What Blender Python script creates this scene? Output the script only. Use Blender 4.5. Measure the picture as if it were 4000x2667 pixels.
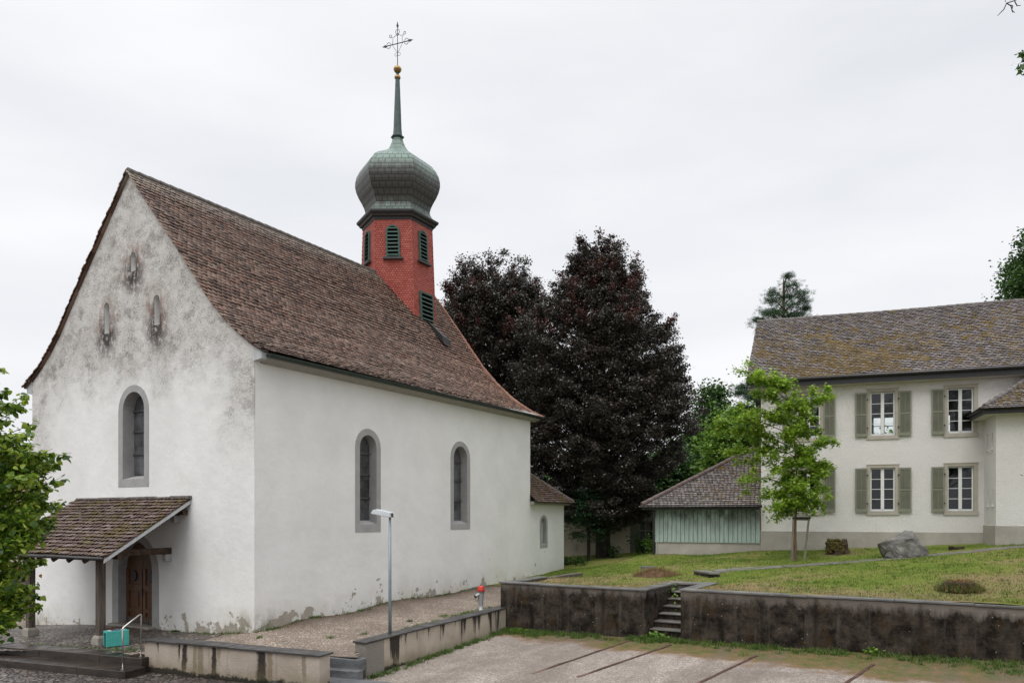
import bpy, math, random
import numpy as np
from mathutils import Vector, Matrix
from mathutils.geometry import tessellate_polygon
R = math.radians
S = bpy.context.scene
COL = S.collection
for o in list(bpy.data.objects): bpy.data.objects.remove(o)

# ---------------------------------------------------------------- camera
F, H = 1750.0, 3.42                     # focal length in pixels of a 2352 wide frame, eye height
cam_d = bpy.data.cameras.new("camera"); cam = bpy.data.objects.new("camera", cam_d); COL.objects.link(cam)
cam.location = (0, 0, H); cam.rotation_euler = (R(90), 0, 0)
cam_d.sensor_width = 36; cam_d.lens = 36 * F / 2352; cam_d.shift_y = 398 / 2352
cam_d.clip_start = .1; cam_d.clip_end = 4000
S.camera = cam
S.render.resolution_x, S.render.resolution_y = 1024, 682

# ---------------------------------------------------------------- sky, sun, exposure
SUN_EL, SUN_AZ = 52, 215               # azimuth clockwise from +Y
w = bpy.data.worlds.new("World"); S.world = w; w.use_nodes = True
nt = w.node_tree; nt.nodes.clear()
N = nt.nodes.new; L = nt.links.new
sky = N('ShaderNodeTexSky'); sky.sky_type = 'NISHITA'; sky.sun_disc = False
sky.sun_elevation = R(SUN_EL); sky.sun_rotation = R(SUN_AZ); sky.dust_density = 4
hs = N('ShaderNodeHueSaturation'); hs.inputs['Saturation'].default_value = .3; L(sky.outputs[0], hs.inputs['Color'])
b1 = N('ShaderNodeBackground'); L(hs.outputs[0], b1.inputs[0]); b1.inputs[1].default_value = .1
tc = N('ShaderNodeTexCoord'); sp = N('ShaderNodeSeparateXYZ'); L(tc.outputs['Generated'], sp.inputs[0])
rp = N('ShaderNodeValToRGB'); L(sp.outputs[2], rp.inputs[0])
e = rp.color_ramp.elements
e[0].position = 0; e[0].color = (.80, .81, .83, 1); e[1].position = 1; e[1].color = (2.3, 2.32, 2.36, 1)
for p_, c_ in ((.12, (.84, .85, .875)), (.35, (.84, .85, .88)), (.60, (.86, .865, .89)), (.75, (1.7, 1.72, 1.75))):
    q = e.new(p_); q.color = (*c_, 1)
mp = N('ShaderNodeMapping'); mp.inputs['Scale'].default_value = (1, 1, 3.5); mp.inputs['Rotation'].default_value = (0, .12, 0); L(tc.outputs['Generated'], mp.inputs[0])
nz = N('ShaderNodeTexNoise'); nz.inputs['Scale'].default_value = 1.7; nz.inputs['Detail'].default_value = 5; nz.inputs['Roughness'].default_value = .45; L(mp.outputs[0], nz.inputs['Vector'])
r2 = N('ShaderNodeValToRGB'); L(nz.outputs[0], r2.inputs[0])
r2.color_ramp.elements[0].position = .33; r2.color_ramp.elements[0].color = (.85, .865, .885, 1)
r2.color_ramp.elements[1].position = .68; r2.color_ramp.elements[1].color = (1.09, 1.083, 1.075, 1)
mu = N('ShaderNodeMix'); mu.data_type = 'RGBA'; mu.blend_type = 'MULTIPLY'; mu.inputs[0].default_value = 1
L(rp.outputs[0], mu.inputs[6]); L(r2.outputs[0], mu.inputs[7])
b2 = N('ShaderNodeBackground'); L(mu.outputs[2], b2.inputs[0]); b2.inputs[1].default_value = .93
mx = N('ShaderNodeMixShader'); mx.inputs[0].default_value = .93; L(b1.outputs[0], mx.inputs[1]); L(b2.outputs[0], mx.inputs[2])
wo = N('ShaderNodeOutputWorld'); L(mx.outputs[0], wo.inputs[0])
sd = bpy.data.lights.new("sun", 'SUN'); sun = bpy.data.objects.new("sun", sd); COL.objects.link(sun)
sd.energy = .9; sd.angle = R(35); sd.color = (1, .97, .93)
az, el = R(SUN_AZ), R(SUN_EL)
sun.rotation_euler = Vector((math.sin(az) * math.cos(el), math.cos(az) * math.cos(el), math.sin(el))).to_track_quat('Z', 'Y').to_euler()
S.view_settings.view_transform = 'Standard'; S.view_settings.look = 'None'
S.view_settings.exposure = 0.27; S.view_settings.gamma = 1
S.render.engine = 'CYCLES'
S.cycles.max_bounces = 5; S.cycles.diffuse_bounces = 3; S.cycles.glossy_bounces = 2; S.cycles.transmission_bounces = 3; S.cycles.transparent_max_bounces = 6

# ---------------------------------------------------------------- object helpers
def tag(o, label=None, cat=None, group=None, kind=None):
    if label: o['label'] = label
    if cat: o['category'] = cat
    if group: o['group'] = group
    if kind: o['kind'] = kind
    return o
def thing(name, label, cat, loc, rz=0, group=None):
    o = bpy.data.objects.new(name, None); COL.objects.link(o); o.empty_display_size = .3
    o.location = loc; o.rotation_euler = (0, 0, rz)
    return tag(o, label, cat, group)
def top(o):
    while o.parent: o = o.parent
    return o
def link_mesh(name, me, mat, parent=None):
    o = bpy.data.objects.new(name, me); COL.objects.link(o)
    if mat: me.materials.append(mat)
    if parent: o.parent = parent
    return o
class MB:
    """collects shapes, becomes ONE mesh. Heights are world heights; build() subtracts the thing's base."""
    def __init__(s): s.v = []; s.f = []
    def add(s, vs, fs):
        n = len(s.v); s.v += [tuple(v) for v in vs]; s.f += [tuple(i + n for i in f) for f in fs]; return s
    def box(s, x0, x1, y0, y1, z0, z1):
        return s.add([(x, y, z) for z in (z0, z1) for y in (y0, y1) for x in (x0, x1)],
                     [(0, 2, 3, 1), (4, 5, 7, 6), (0, 1, 5, 4), (2, 6, 7, 3), (0, 4, 6, 2), (1, 3, 7, 5)])
    def obox(s, c, ax, ay, az, hx, hy, hz):
        c, ax, ay, az = map(Vector, (c, ax, ay, az)); ax = ax.normalized(); ay = ay.normalized(); az = az.normalized()
        return s.add([c + ax * (i * hx) + ay * (j * hy) + az * (k * hz) for k in (-1, 1) for j in (-1, 1) for i in (-1, 1)],
                     [(0, 2, 3, 1), (4, 5, 7, 6), (0, 1, 5, 4), (2, 6, 7, 3), (0, 4, 6, 2), (1, 3, 7, 5)])
    def beam(s, a, b, wd, ht, up=(0, 0, 1)):
        a, b = Vector(a), Vector(b); d = (b - a); l = d.length; d.normalize(); sd_ = d.cross(Vector(up)).normalized(); u = sd_.cross(d)
        return s.obox((a + b) / 2, d, sd_, u, l / 2, wd / 2, ht / 2)
    def prism(s, poly, f, w0, w1):
        """poly in (u,v), f(u,v,w)->xyz, both caps and sides"""
        n = len(poly); vs = [f(u, v, w0) for u, v in poly] + [f(u, v, w1) for u, v in poly]
        tr = tessellate_polygon([[Vector((u, v, 0)) for u, v in poly]])
        fs = [tuple(t) for t in tr] + [tuple(i + n for i in reversed(t)) for t in tr] + [(i, (i + 1) % n, (i + 1) % n + n, i + n) for i in range(n)]
        return s.add(vs, fs)
    def wall(s, outline, holes, f, depth, w0=0.0):
        loops = [outline] + holes; allp = [p for l in loops for p in l]
        tr = tessellate_polygon([[Vector((u, v, 0)) for u, v in l] for l in loops])
        s.add([f(u, v, w0) for u, v in allp], [tuple(t) for t in tr])
        for l in holes:
            n = len(l); s.add([f(u, v, w0) for u, v in l] + [f(u, v, w0 + depth) for u, v in l], [(i, (i + 1) % n, (i + 1) % n + n, i + n) for i in range(n)])
        return s
    def ring(s, outer, inner, f, w0, w1o, w1i=None):
        """flat ring between two outlines of the same vertex count, plus outer rim and inner reveal"""
        n = len(outer); w1i = w1o if w1i is None else w1i
        vs = [f(u, v, w1o) for u, v in outer] + [f(u, v, w0) for u, v in outer] + [f(u, v, w0) for u, v in inner] + [f(u, v, w1i) for u, v in inner]
        fs = []
        for i in range(n):
            j = (i + 1) % n
            for k in range(3): fs.append((i + k * n, j + k * n, j + (k + 1) * n, i + (k + 1) * n))
        return s.add(vs, fs)
    def tube(s, pts, rad, n=8, cap=True):
        pts = [Vector(p) for p in pts]; k = len(pts)
        if not isinstance(rad, (list, tuple)): rad = [rad] * k
        base = len(s.v); prev = None
        for i, p in enumerate(pts):
            d = (pts[min(i + 1, k - 1)] - pts[max(i - 1, 0)])
            d = d.normalized() if d.length > 1e-9 else Vector((0, 0, 1))
            if prev is None:
                a = Vector((0, 0, 1)) if abs(d.z) < .9 else Vector((1, 0, 0)); x = d.cross(a).normalized()
            else: x = (prev - d * prev.dot(d)).normalized()
            prev = x; y = d.cross(x)
            for j in range(n):
                t = 2 * math.pi * j / n; s.v.append(tuple(p + (x * math.cos(t) + y * math.sin(t)) * rad[i]))
        for i in range(k - 1):
            for j in range(n):
                a = base + i * n + j; b = base + i * n + (j + 1) % n; s.f.append((a, b, b + n, a + n))
        if cap:
            s.f.append(tuple(base + j for j in reversed(range(n)))); s.f.append(tuple(base + (k - 1) * n + j for j in range(n)))
        return s
    def lathe(s, prof, n=24, c=(0, 0), ph=0.0):
        base = len(s.v)
        for r, z in prof:
            for j in range(n):
                t = 2 * math.pi * j / n + ph; s.v.append((c[0] + r * math.cos(t), c[1] + r * math.sin(t), z))
        for i in range(len(prof) - 1):
            for j in range(n):
                a = base + i * n + j; b = base + i * n + (j + 1) % n; s.f.append((a, b, b + n, a + n))
        s.f.append(tuple(base + j for j in reversed(range(n)))); s.f.append(tuple(base + (len(prof) - 1) * n + j for j in range(n)))
        return s
    def build(s, name, mat, parent=None, smooth=False, bevel=0, fix=True):
        dz = top(parent).location.z if parent else 0
        me = bpy.data.meshes.new(name); me.from_pydata([(x, y, z - dz) for x, y, z in s.v], [], s.f); me.update()
        if fix:
            import bmesh
            bm = bmesh.new(); bm.from_mesh(me); bmesh.ops.recalc_face_normals(bm, faces=bm.faces)
            if bevel: bmesh.ops.bevel(bm, geom=[e_ for e_ in bm.edges if e_.is_manifold and e_.calc_face_angle(0) > .5], offset=bevel, segments=1, affect='EDGES')
            bm.to_mesh(me); bm.free()
        if smooth: me.polygons.foreach_set('use_smooth', [True] * len(me.polygons))
        return link_mesh(name, me, mat, parent)
def inst(tv, tf, loc, mats, name, mat, parent=None, extra=None, smooth=False):
    """many copies of a small template as one mesh. loc (n,3), mats (n,3,3) columns = axes"""
    tv = np.asarray(tv, float); n = len(loc); k = len(tv)
    V = np.einsum('nij,kj->nki', mats, tv) + np.asarray(loc)[:, None, :]
    V = V.reshape(-1, 3)
    ls = np.array([len(f) for f in tf]); idx = np.concatenate([np.array(f) for f in tf])
    I = (idx[None, :] + (np.arange(n) * k)[:, None]).ravel(); T = np.tile(ls, n)
    if extra is not None:
        ev = np.array(extra.v, float); I = np.concatenate([I, np.concatenate([np.array(f) for f in extra.f]) + len(V)]); T = np.concatenate([T, [len(f) for f in extra.f]]); V = np.vstack([V, ev])
    if parent is not None: V = V - np.array([0, 0, top(parent).location.z])
    me = bpy.data.meshes.new(name); me.vertices.add(len(V)); me.vertices.foreach_set('co', V.ravel())
    me.loops.add(len(I)); me.loops.foreach_set('vertex_index', I.astype(np.int32))
    me.polygons.add(len(T)); st = np.concatenate([[0], np.cumsum(T)[:-1]]); me.polygons.foreach_set('loop_start', st.astype(np.int32)); me.polygons.foreach_set('loop_total', T.astype(np.int32))
    me.update(calc_edges=True); me.validate()
    if smooth: me.polygons.foreach_set('use_smooth', [True] * len(me.polygons))
    return link_mesh(name, me, mat, parent)
def rot_mats(rng, n, tilt=1.0, scale=None, down=0.0):
    """random leaf frames; tilt 1 = any direction, 0 = flat; down droops the tip"""
    az_ = rng.uniform(0, 2 * np.pi, n); nrm = rng.normal(0, tilt, (n, 3)); nrm[:, 2] += 1; nrm /= np.linalg.norm(nrm, axis=1)[:, None]
    x = np.stack([np.cos(az_), np.sin(az_), -down * np.ones(n) + rng.normal(0, .2, n)], 1)
    x -= nrm * np.sum(x * nrm, 1)[:, None]; x /= np.linalg.norm(x, axis=1)[:, None]
    y = np.cross(nrm, x); m = np.stack([x, y, nrm], 2)
    if scale is not None: m = m * np.asarray(scale)[:, None, None]
    return m

# ---------------------------------------------------------------- material helpers
class G:
    def __init__(s, name, rough=.8, col=(.5, .5, .5), metal=0, spec=.5):
        s.m = bpy.data.materials.new(name); s.m.use_nodes = True; s.t = s.m.node_tree; s.b = s.t.nodes['Principled BSDF']
        s.b.inputs['Roughness'].default_value = rough; s.b.inputs['Base Color'].default_value = (*col, 1); s.b.inputs['Metallic'].default_value = metal
        s.b.inputs['Specular IOR Level'].default_value = spec
        s.tc = None
    def n(s, t): return s.t.nodes.new(t)
    def l(s, a, b): s.t.links.new(a, b)
    def set(s, sock, v):
        if hasattr(v, 'links') or isinstance(v, bpy.types.NodeSocket): s.l(v, sock)
        elif isinstance(v, (tuple, list)) and len(v) == 3 and sock.type == 'RGBA': sock.default_value = (*v, 1)
        else: sock.default_value = v
    def co(s):
        if not s.tc: s.tc = s.n('ShaderNodeTexCoord')
        return s.tc.outputs['Object']
    def xyz(s, v=None):
        q = s.n('ShaderNodeSeparateXYZ'); s.l(v or s.co(), q.inputs[0]); return q.outputs
    def map(s, sc=(1, 1, 1), rot=(0, 0, 0), loc=(0, 0, 0), v=None):
        q = s.n('ShaderNodeMapping'); s.l(v or s.co(), q.inputs[0]); q.inputs['Scale'].default_value = sc; q.inputs['Rotation'].default_value = rot; q.inputs['Location'].default_value = loc; return q.outputs[0]
    def noise(s, sc, det=4, ro=.55, v=None, dist=0, out=0):
        q = s.n('ShaderNodeTexNoise'); s.l(v or s.co(), q.inputs['Vector']); q.inputs['Scale'].default_value = sc; q.inputs['Detail'].default_value = det; q.inputs['Roughness'].default_value = ro; q.inputs['Distortion'].default_value = dist; return q.outputs[out]
    def vor(s, sc, feat='F1', v=None, out=0, rnd=1):
        q = s.n('ShaderNodeTexVoronoi'); q.feature = feat; s.l(v or s.co(), q.inputs['Vector']); q.inputs['Scale'].default_value = sc; q.inputs['Randomness'].default_value = rnd; return q.outputs[out]
    def ramp(s, fac, stops, interp='LINEAR'):
        q = s.n('ShaderNodeValToRGB'); s.set(q.inputs[0], fac); e = q.color_ramp.elements; q.color_ramp.interpolation = interp
        def c(v): return (*v, 1) if isinstance(v, (tuple, list)) else (v, v, v, 1)
        e[0].position, e[0].color = stops[0][0], c(stops[0][1]); e[1].position, e[1].color = stops[-1][0], c(stops[-1][1])
        for p, v in stops[1:-1]: z = e.new(p); z.color = c(v)
        return q.outputs[0]
    def rng(s, v, a, b, c=0.0, d=1.0):
        q = s.n('ShaderNodeMapRange'); s.set(q.inputs[0], v); q.inputs[1].default_value = a; q.inputs[2].default_value = b; q.inputs[3].default_value = c; q.inputs[4].default_value = d; return q.outputs[0]
    def mix(s, fac, a, b, mode='MIX'):
        q = s.n('ShaderNodeMix'); q.data_type = 'RGBA'; q.blend_type = mode; s.set(q.inputs[0], fac); s.set(q.inputs[6], a); s.set(q.inputs[7], b); return q.outputs[2]
    def math(s, op, a, b=0.0, c=None):
        q = s.n('ShaderNodeMath'); q.operation = op; s.set(q.inputs[0], a); s.set(q.inputs[1], b)
        if c is not None: s.set(q.inputs[2], c)
        return q.outputs[0]
    def isl(s): return s.n('ShaderNodeNewGeometry').outputs['Random Per Island']
    def bump(s, h, strength=.5, dist=.02):
        q = s.n('ShaderNodeBump'); s.l(h, q.inputs['Height']); q.inputs['Strength'].default_value = strength; q.inputs['Distance'].default_value = dist
        s.l(q.outputs[0], s.b.inputs['Normal']); return s
    def col(s, c): s.set(s.b.inputs['Base Color'], c); return s
    def rough(s, c): s.set(s.b.inputs['Roughness'], c); return s

def simple(name, col, rough=.7, metal=0, var=.15, sc=6, bump=0.0, bsc=40, spec=.5):
    g = G(name, rough, col, metal, spec); f = g.noise(sc, 6, .6)
    g.col(g.mix(g.rng(f, .3, .7), tuple(c * (1 - var) for c in col), tuple(min(1, c * (1 + var)) for c in col)))
    if bump: g.bump(g.noise(bsc, 4, .6), bump, .01)
    return g.m

def slit_masks(g, cs, x_, y_, z_, ry, rz):
    """sum of soft patches round the three slits in the gable"""
    tot = None
    for cy, cz in cs:
        a = g.math('DIVIDE', g.math('SUBTRACT', y_, cy), ry); b = g.math('DIVIDE', g.math('SUBTRACT', z_, cz), rz)
        d = g.math('SQRT', g.math('ADD', g.math('MULTIPLY', a, a), g.math('MULTIPLY', b, b)))
        m = g.rng(d, .35, 1.15, 1, 0); tot = m if tot is None else g.math('MAXIMUM', tot, m)
    return tot
SLITS = [(5.92, 11.58, 12.22, .15), (7.43, 9.67, 10.74, .165), (4.65, 9.62, 10.6, .16)]   # y, z0, z1, half width
def mat_plaster():
    g = G('lime plaster', .92, spec=.2); X, Y, Z = g.xyz()
    base = g.mix(g.rng(g.noise(.55, 5, .6), .35, .65), (.72, .715, .70), (.80, .795, .78))
    base = g.mix(g.math('MULTIPLY', g.rng(g.noise(3.5, 6, .7), .58, .8), .22), base, (.55, .53, .50))
    gab = g.rng(X, .05, .0)                                          # 1 on the gable front
    hgt = g.math('ADD', Z, g.math('MULTIPLY', g.noise(.8, 5, .65), 3.0))
    up = g.rng(hgt, 8.6, 10.4)
    edge = g.math('ADD', g.math('ABSOLUTE', g.math('SUBTRACT', Y, 6.1)), g.math('MULTIPLY', g.noise(.9, 4, .6, g.map(loc=(4, 2, 7))), 2.2))
    upe = g.math('MULTIPLY', g.rng(edge, 5.3, 6.5), g.rng(Z, 4.8, 6.8))
    up = g.math('MULTIPLY', g.math('MAXIMUM', up, g.math('MULTIPLY', upe, .8)), gab)
    sv = g.map(sc=(1, 1, 1.7))
    blot = g.rng(g.noise(1.7, 14, .82, sv), .45, .60, .12, 1); fine = g.rng(g.noise(15, 8, .8, sv), .46, .54)
    veil = g.rng(g.noise(.8, 14, .78), .28, .62, .25, 1)
    c = g.mix(g.math('MULTIPLY', up, g.math('MULTIPLY', veil, .66)), base, (.40, .37, .33))
    c = g.mix(g.math('MULTIPLY', up, g.math('MULTIPLY', g.math('MULTIPLY', blot, fine), .92)), c, (.13, .115, .10))
    mold = g.rng(g.noise(1.05, 15, .74, g.map(sc=(1, 1, 1.5), loc=(7, 3, 1))), .535, .60); f2 = g.rng(g.noise(24, 6, .75), .40, .55, .35, 1)
    c = g.mix(g.math('MULTIPLY', g.math('MULTIPLY', up, .66), g.math('MULTIPLY', mold, f2)), c, (.16, .14, .12))
    spk = g.rng(g.noise(7, 5, .7), .64, .7)
    c = g.mix(g.math('MULTIPLY', g.math('MULTIPLY', spk, gab), g.rng(Z, 3, 8, .25, .6)), c, (.22, .19, .165))
    cs = [(a, (b + d) / 2 - .15) for a, b, d, _ in SLITS]
    m1 = slit_masks(g, cs, X, Y, Z, .78, .95); n1 = g.rng(g.noise(4, 7, .7, g.map(loc=(3, 3, 3), sc=(1, 1, .7))), .44, .56)
    c = g.mix(g.math('MULTIPLY', g.math('MULTIPLY', m1, n1), g.math('MULTIPLY', gab, .88)), c, g.mix(f2, (.16, .11, .09), (.27, .155, .12)))
    cs2 = [(a, b - .12) for a, b, d, _ in SLITS]
    m2 = slit_masks(g, cs2, X, Y, Z, .66, .80); n2 = g.rng(g.noise(5, 8, .75, g.map(loc=(9, 1, 5), sc=(1, 1, .7))), .42, .50)
    c = g.mix(g.math('MULTIPLY', g.math('MULTIPLY', m2, n2), g.math('MULTIPLY', gab, .95)), c, (.05, .045, .042))
    # flaking and damp along the foot of the walls
    zb = g.math('SUBTRACT', g.math('ADD', Z, g.math('MULTIPLY', Y, .06)), g.rng(X, 0, 4.5, 0, .33))
    near = g.rng(X, 4.5, 0.0, .25, 1)
    near = g.math('MULTIPLY', near, g.rng(Y, 4.5, 1.5, .35, 1))
    pe = g.math('ADD', g.noise(1.5, 9, .62), g.math('MULTIPLY', g.rng(zb, .0, .95, .17, -.25), near))
    pe2 = g.rng(pe, .60, .612); lowc = g.rng(zb, .9, 1.5, 1, 0)
    c = g.mix(g.math('MULTIPLY', g.rng(zb, .0, .9, .45, 0), g.rng(g.noise(1.2, 5), .35, .6)), c, (.52, .46, .35))
    c = g.mix(g.math('MULTIPLY', pe2, lowc), c, g.mix(g.noise(8, 4), (.43, .385, .33), (.31, .275, .235)))
    fl = g.math('ADD', g.noise(5, 6, .7), g.rng(zb, .0, .8, .04, -.12))
    c = g.mix(g.math('MULTIPLY', g.rng(fl, .6, .63), g.rng(zb, .55, .9, .8, 0)), c, (.30, .27, .24))
    al = g.math('MULTIPLY', g.rng(zb, .0, .75, .9, 0), g.math('MULTIPLY', g.rng(X, 1.5, .4), g.rng(g.noise(3, 7, .7, g.map(sc=(1, 1, .5))), .42, .62)))
    al = g.math('MULTIPLY', al, g.math('MAXIMUM', g.rng(Y, 1.8, .5), g.rng(Y, 10, 11.5)))
    c = g.mix(al, c, (.17, .17, .11))
    g.col(c)
    h = g.math('ADD', g.math('MULTIPLY', g.noise(2.2, 5, .55), 1.3), g.math('MULTIPLY', g.noise(16, 4, .6), .18))
    h = g.math('SUBTRACT', h, g.math('MULTIPLY', pe2, .3))
    g.bump(h, .42, .04); return g.m
def mat_roughcast(name, a, b, sc=16):
    g = G(name, .95, spec=.15)
    c = g.mix(g.rng(g.noise(.6, 5), .3, .7), a, b)
    n1 = g.noise(sc, 5, .7, g.map(sc=(1, 1, 1.6)), dist=.8)
    g.col(g.mix(g.rng(n1, .36, .5, .35, 0), c, tuple(x * .72 for x in a))); g.bump(n1, 1.0, .06); return g.m
def mat_tiles(name, stops, moss=0.0, mosscol=(.12, .085, .03), rough=(.35, .6), warm=None):
    g = G(name, .5, spec=.3); i = g.isl()
    n0 = g.noise(1.1, 4, .6); f = g.math('ADD', g.math('MULTIPLY', i, .62), g.math('MULTIPLY', n0, .38))
    c = g.ramp(f, stops)
    c = g.mix(g.math('MULTIPLY', g.rng(g.noise(30, 5, .7), .4, .7), .45), c, (.05, .04, .035))
    if warm:
        X, Y, Z = g.xyz(); m = g.math('MULTIPLY', g.rng(X, warm[0], warm[1], 0, 1), g.rng(i, .2, .8, .25, .95)); c = g.mix(m, c, (.26, .145, .10))
        r_ = g.math('MULTIPLY', g.rng(Z, warm[2], warm[3]), g.rng(g.noise(4, 6, .7), .3, .6)); c = g.mix(g.math('MULTIPLY', r_, .75), c, (.33, .29, .25))
        ms = g.math('MULTIPLY', g.rng(Z, 10.2, 8.4), g.rng(g.noise(2.4, 8, .7), .54, .66)); c = g.mix(g.math('MULTIPLY', ms, .7), c, (.11, .095, .04))
    if moss:
        m = g.rng(g.math('ADD', g.noise(1.6, 8, .72), g.math('MULTIPLY', g.noise(14, 4, .6), .25)), .66 - moss, .72 - moss)
        c = g.mix(m, c, g.mix(g.noise(9, 4), mosscol, tuple(min(1, q * 2.0) for q in mosscol)))
        g.rough(g.math('ADD', g.rng(g.noise(5, 4), .3, .7, *rough), g.math('MULTIPLY', m, .3)))
    else: g.rough(g.rng(g.noise(5, 4), .3, .7, *rough))
    g.col(c); g.bump(g.noise(45, 4, .6), .35, .01); return g.m
def mat_shingle():
    g = G('painted red shingles', .55, spec=.4); i = g.isl()
    c = g.ramp(g.math('ADD', g.math('MULTIPLY', i, .3), g.math('MULTIPLY', g.noise(.9, 5, .6), .7)), [(.25, (.34, .066, .05)), (.5, (.41, .092, .07)), (.75, (.48, .14, .11))])
    g.col(g.mix(g.math('MULTIPLY', g.rng(g.noise(6, 6, .7), .55, .75), .35), c, (.5, .2, .15))); return g.m
def mat_copper(name, dark, green, zsplit, bw=.6, bh=.27):
    g = G(name, .5, metal=.0, spec=.4); X, Y, Z = g.xyz()
    row = g.math('FLOOR', g.math('DIVIDE', Z, bh))
    fr = g.math('FRACT', g.math('DIVIDE', Z, bh)); seam = g.rng(fr, .06, .18, 1, 0)
    an = g.math('MULTIPLY', g.math('ARCTAN2', g.math('SUBTRACT', Y, 6.1), g.math('SUBTRACT', X, 14.06)), 18 / math.pi * .5 * 2)
    an2 = g.math('ADD', an, g.math('MULTIPLY', g.math('MODULO', row, 2), .5)); fa = g.math('FRACT', an2); seam = g.math('MAXIMUM', seam, g.rng(fa, .05, .15, 1, 0))
    cv = g.n('ShaderNodeCombineXYZ'); g.l(row, cv.inputs[0]); g.l(g.math('FLOOR', an2), cv.inputs[1])
    wn = g.n('ShaderNodeTexWhiteNoise'); g.l(cv.outputs[0], wn.inputs[0])
    st = g.noise(3.2, 6, .7, g.map(sc=(3, 3, .3)))
    f = g.math('ADD', g.math('ADD', g.math('ADD', g.rng(Z, zsplit[0], zsplit[1], -.38, .62), g.rng(Z, 18.6, 18.1, 0, .6)), g.math('MULTIPLY', wn.outputs[0], .30)), g.rng(st, .35, .65, -.22, .35))
    c = g.mix(g.math('MAXIMUM', 0.0, g.math('MINIMUM', f, 1.0)), dark, green)
    c = g.mix(g.math('MULTIPLY', seam, .9), c, (.012, .013, .012)); g.col(c); g.rough(g.rng(st, .3, .7, .38, .6))
    g.bump(g.math('SUBTRACT', g.noise(4, 3), g.math('MULTIPLY', seam, .6)), .3, .02); return g.m
def mat_stone(name, a, b, sc=3, bsc=25, bump=.5, rough=.85, spec=.3):
    g = G(name, rough, spec=spec); n1 = g.noise(sc, 8, .65)
    g.col(g.mix(g.rng(n1, .32, .68), a, b)); g.bump(g.math('ADD', g.noise(bsc, 6, .65), g.math('MULTIPLY', n1, .5)), bump, .015); return g.m
def mat_slate(name, a, b, rough=(.3, .65), lich=.0):
    g = G(name, .5, spec=.5); n1 = g.noise(1.4, 8, .65, g.map(sc=(1, 1, 4)))
    c = g.mix(g.rng(n1, .35, .65), a, b)
    if lich: c = g.mix(g.math('MULTIPLY', g.rng(g.noise(11, 6, .7), .6, .66), lich), c, (.4, .38, .34))
    g.col(c); g.rough(g.rng(g.noise(2.2, 4), .35, .65, *rough)); g.bump(g.noise(18, 6, .65, g.map(sc=(1, 1, 3))), .5, .012); return g.m
def mat_streaked(name, base, base2, zt, zb_, thr=.0, runs=()):
    """cream render with black and ochre runs below the coping and a black foot"""
    g = G(name, .95, spec=.15); X, Y, Z = g.xyz()
    c = g.mix(g.rng(g.noise(1.1, 6, .6), .35, .65), base, base2)
    v = g.map(sc=(2.1, 2.1, .16)); s1 = g.noise(1.15, 7, .62, v); s2 = g.noise(1.9, 5, .6, g.map(sc=(1.6, 1.6, .22), loc=(5, 3, 2)))
    topm = g.rng(Z, zb_, zt, .0, .1)
    c = g.mix(g.math('MULTIPLY', g.rng(s2, .58, .70), .55), c, (.24, .185, .11))
    c = g.mix(g.math('MULTIPLY', g.rng(g.math('ADD', s1, topm), .645 - thr, .69 - thr), .93), c, (.022, .02, .018))
    for u0, hw_, zlow, dark in runs:
        uu = g.math('ADD', X, g.math('MULTIPLY', g.math('SUBTRACT', g.noise(2.2, 8, .7, g.map(sc=(1, 1, .7))), .5), .34)); dm = g.math('ABSOLUTE', g.math('SUBTRACT', uu, u0)); rm = g.math('MULTIPLY', g.rng(dm, hw_ * .75, hw_ * 1.25, 1, 0), g.rng(Z, zlow - .1, zlow + .25))
        c = g.mix(g.math('MULTIPLY', rm, .93 if dark else .6), c, (.02, .018, .016) if dark else (.17, .13, .07))
    ft2 = g.rng(g.math('ADD', Z, g.math('MULTIPLY', g.noise(1.6, 7, .7), -.8)), zb_ - .36, zb_ + .02, .55, 0); c = g.mix(ft2, c, (.20, .165, .095))
    ft = g.rng(g.math('ADD', Z, g.math('MULTIPLY', g.noise(2.6, 9, .75), -.6)), zb_ - .30, zb_ - .22, 1, 0); c = g.mix(g.math('MULTIPLY', ft, .93), c, (.022, .02, .016))
    g.col(c); n1 = g.noise(22, 5, .7, g.map(sc=(1, 1, 1.4)), dist=.6); g.bump(n1, .8, .04); return g.m
def mat_blackwall():
    g = G('blackened concrete', .95, spec=.1); X, Y, Z = g.xyz()
    n1 = g.noise(2.2, 9, .72); c = g.mix(g.rng(n1, .40, .66), (.012, .010, .008), (.088, .070, .056))
    c = g.mix(g.math('MULTIPLY', g.rng(g.noise(1.3, 7, .7, g.map(loc=(3, 9, 1))), .54, .66), .7), c, (.05, .03, .01))
    tp = g.math('ADD', Z, g.math('MULTIPLY', g.noise(1.6, 8, .7, g.map(sc=(1.5, 1.5, .5))), 1.0))
    m = g.math('MULTIPLY', g.rng(tp, 1.70, 1.90), g.rng(X, 3, 9, .6, 1)); c = g.mix(g.math('MULTIPLY', m, .85), c, (.24, .21, .185))
    st = g.rng(g.noise(1.7, 6, .65, g.map(sc=(3, 3, .3))), .54, .70); c = g.mix(g.math('MULTIPLY', st, .42), c, (.12, .105, .09)); jt = g.rng(g.math('ABSOLUTE', g.math('SUBTRACT', g.math('PINGPONG', g.math('ADD', X, g.math('MULTIPLY', g.noise(3, 3), .08)), 2.6), 1.3)), .0, .10, .8, 0); c = g.mix(g.math('MULTIPLY', jt, g.rng(g.noise(1.1, 5), .35, .6)), c, (.006, .005, .004))
    c = g.mix(g.rng(g.noise(17, 5, .72), .665, .72), c, (.26, .24, .2))
    sk = g.vor(5.5, v=g.map(sc=(1, 1, 1))); c = g.mix(g.rng(sk, .075, .055), c, (.42, .4, .33))
    g.col(c); g.bump(g.noise(16, 7, .75), .9, .05); return g.m
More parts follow.
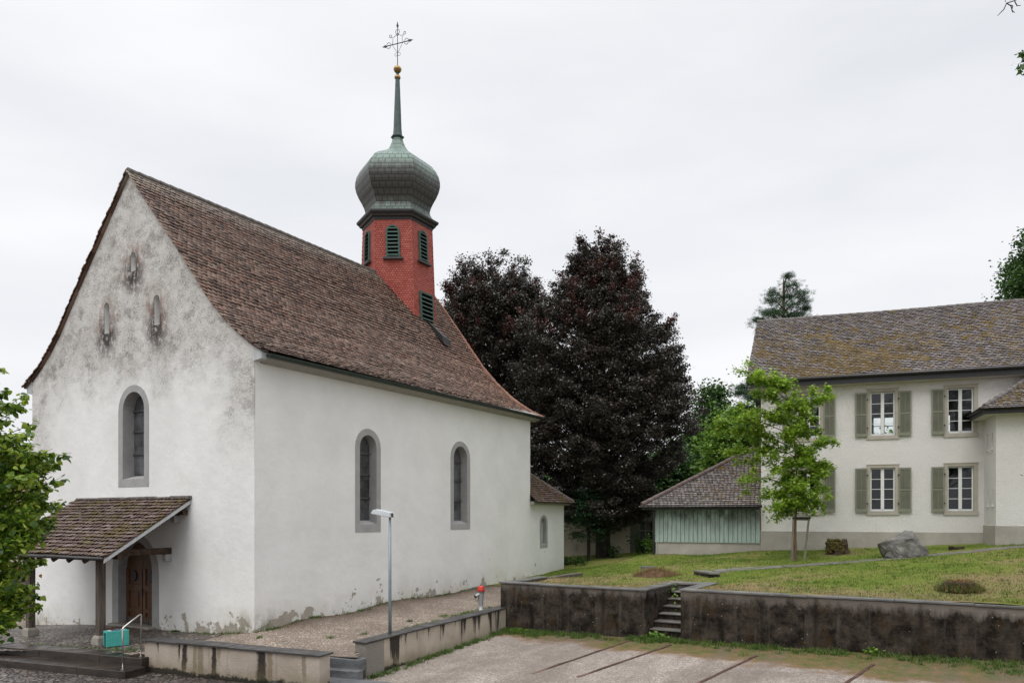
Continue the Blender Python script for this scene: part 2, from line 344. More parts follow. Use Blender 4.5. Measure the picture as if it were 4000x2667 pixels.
def mat_gravel(name, a, b, dirt=None):
    g = G(name, .9, spec=.2); v1 = g.vor(34, out=1); sv = g.n('ShaderNodeSeparateColor'); g.l(v1, sv.inputs[0]); d1 = g.vor(34)
    c = g.mix(sv.outputs[0], a, b); c = g.mix(g.rng(sv.outputs[1], .84, .9), c, (.62, .56, .5))
    c = g.mix(g.rng(sv.outputs[2], .8, .9, 0, .8), c, tuple(q * .4 for q in a))
    big = g.noise(.35, 6, .62); c = g.mix(g.rng(big, .36, .60, .62, 0), c, tuple(q * .5 for q in a), 'MIX'); c = g.mix(g.rng(g.noise(1.7, 7, .7), .42, .62, .35, 0), c, tuple(q * .55 for q in a))
    g.set(g.b.inputs['Base Color'], c); g._c = c; g._h = g.math('SUBTRACT', g.noise(12, 4), g.math('MULTIPLY', d1, 1.2)); g.bump(g._h, .9, .02); return g
def mat_cobble(name, a, b, c3, wet):
    g = G(name, .5, spec=.5); v = g.map(sc=(1, 1, .2)); vn = g.n('ShaderNodeVectorMath'); vn.operation = 'ADD'; g.l(v, vn.inputs[0]); g.l(g.noise(3, 2, .5, v, out=1), vn.inputs[1])
    sc = 6.6; col = g.vor(sc, v=v, out=1); sp_ = g.n('ShaderNodeSeparateColor'); g.l(col, sp_.inputs[0]); ed = g.vor(sc, 'DISTANCE_TO_EDGE', v=v)
    c = g.ramp(sp_.outputs[0], [(0, a), (.6, b), (1, c3)]); j = g.rng(ed, .04, .14, 1, 0)
    c = g.mix(j, c, (.028, .022, .016)); c = g.mix(g.rng(g.noise(.8, 5), .4, .65, 0, .45), c, (.05, .04, .032)); g.col(c)
    g.rough(g.rng(g.noise(.6, 4), .35, .65, *wet)); g.bump(g.math('MINIMUM', g.math('MULTIPLY', ed, 3.5), .8), .9, .05); return g.m
def mat_leaf(name, stops, rough=.45, trans=.35, nsc=.8, spec=.4):
    g = G(name, rough, spec=spec); f = g.math('ADD', g.math('MULTIPLY', g.isl(), .55), g.math('MULTIPLY', g.noise(nsc, 3, .5), .45)); c = g.ramp(f, stops); g.col(c)
    if trans:
        tr = g.n('ShaderNodeBsdfTranslucent'); g.l(c, tr.inputs[0]); ms = g.n('ShaderNodeMixShader'); ms.inputs[0].default_value = trans
        g.l(g.b.outputs[0], ms.inputs[1]); g.l(tr.outputs[0], ms.inputs[2]); g.l(ms.outputs[0], g.t.nodes['Material Output'].inputs[0])
    return g.m
def mat_wood(name, a, b, ax=(1, 1, .12), sc=9, rough=.8):
    g = G(name, rough, spec=.3); n1 = g.noise(sc, 7, .65, g.map(sc=ax)); g.col(g.mix(g.rng(n1, .35, .65), a, b)); g.bump(n1, .4, .01); return g.m
def mat_glass(name, tint, refl=.25, rough=.04):
    g = G(name); tr = g.n('ShaderNodeBsdfTransparent'); tr.inputs[0].default_value = (*tint, 1); gl = g.n('ShaderNodeBsdfGlossy'); gl.inputs[1].default_value = rough; gl.inputs[0].default_value = (.9, .93, .95, 1)
    fr = g.n('ShaderNodeFresnel'); fr.inputs[0].default_value = 1.5; ms = g.n('ShaderNodeMixShader'); g.l(g.math('ADD', g.math('MULTIPLY', fr.outputs[0], 1.0), refl - .04), ms.inputs[0])
    g.l(tr.outputs[0], ms.inputs[1]); g.l(gl.outputs[0], ms.inputs[2]); g.l(ms.outputs[0], g.t.nodes['Material Output'].inputs[0]); return g.m
def mat_bottle_glass():
    g = G('leaded bottle glass', .25, (.05, .05, .05), spec=.6); v = g.map(sc=(7, 7, 7)); d = g.vor(1.0, v=v, rnd=.15); ringm = g.rng(g.math('ABSOLUTE', g.math('SUBTRACT', d, .42)), .0, .06, 1, 0)
    c = g.mix(g.rng(g.noise(1.6, 5, .6), .35, .65), (.025, .025, .027), (.12, .125, .135)); c = g.mix(g.math('MULTIPLY', ringm, .35), c, (.2, .2, .2)); g.col(c); g.bump(d, .35, .02); g.rough(g.rng(g.noise(3, 4), .3, .7, .05, .22)); return g.m

P = {}
P['plaster'] = mat_plaster()
P['surround'] = mat_stone('grey painted stone surround', (.30, .295, .29), (.38, .375, .37), 2.5, 30, .35)
P['niche'] = mat_stone('grey walled up niche', (.17, .155, .14), (.30, .28, .255), 4, 20, .5)
P['tile_church'] = mat_tiles('old clay roof tiles', [(.12, (.055, .028, .02)), (.33, (.115, .064, .046)), (.52, (.185, .105, .072)), (.70, (.26, .18, .138)), (.84, (.20, .078, .042)), (.96, (.36, .165, .09))], warm=(10.5, 18, 14.2, 14.75), rough=(.34, .62))
P['tile_porch'] = mat_tiles('mossy clay porch tiles', [(.1, (.06, .034, .027)), (.4, (.125, .072, .058)), (.65, (.20, .135, .115)), (.82, (.27, .20, .18)), (.97, (.30, .105, .06))], moss=.03, mosscol=(.08, .06, .022), rough=(.3, .55))
P['tile_house'] = mat_tiles('weathered grey brown tiles', [(.1, (.11, .092, .085)), (.4, (.205, .18, .172)), (.7, (.34, .31, .30)), (.95, (.25, .165, .14))], moss=-.04, mosscol=(.11, .075, .02), rough=(.25, .5))
P['tile_edge'] = simple('gap shadow tile edge', (.014, .010, .009), .95, spec=.1)  # near-black lower edges paint in the gap shadow under each tile course
P['ridge'] = mat_stone('dark lichened ridge tile', (.07, .06, .055), (.19, .17, .155), 5, 30, .5, .7)
P['ridge_red'] = mat_stone('terracotta ridge tile', (.16, .075, .05), (.33, .17, .12), 3, 30, .4, .7)
P['ridge_brown'] = mat_stone('brown ridge tile', (.09, .065, .058), (.16, .12, .11), 3, 30, .4, .55)
P['shingle'] = mat_shingle()
P['onion'] = mat_copper('patinated copper', (.062, .060, .054), (.19, .28, .24), (19.5, 20.5))
P['spire'] = simple('dark green copper', (.045, .075, .07), .45, .2, .35, 5)
P['gold'] = simple('tarnished gilding', (.34, .22, .09), .38, .75, .3, 6)
P['iron'] = simple('wrought iron', (.045, .04, .045), .55, .4, .3)
P['cornice'] = simple('blackish cornice', (.035, .035, .035), .55, 0, .3, 8)
P['louvre'] = mat_wood('weathered green louvre', (.035, .085, .075), (.10, .14, .115), (1, 1, 1), 14)
P['black'] = G('dark void', 1, (.008, .008, .008), spec=0).m
P['gutter_green'] = simple('dark green gutter', (.028, .04, .036), .4, .2, .3)
P['gutter_black'] = simple('dark brown gutter', (.025, .022, .022), .35, .2, .3)
P['cove'] = simple('grey plaster cove', (.34, .325, .30), .9, 0, .12, 5)
P['greyboard'] = mat_wood('grey painted board', (.42, .43, .44), (.52, .53, .54), (1, 1, .2), 8)
P['beam'] = mat_wood('dark old oak', (.022, .014, .010), (.09, .055, .035), (.3, .3, .3), 12)
P['beam_post'] = mat_wood('weathered oak post', (.045, .034, .028), (.15, .12, .10), (1, 1, .08), 16)
P['door'] = mat_wood('brown oak door', (.075, .034, .016), (.14, .068, .034), (1, 1, .1), 10, .5)
P['paving_stone'] = mat_stone('grey footing stone', (.22, .2, .17), (.34, .31, .27), 4, 30, .5)
P['bottle'] = mat_bottle_glass()
P['lead'] = simple('lead glazing bar', (.07, .07, .07), .6, .1)
P['white_paint'] = simple('white painted wood', (.74, .74, .73), .5, 0, .04)
P['house_wall'] = mat_roughcast('cream roughcast', (.77, .745, .71), (.85, .825, .795))
P['plinth'] = mat_stone('concrete plinth', (.31, .285, .25), (.42, .39, .345), 1.2, 40, .3)
P['sandstone'] = mat_stone('sandstone surround', (.36, .33, .27), (.46, .425, .36), 2.0, 40, .3)
P['shutter'] = simple('sage green paint', (.20, .205, .15), .6, 0, .1, 3)
P['pane'] = mat_glass('window pane', (.75, .8, .78), .06)
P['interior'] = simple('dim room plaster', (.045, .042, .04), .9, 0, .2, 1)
P['barn_board'] = None
P['house_soffit'] = simple('beige soffit', (.5, .47, .42), .8, 0, .06)
P['fascia'] = simple('black fascia board', (.022, .022, .024), .5)
P['slate_cap'] = mat_slate('dark slate coping', (.022, .020, .019), (.065, .062, .060), (.35, .7), .35)
P['slate_cap2'] = mat_slate('grey slate coping', (.065, .065, .062), (.16, .157, .148), (.4, .7), .35)
P['slate_step'] = mat_slate('blue slate step', (.06, .063, .068), (.16, .165, .172), (.25, .5), .3)
P['step_dark'] = mat_slate('wet dark stone step', (.014, .011, .009), (.05, .036, .026), (.22, .5))
P['step_grey'] = mat_slate('worn grey step', (.10, .093, .083), (.20, .185, .165), (.4, .7), .3)
P['wall_cream'] = mat_streaked('cream stained render', (.43, .36, .295), (.54, .465, .395), .95, .16, -.06, ((1.3, .035, .45, 1), (1.5, .075, .0, 1), (1.85, .07, .1, 0), (2.05, .10, .0, 0), (2.5, .085, -.2, 1), (2.68, .07, .5, 0), (4.10, .14, -.2, 1), (4.36, .08, .1, 0), (5.45, .06, .2, 0)))
P['wall_cream2'] = mat_streaked('cream render with black runs', (.40, .34, .27), (.52, .45, .375), 1.05, .10, .055)
P['pier'] = mat_roughcast('grey roughcast pier', (.27, .245, .215), (.36, .33, .29), 26)
P['wall_black'] = mat_blackwall()
P['steel'] = G('brushed steel', .22, (.55, .53, .5), 1).m
P['zinc'] = simple('galvanised steel', (.20, .24, .27), .45, .6, .15, 4)
P['lamp_white'] = simple('pale lamp housing', (.50, .53, .55), .35, 0, .04)
P['hyd_red'] = simple('red hydrant paint', (.52, .035, .02), .4, 0, .15)
P['hyd_grey'] = simple('silver hydrant paint', (.33, .335, .34), .38, .4, .1)
P['rubber'] = simple('black rubber', (.03, .028, .027), .6)
P['teal'] = simple('teal coated concrete', (.055, .36, .32), .5, 0, .12, 9, .15)
P['mat'] = simple('coir mat', (.13, .055, .022), 1, 0, .3, 20, .6)
P['poster_blue'] = simple('navy print', (.02, .03, .11), .35)
P['poster_white'] = simple('white print', (.7, .7, .72), .35)
P['rust'] = simple('rusty edging steel', (.17, .10, .08), .8, .2, .4, 6, .3)
P['bark'] = mat_wood('grey brown bark', (.018, .015, .013), (.055, .045, .037), (1, 1, .25), 8, .95)
P['bark_young'] = mat_wood('young bark', (.08, .05, .03), (.22, .15, .10), (1, 1, .3), 14, .9)
P['bark_pine'] = mat_wood('orange pine bark', (.12, .06, .04), (.26, .14, .09), (1, 1, .3), 6, .9)
P['stake'] = mat_wood('grey stake', (.13, .115, .09), (.24, .215, .17), (1, 1, .15), 12)
P['stump'] = mat_wood('mossy stump', (.014, .010, .007), (.075, .052, .03), (1, 1, .6), 7, 1)
P['moss'] = simple('yellow green moss', (.085, .07, .018), 1, 0, .45, 5, .8)
P['moss_roof'] = simple('brown roof moss', (.125, .082, .022), 1, 0, .5, 1.2, .8, 60)
P['rock'] = mat_stone('grey boulder', (.05, .047, .042), (.25, .238, .22), 3.4, 7, 1.0, .75)
P['leaf_beech'] = mat_leaf('copper beech leaf', [(.15, (.024, .035, .024)), (.42, (.048, .049, .038)), (.62, (.074, .058, .050)), (.85, (.118, .080, .068))], .34, .15, .5, .6)
P['leaf_beech_red'] = mat_leaf('copper beech red leaf', [(.15, (.035, .018, .015)), (.5, (.08, .034, .026)), (.85, (.13, .05, .036))], .42, .25, .5, .4)
P['leaf_linden'] = mat_leaf('hazel leaf', [(.15, (.02, .06, .008)), (.38, (.07, .15, .014)), (.6, (.21, .31, .03)), (.85, (.42, .50, .08))], .4, .4, 1.2)
P['leaf_maple'] = mat_leaf('young maple leaf', [(.15, (.09, .19, .022)), (.45, (.22, .36, .035)), (.8, (.42, .56, .08))], .45, .45, .8)
P['leaf_green'] = mat_leaf('green tree leaf', [(.15, (.016, .045, .012)), (.5, (.04, .095, .02)), (.85, (.10, .19, .035))], .5, .3, .5)
P['leaf_bright'] = mat_leaf('bright tree leaf', [(.15, (.05, .12, .015)), (.5, (.13, .25, .03)), (.85, (.24, .38, .055))], .5, .35, .5)
P['needle'] = mat_leaf('pine needle', [(.15, (.014, .045, .018)), (.5, (.03, .085, .032)), (.85, (.065, .135, .045))], .6, .1, .8)
P['brown_leaf'] = mat_leaf('fallen leaf', [(.1, (.12, .05, .02)), (.6, (.28, .13, .05)), (.9, (.42, .27, .13))], .7, .2, 2)
P['dry'] = mat_leaf('dry grass', [(.15, (.10, .07, .03)), (.5, (.22, .14, .065)), (.8, (.26, .22, .08)), (.95, (.12, .17, .04))], .8, .2, 2)
P['weed'] = mat_leaf('weed blade', [(.15, (.03, .07, .012)), (.5, (.08, .15, .022)), (.85, (.17, .22, .05))], .6, .35, 1.2)
P['far_wall'] = mat_stone('beige far wall', (.54, .475, .395), (.66, .59, .50), .8, 20, .3)
P['far_green'] = mat_stone('grey green far wall', (.09, .10, .08), (.14, .15, .12), .8, 20, .3)
P['sign_white'] = simple('white sign', (.7, .7, .7), .5)
def barn_mat():
    g = G('pale green boards', .8, spec=.25); X, Y, Z = g.xyz(); c = g.mix(g.rng(g.noise(4, 6, .65, g.map(sc=(3, 3, .3))), .35, .65), (.27, .345, .31), (.40, .475, .435))
    st = g.math('MULTIPLY', g.rng(Z, .9, 1.95, .0, .95), g.rng(g.noise(1.6, 7, .7, g.map(sc=(1.5, 1, .6))), .32, .62)); c = g.mix(st, c, (.05, .055, .05))
    c = g.mix(g.rng(g.noise(10, 5, .7), .66, .7, 0, .8), c, (.1, .1, .085)); g.col(c); g.bump(g.noise(30, 4, .6, g.map(sc=(3, 3, .2))), .2, .01); return g.m
P['barn_board'] = barn_mat()

# ---------------------------------------------------------------- frames and terrain
C0 = np.array([-7.61, 22.5]); dL = np.array([-2941., 1750.]); dL /= np.hypot(*dL); dR = np.array([1041., 1750.]); dR /= np.hypot(*dR)
ANG = math.atan2(dR[1], dR[0])
def cw(t, y): p = C0 + t * dR + y * dL; return float(p[0]), float(p[1])       # church frame -> world
def cl(x, y): v = np.array([x, y]) - C0; return float(v @ dR), float(v @ dL)
D0 = np.array([-.394, 26.5])                                                  # near left corner of the black wall
def dw(a, b): p = D0 - a * dL + b * dR; return float(p[0]), float(p[1])
def dl(x, y): v = np.array([x, y]) - D0; return float(-(v @ dL)), float(v @ dR)
DANG = math.atan2(-dL[1], -dL[0])
hd = np.array([4876., -1750.]); hd /= np.hypot(*hd); hb = np.array([628., 1750.]); hb /= np.hypot(*hb); HC = np.array([(1748 - 1176) / F * 34.9, 34.9]); HANG = math.atan2(hd[1], hd[0])
def hw(x, y): p = HC + x * hd + y * hb; return float(p[0]), float(p[1])
class Surf:
    def __init__(s, pts, pw=2.5):
        s.p = np.array(pts, float); A = np.c_[np.ones(len(pts)), s.p[:, :2]]; s.c = np.linalg.lstsq(A, s.p[:, 2], rcond=None)[0]; s.r = s.p[:, 2] - A @ s.c; s.pw = pw
    def __call__(s, x, y):
        x = np.asarray(x, float); y = np.asarray(y, float); d = ((x[..., None] - s.p[:, 0]) ** 2 + (y[..., None] - s.p[:, 1]) ** 2 + .6) ** (-s.pw / 2)
        z = s.c[0] + s.c[1] * x + s.c[2] * y + (d * s.r).sum(-1) / d.sum(-1); return z if z.ndim else float(z)
terr = Surf([(-7.61, 22.5, 0.), (-6.6, 24.2, .18), (-4.4, 27.9, .3), (-1.4, 32.9, .32), (.9, 36.7, .36), (-4, 20.9, -.05), (-4.4, 20.1, -.37), (-5.2, 20.3, -.37), (-5.7, 19.7, -.25), (-2.6, 23.2, .06), (-.8, 26.4, .17), (1.2, 29.6, .3),
             (-12.85, 25.6, -.27), (-18.1, 28.7, -.72), (-10, 20.9, -.45), (-12, 21.8, -.45), (-14.5, 22.7, -.45), (-20, 24.8, -.45), (-8, 20.4, -.2), (-9.5, 22.5, -.25), (-11.8, 21.6, -.47), (-13.5, 22.3, -.47), (-25, 30, -.9), (-10, 45, -.5), (-25, 50, -1.0)])
lawn0 = Surf([dw(0, .3) + (1.05,), dw(3, .3) + (1.06,), dw(6, .3) + (1.12,), dw(9, .3) + (1.14,), dw(13, .3) + (1.15,), dw(17, .3) + (1.17,), dw(20, .3) + (1.18,), dw(24, .3) + (1.19,), dw(28, .3) + (1.2,), dw(0, 3.0) + (1.06,), dw(-1, 4) + (.78,), dw(-2, 5) + (.52,), dw(-3.5, 7) + (.36,), dw(-3.9, 4) + (.33,), dw(3, 3.3) + (1.10,), dw(5.0, 3.3) + (1.04,), dw(6.2, 3.3) + (1.05,), dw(5.6, 4.2) + (1.12,), cw(15, -.6) + (.36,), cw(17.6, -.3) + (.46,), cw(20.2, -.3) + (.6,),
             hw(0, 0) + (1.80,), hw(4.4, 0) + (2.0,), hw(8.9, 0) + (2.25,), hw(10.8, -2) + (2.24,), hw(14, -2) + (2.45,), hw(-4.8, 0) + (1.58,), (5.0, 42, .95), (8.3, 45, 1.2), (3.3, 41, .62), (8.0, 31., 1.5), (20, 26, 2.3), (19.5, 29, 2.3), (6, 60, 1.0), (20, 60, 2.0)])
def lawn(x, y):
    x = np.asarray(x, float); y = np.asarray(y, float); a = -((x - D0[0]) * dL[0] + (y - D0[1]) * dL[1]); b = (x - D0[0]) * dR[0] + (y - D0[1]) * dR[1]
    t = np.clip((b - 5.6) / 3.4, 0, 1); t = t * t * (3 - 2 * t); k = np.where(a < -.12, 1 - t, 0); z = lawn0(x, y) * (1 - k) + (terr(x, y) + .02) * k; return z if z.ndim else float(z)
def low(x, y):
    x = np.asarray(x, float); y = np.asarray(y, float); pk = -1.436 + .0445 * x + .0341 * y; t = np.clip((x + 6.5) / 3.2, 0, 1); t = t * t * (3 - 2 * t)
    return -.83 * (1 - t) + pk * t
def ray_hit(px, py, f, ylo=10., yhi=60.):
    k, m = (px - 1176) / F, (1182 - py) / F; ys = np.linspace(ylo, yhi, 4000); d = H + m * ys - f(k * ys, ys); i = int(np.argmax(d < 0)); Y = ys[i]; return float(k * Y), float(Y), float(f(k * Y, Y))
def in_poly(x, y, poly):
    inside = np.zeros(x.shape, bool); n = len(poly)
    for i in range(n):
        x1, y1 = poly[i]; x2, y2 = poly[(i + 1) % n]
        c = ((y1 > y) != (y2 > y)) & (x < (x2 - x1) * (y - y1) / (y2 - y1 + 1e-12) + x1); inside ^= c
    return inside
def sheet(name, poly, f, step, mat, origin=(0, 0), ang=0.0, dz=0.0, rough=.0, kind='structure', notch=None):
    """heightfield sheet over a polygon given in the local frame; f takes world x,y"""
    poly = [tuple(p) for p in poly]; xs = [p[0] for p in poly]; ys = [p[1] for p in poly]
    gx = np.arange(min(xs), max(xs) + step, step); gy = np.arange(min(ys), max(ys) + step, step); X, Y = np.meshgrid(gx, gy)
    ca, sa = math.cos(ang), math.sin(ang); WX = origin[0] + X * ca - Y * sa; WY = origin[1] + X * sa + Y * ca; Z = f(WX, WY) + dz
    if rough:
        rg = np.random.default_rng(5); Z = Z + rough * (np.sin(WX * 2.1 + np.sin(WY * 1.3) * 2) * np.cos(WY * 1.7 + WX * .6) + .6 * rg.normal(0, .5, Z.shape))
    cx, cy = (X[:-1, :-1] + step / 2), (Y[:-1, :-1] + step / 2); keep = in_poly(cx, cy, poly)
    for q in (notch or []): keep &= ~in_poly(cx, cy, q)
    nx = len(gx); ii, jj = np.nonzero(keep); a = ii * nx + jj; Fq = np.stack([a, a + 1, a + nx + 1, a + nx], 1); u, inv = np.unique(Fq, return_inverse=True); V = np.stack([X.ravel(), Y.ravel(), Z.ravel()], 1)[u]
    me = bpy.data.meshes.new(name); I = inv.reshape(-1); me.vertices.add(len(V)); me.vertices.foreach_set('co', V.ravel()); me.loops.add(len(I)); me.loops.foreach_set('vertex_index', I.astype(np.int32)); me.polygons.add(len(Fq)); me.polygons.foreach_set('loop_start', (np.arange(len(Fq)) * 4).astype(np.int32)); me.polygons.foreach_set('loop_total', np.full(len(Fq), 4, np.int32)); me.update(calc_edges=True)
    me.polygons.foreach_set('use_smooth', [True] * len(Fq)); o = link_mesh(name, me, mat); o.location = (origin[0], origin[1], 0); o.rotation_euler = (0, 0, ang); o['kind'] = kind; return o

# materials that know their place
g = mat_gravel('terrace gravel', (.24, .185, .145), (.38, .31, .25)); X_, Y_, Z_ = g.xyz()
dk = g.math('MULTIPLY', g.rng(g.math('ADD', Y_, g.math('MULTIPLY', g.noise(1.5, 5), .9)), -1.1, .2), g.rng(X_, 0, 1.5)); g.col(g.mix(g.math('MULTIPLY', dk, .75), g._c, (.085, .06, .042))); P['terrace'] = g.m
g = mat_gravel('parking gravel', (.30, .255, .22), (.50, .44, .39)); X_, Y_, Z_ = g.xyz()
ed = g.math('ADD', Y_, g.math('MULTIPLY', g.rng(g.noise(.9, 7, .7), .25, .75), 1.7)); ed = g.math('ADD', ed, g.rng(X_, 1.5, 13, -.15, 1.2))
c1 = g.mix(g.rng(ed, -.95, -.35), g._c, (.20, .125, .07)); c1 = g.mix(g.math('MULTIPLY', g.rng(ed, -.55, .1), g.rng(g.noise(3.5, 6, .7), .35, .6)), c1, (.085, .105, .028))
c1 = g.mix(g.rng(X_, -2.2, -4.0, 0, .5), c1, (.12, .085, .055)); tr_ = g.noise(.9, 6, .6, g.map(sc=(1, .16, 1), loc=(3, 0, 0))); c1 = g.mix(g.rng(tr_, .50, .64, 0, .42), c1, (.15, .12, .10)); c1 = g.mix(g.math('MULTIPLY', g.rng(g.noise(5, 8, .8), .60, .66), .5), c1, (.16, .11, .07)); g.col(c1); P['parking'] = g.m
def lawn_color(g):
    n1 = g.noise(.42, 6, .62); n2 = g.noise(2.6, 7, .7); X, Y, Z = g.xyz()
    f = g.math('ADD', n1, g.math('MULTIPLY', g.math('SUBTRACT', n2, .5), .55)); f = g.math('ADD', f, g.rng(Y, 0, 7.5, .15, -.09))
    c = g.ramp(f, [(.34, (.13, .19, .028)), (.45, (.185, .225, .046)), (.52, (.235, .225, .075)), (.60, (.275, .225, .11)), (.74, (.34, .23, .135))])
    return g.mix(g.rng(g.noise(9, 5, .7), .35, .7, 0, .35), c, (.05, .07, .012))
g = G('lawn', 1, spec=.1); g.col(lawn_color(g)); g.bump(g.noise(16, 6, .75), .9, .06); P['lawn'] = g.m
g = G('grass blades', .7, spec=.2); c = lawn_color(g); c = g.mix(g.isl(), g.mix(.35, c, (.03, .05, .01)), g.mix(.25, c, (.22, .27, .06))); g.col(c); P['blade'] = g.m
P['street'] = mat_cobble('wet cobbled street', (.06, .05, .046), (.14, .11, .10), (.27, .22, .19), (.12, .42))
P['porch_cobble'] = mat_cobble('porch cobbles', (.08, .065, .055), (.16, .13, .11), (.30, .25, .21), (.3, .6))
P['earth'] = mat_stone('earth', (.06, .05, .03), (.11, .10, .05), .5, 8, .5, 1)

# ---------------------------------------------------------------- ground
gr = MB(); gr.add([(-900, -600, -1.6), (900, -600, -1.6), (900, 1500, -1.6), (-900, 1500, -1.6)], [(0, 1, 2, 3)]); gr.build('ground', P['earth'], fix=False)['kind'] = 'structure'
sheet('street', [(-40, -12), (-2.4, -12), (-2.4, 17), (-3.2, 20.3), (-4.6, 19.9), (-4.75, 19.0), (-10, 21.2), (-40, 32)], low, .5, P['street'])
pk_ = [dw(-.2, .12), dw(26, .12), dw(26, -32), (-3.9, -14), (-3.9, 19.9), (-3.95, 20.3)]
sheet('parking', [dl(*p) for p in pk_], low, .4, P['parking'], tuple(D0), DANG, dz=.006)
Bq = np.array([-3.88, 20.16]) + dL * .23
tp = [(-34, 29.55), (-9.9, 20.85), (-9.72, 20.80), (-5.5, 18.98), (-5.40, 20.28), (-4.0, 19.75), tuple(Bq)] + [tuple(Bq + dR * 7.4), dw(.15, .1), dw(.15, 6.2), dw(-2.3, 7.0), cw(17, -.2), cw(17, 14), (-12, 60), (-60, 60)]
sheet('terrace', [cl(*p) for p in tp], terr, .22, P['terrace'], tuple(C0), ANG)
STW0, STW1 = 5.58, 6.68        # stair notch along the black wall (set below)
a1, _ = dl((1483 - 1176) / F * 23.78, 23.78); a2, _ = dl((1563 - 1176) / F * 23.2, 23.2)
sheet('lawn', [(.12, .12), (45, .12), (45, 60), (-30, 60), (-6.0, 13.6), (-4.2, 13.0), (-4.2, 5.6), (.0, 5.6), (.0, 3.0), (.12, 3.0)], lawn, .3, P['lawn'], tuple(D0), DANG, rough=.012, notch=[[(a1 - .15, -1), (a2 + .15, -1), (a2 + .15, 2.7), (a1 - .15, 2.7)]])

# ================================================================ the church
PROF = np.array([[0, 14.95], [1, 13.8], [2, 12.65], [3, 11.5], [3.6, 10.78], [4.2, 10.06], [4.8, 9.48], [5.4, 8.98], [6.1, 8.50], [6.56, 8.25]])
pz = lambda d: float(np.interp(d, PROF[:, 0], PROF[:, 1]))
BD = np.array([[0, 0], [1, .08], [1.9, .26], [2.5, .40], [3.2, .50], [4.2, .37], [5.25, .24], [6.78, .16]])
bd = lambda d: float(np.interp(d, BD[:, 0], BD[:, 1]))
pe = lambda d: pz(d) - bd(d)
CH = thing('church', 'white plastered church with steep brown tiled roof and red onion domed turret', 'church', (C0[0], C0[1], 0.0), ANG)
fG = lambda u, v, w_: (w_, u, v)          # gable front, u = y, depth goes into the nave
fS = lambda u, v, w_: (u, w_, v)          # long side, u = t
def arch(uc, hw_, z0, zs, n=12):
    """round headed outline, counterclockwise from lower left"""
    return [(uc - hw_, z0), (uc + hw_, z0)] + [(uc + hw_ * math.cos(a_), zs + hw_ * math.sin(a_)) for a_ in [math.pi * i / n for i in range(n + 1)]]
# openings: centre, outer half width, z0, spring line, inner half width, inner z0
WIN_G = (5.89, .84, 4.36, 6.93, .59, 4.62, 6.95)
WINS_S = [(4.99, .665, 2.82, 5.785, .435, 3.10, 5.79), (10.69, .71, 2.82, 5.77, .49, 3.06, 5.78)]
DOOR = (5.80, 1.28, -.55, 1.50, .93, -.22, 1.62)
holes_g = [arch(*WIN_G[:4]), arch(*DOOR[:4])] + [arch(y, h_, z0, z1 - h_, 6) for y, z0, z1, h_ in SLITS]
out_g = [(0, -1.3), (12.2, -1.3)] + [(12.2, 8.38)] + [(6.1 + d, pz(d) - .12) for d in (5.4, 4.8, 4.2, 3.6, 3, 2, 1)] + [(6.1, 14.83)] + [(6.1 - d, pz(d) - .12) for d in (1, 2, 3, 3.6, 4.2, 4.8, 5.4)] + [(0, 8.38)]
wm = MB(); wm.wall(out_g, holes_g, fG, .30)
wm.wall([(0, -1.3), (16.6, -1.3), (16.6, 8.38), (0, 8.38)], [arch(*q[:4]) for q in WINS_S], fS, .3)
wm.add([(0, 12.2, -1.3), (16.6, 12.2, -1.3), (16.6, 12.2, 8.38), (0, 12.2, 8.38)], [(0, 1, 2, 3)])
wm.add([(16.6, u, v - .0 if v < 8.4 else max(v - bd(abs(u - 6.1)), 8.2)) for u, v in out_g], [tuple(range(len(out_g)))])
wm.build('wall', P['plaster'], CH, fix=False)
for y, z0, z1, h_ in SLITS:
    a_ = arch(y, h_ + .01, z0 - .01, z1 - h_, 6); nm_ = MB(); nm_.add([fG(u, v, .27) for u, v in a_], [tuple(range(len(a_)))]); nm_.build('niche', P['niche'], CH, fix=False)
bs = MB(); bs.box(.6, 16.3, .6, 11.6, -1, 8.2); bs.build('dark_interior', P['black'], CH)

def church_window(spec, f, name='window', deep=.36, bars=3, glass=None):
    uc, ho, z0, zs, hi, zi, zsi = spec; o_ = arch(uc, ho, z0, zs); i_ = arch(uc, hi, zi, zsi)
    m = MB(); m.ring(o_, i_, f, -.012, .03, deep)
    # sloping sill
    m.add([f(uc - hi, zi, -.0), f(uc + hi, zi, -.0), f(uc + hi, zi + .13, deep), f(uc - hi, zi + .13, deep)], [(0, 1, 2, 3)])
    win = m.build(name, P['surround'], CH, fix=True)
    gl = MB(); gl.add([f(u, v, deep - .015) for u, v in i_], [tuple(range(len(i_)))]); gl.build('glass', glass or P['bottle'], win, fix=False)
    hgt = zsi + hi - zi
    for k in range(bars):
        zz = zi + .12 + (hgt - .12) * [.265, .54, .79][k] if bars == 3 else zi + hgt * (k + 1) / (bars + 1)
        hh = hi if zz < zsi else math.sqrt(max(hi * hi - (zz - zsi) ** 2, .01))
        b = MB(); b.add([f(uc + i * hh, zz + j * .028, deep - .03 - k2 * .03) for k2 in (0, 1) for j in (-1, 1) for i in (-1, 1)], [(0, 2, 3, 1), (4, 5, 7, 6), (0, 1, 5, 4), (2, 6, 7, 3), (0, 4, 6, 2), (1, 3, 7, 5)])
        b.build('glazing_bar', P['lead'], win)
    return win
church_window(WIN_G, fG, deep=.42)
for q in WINS_S: church_window(q, fS, deep=.34)

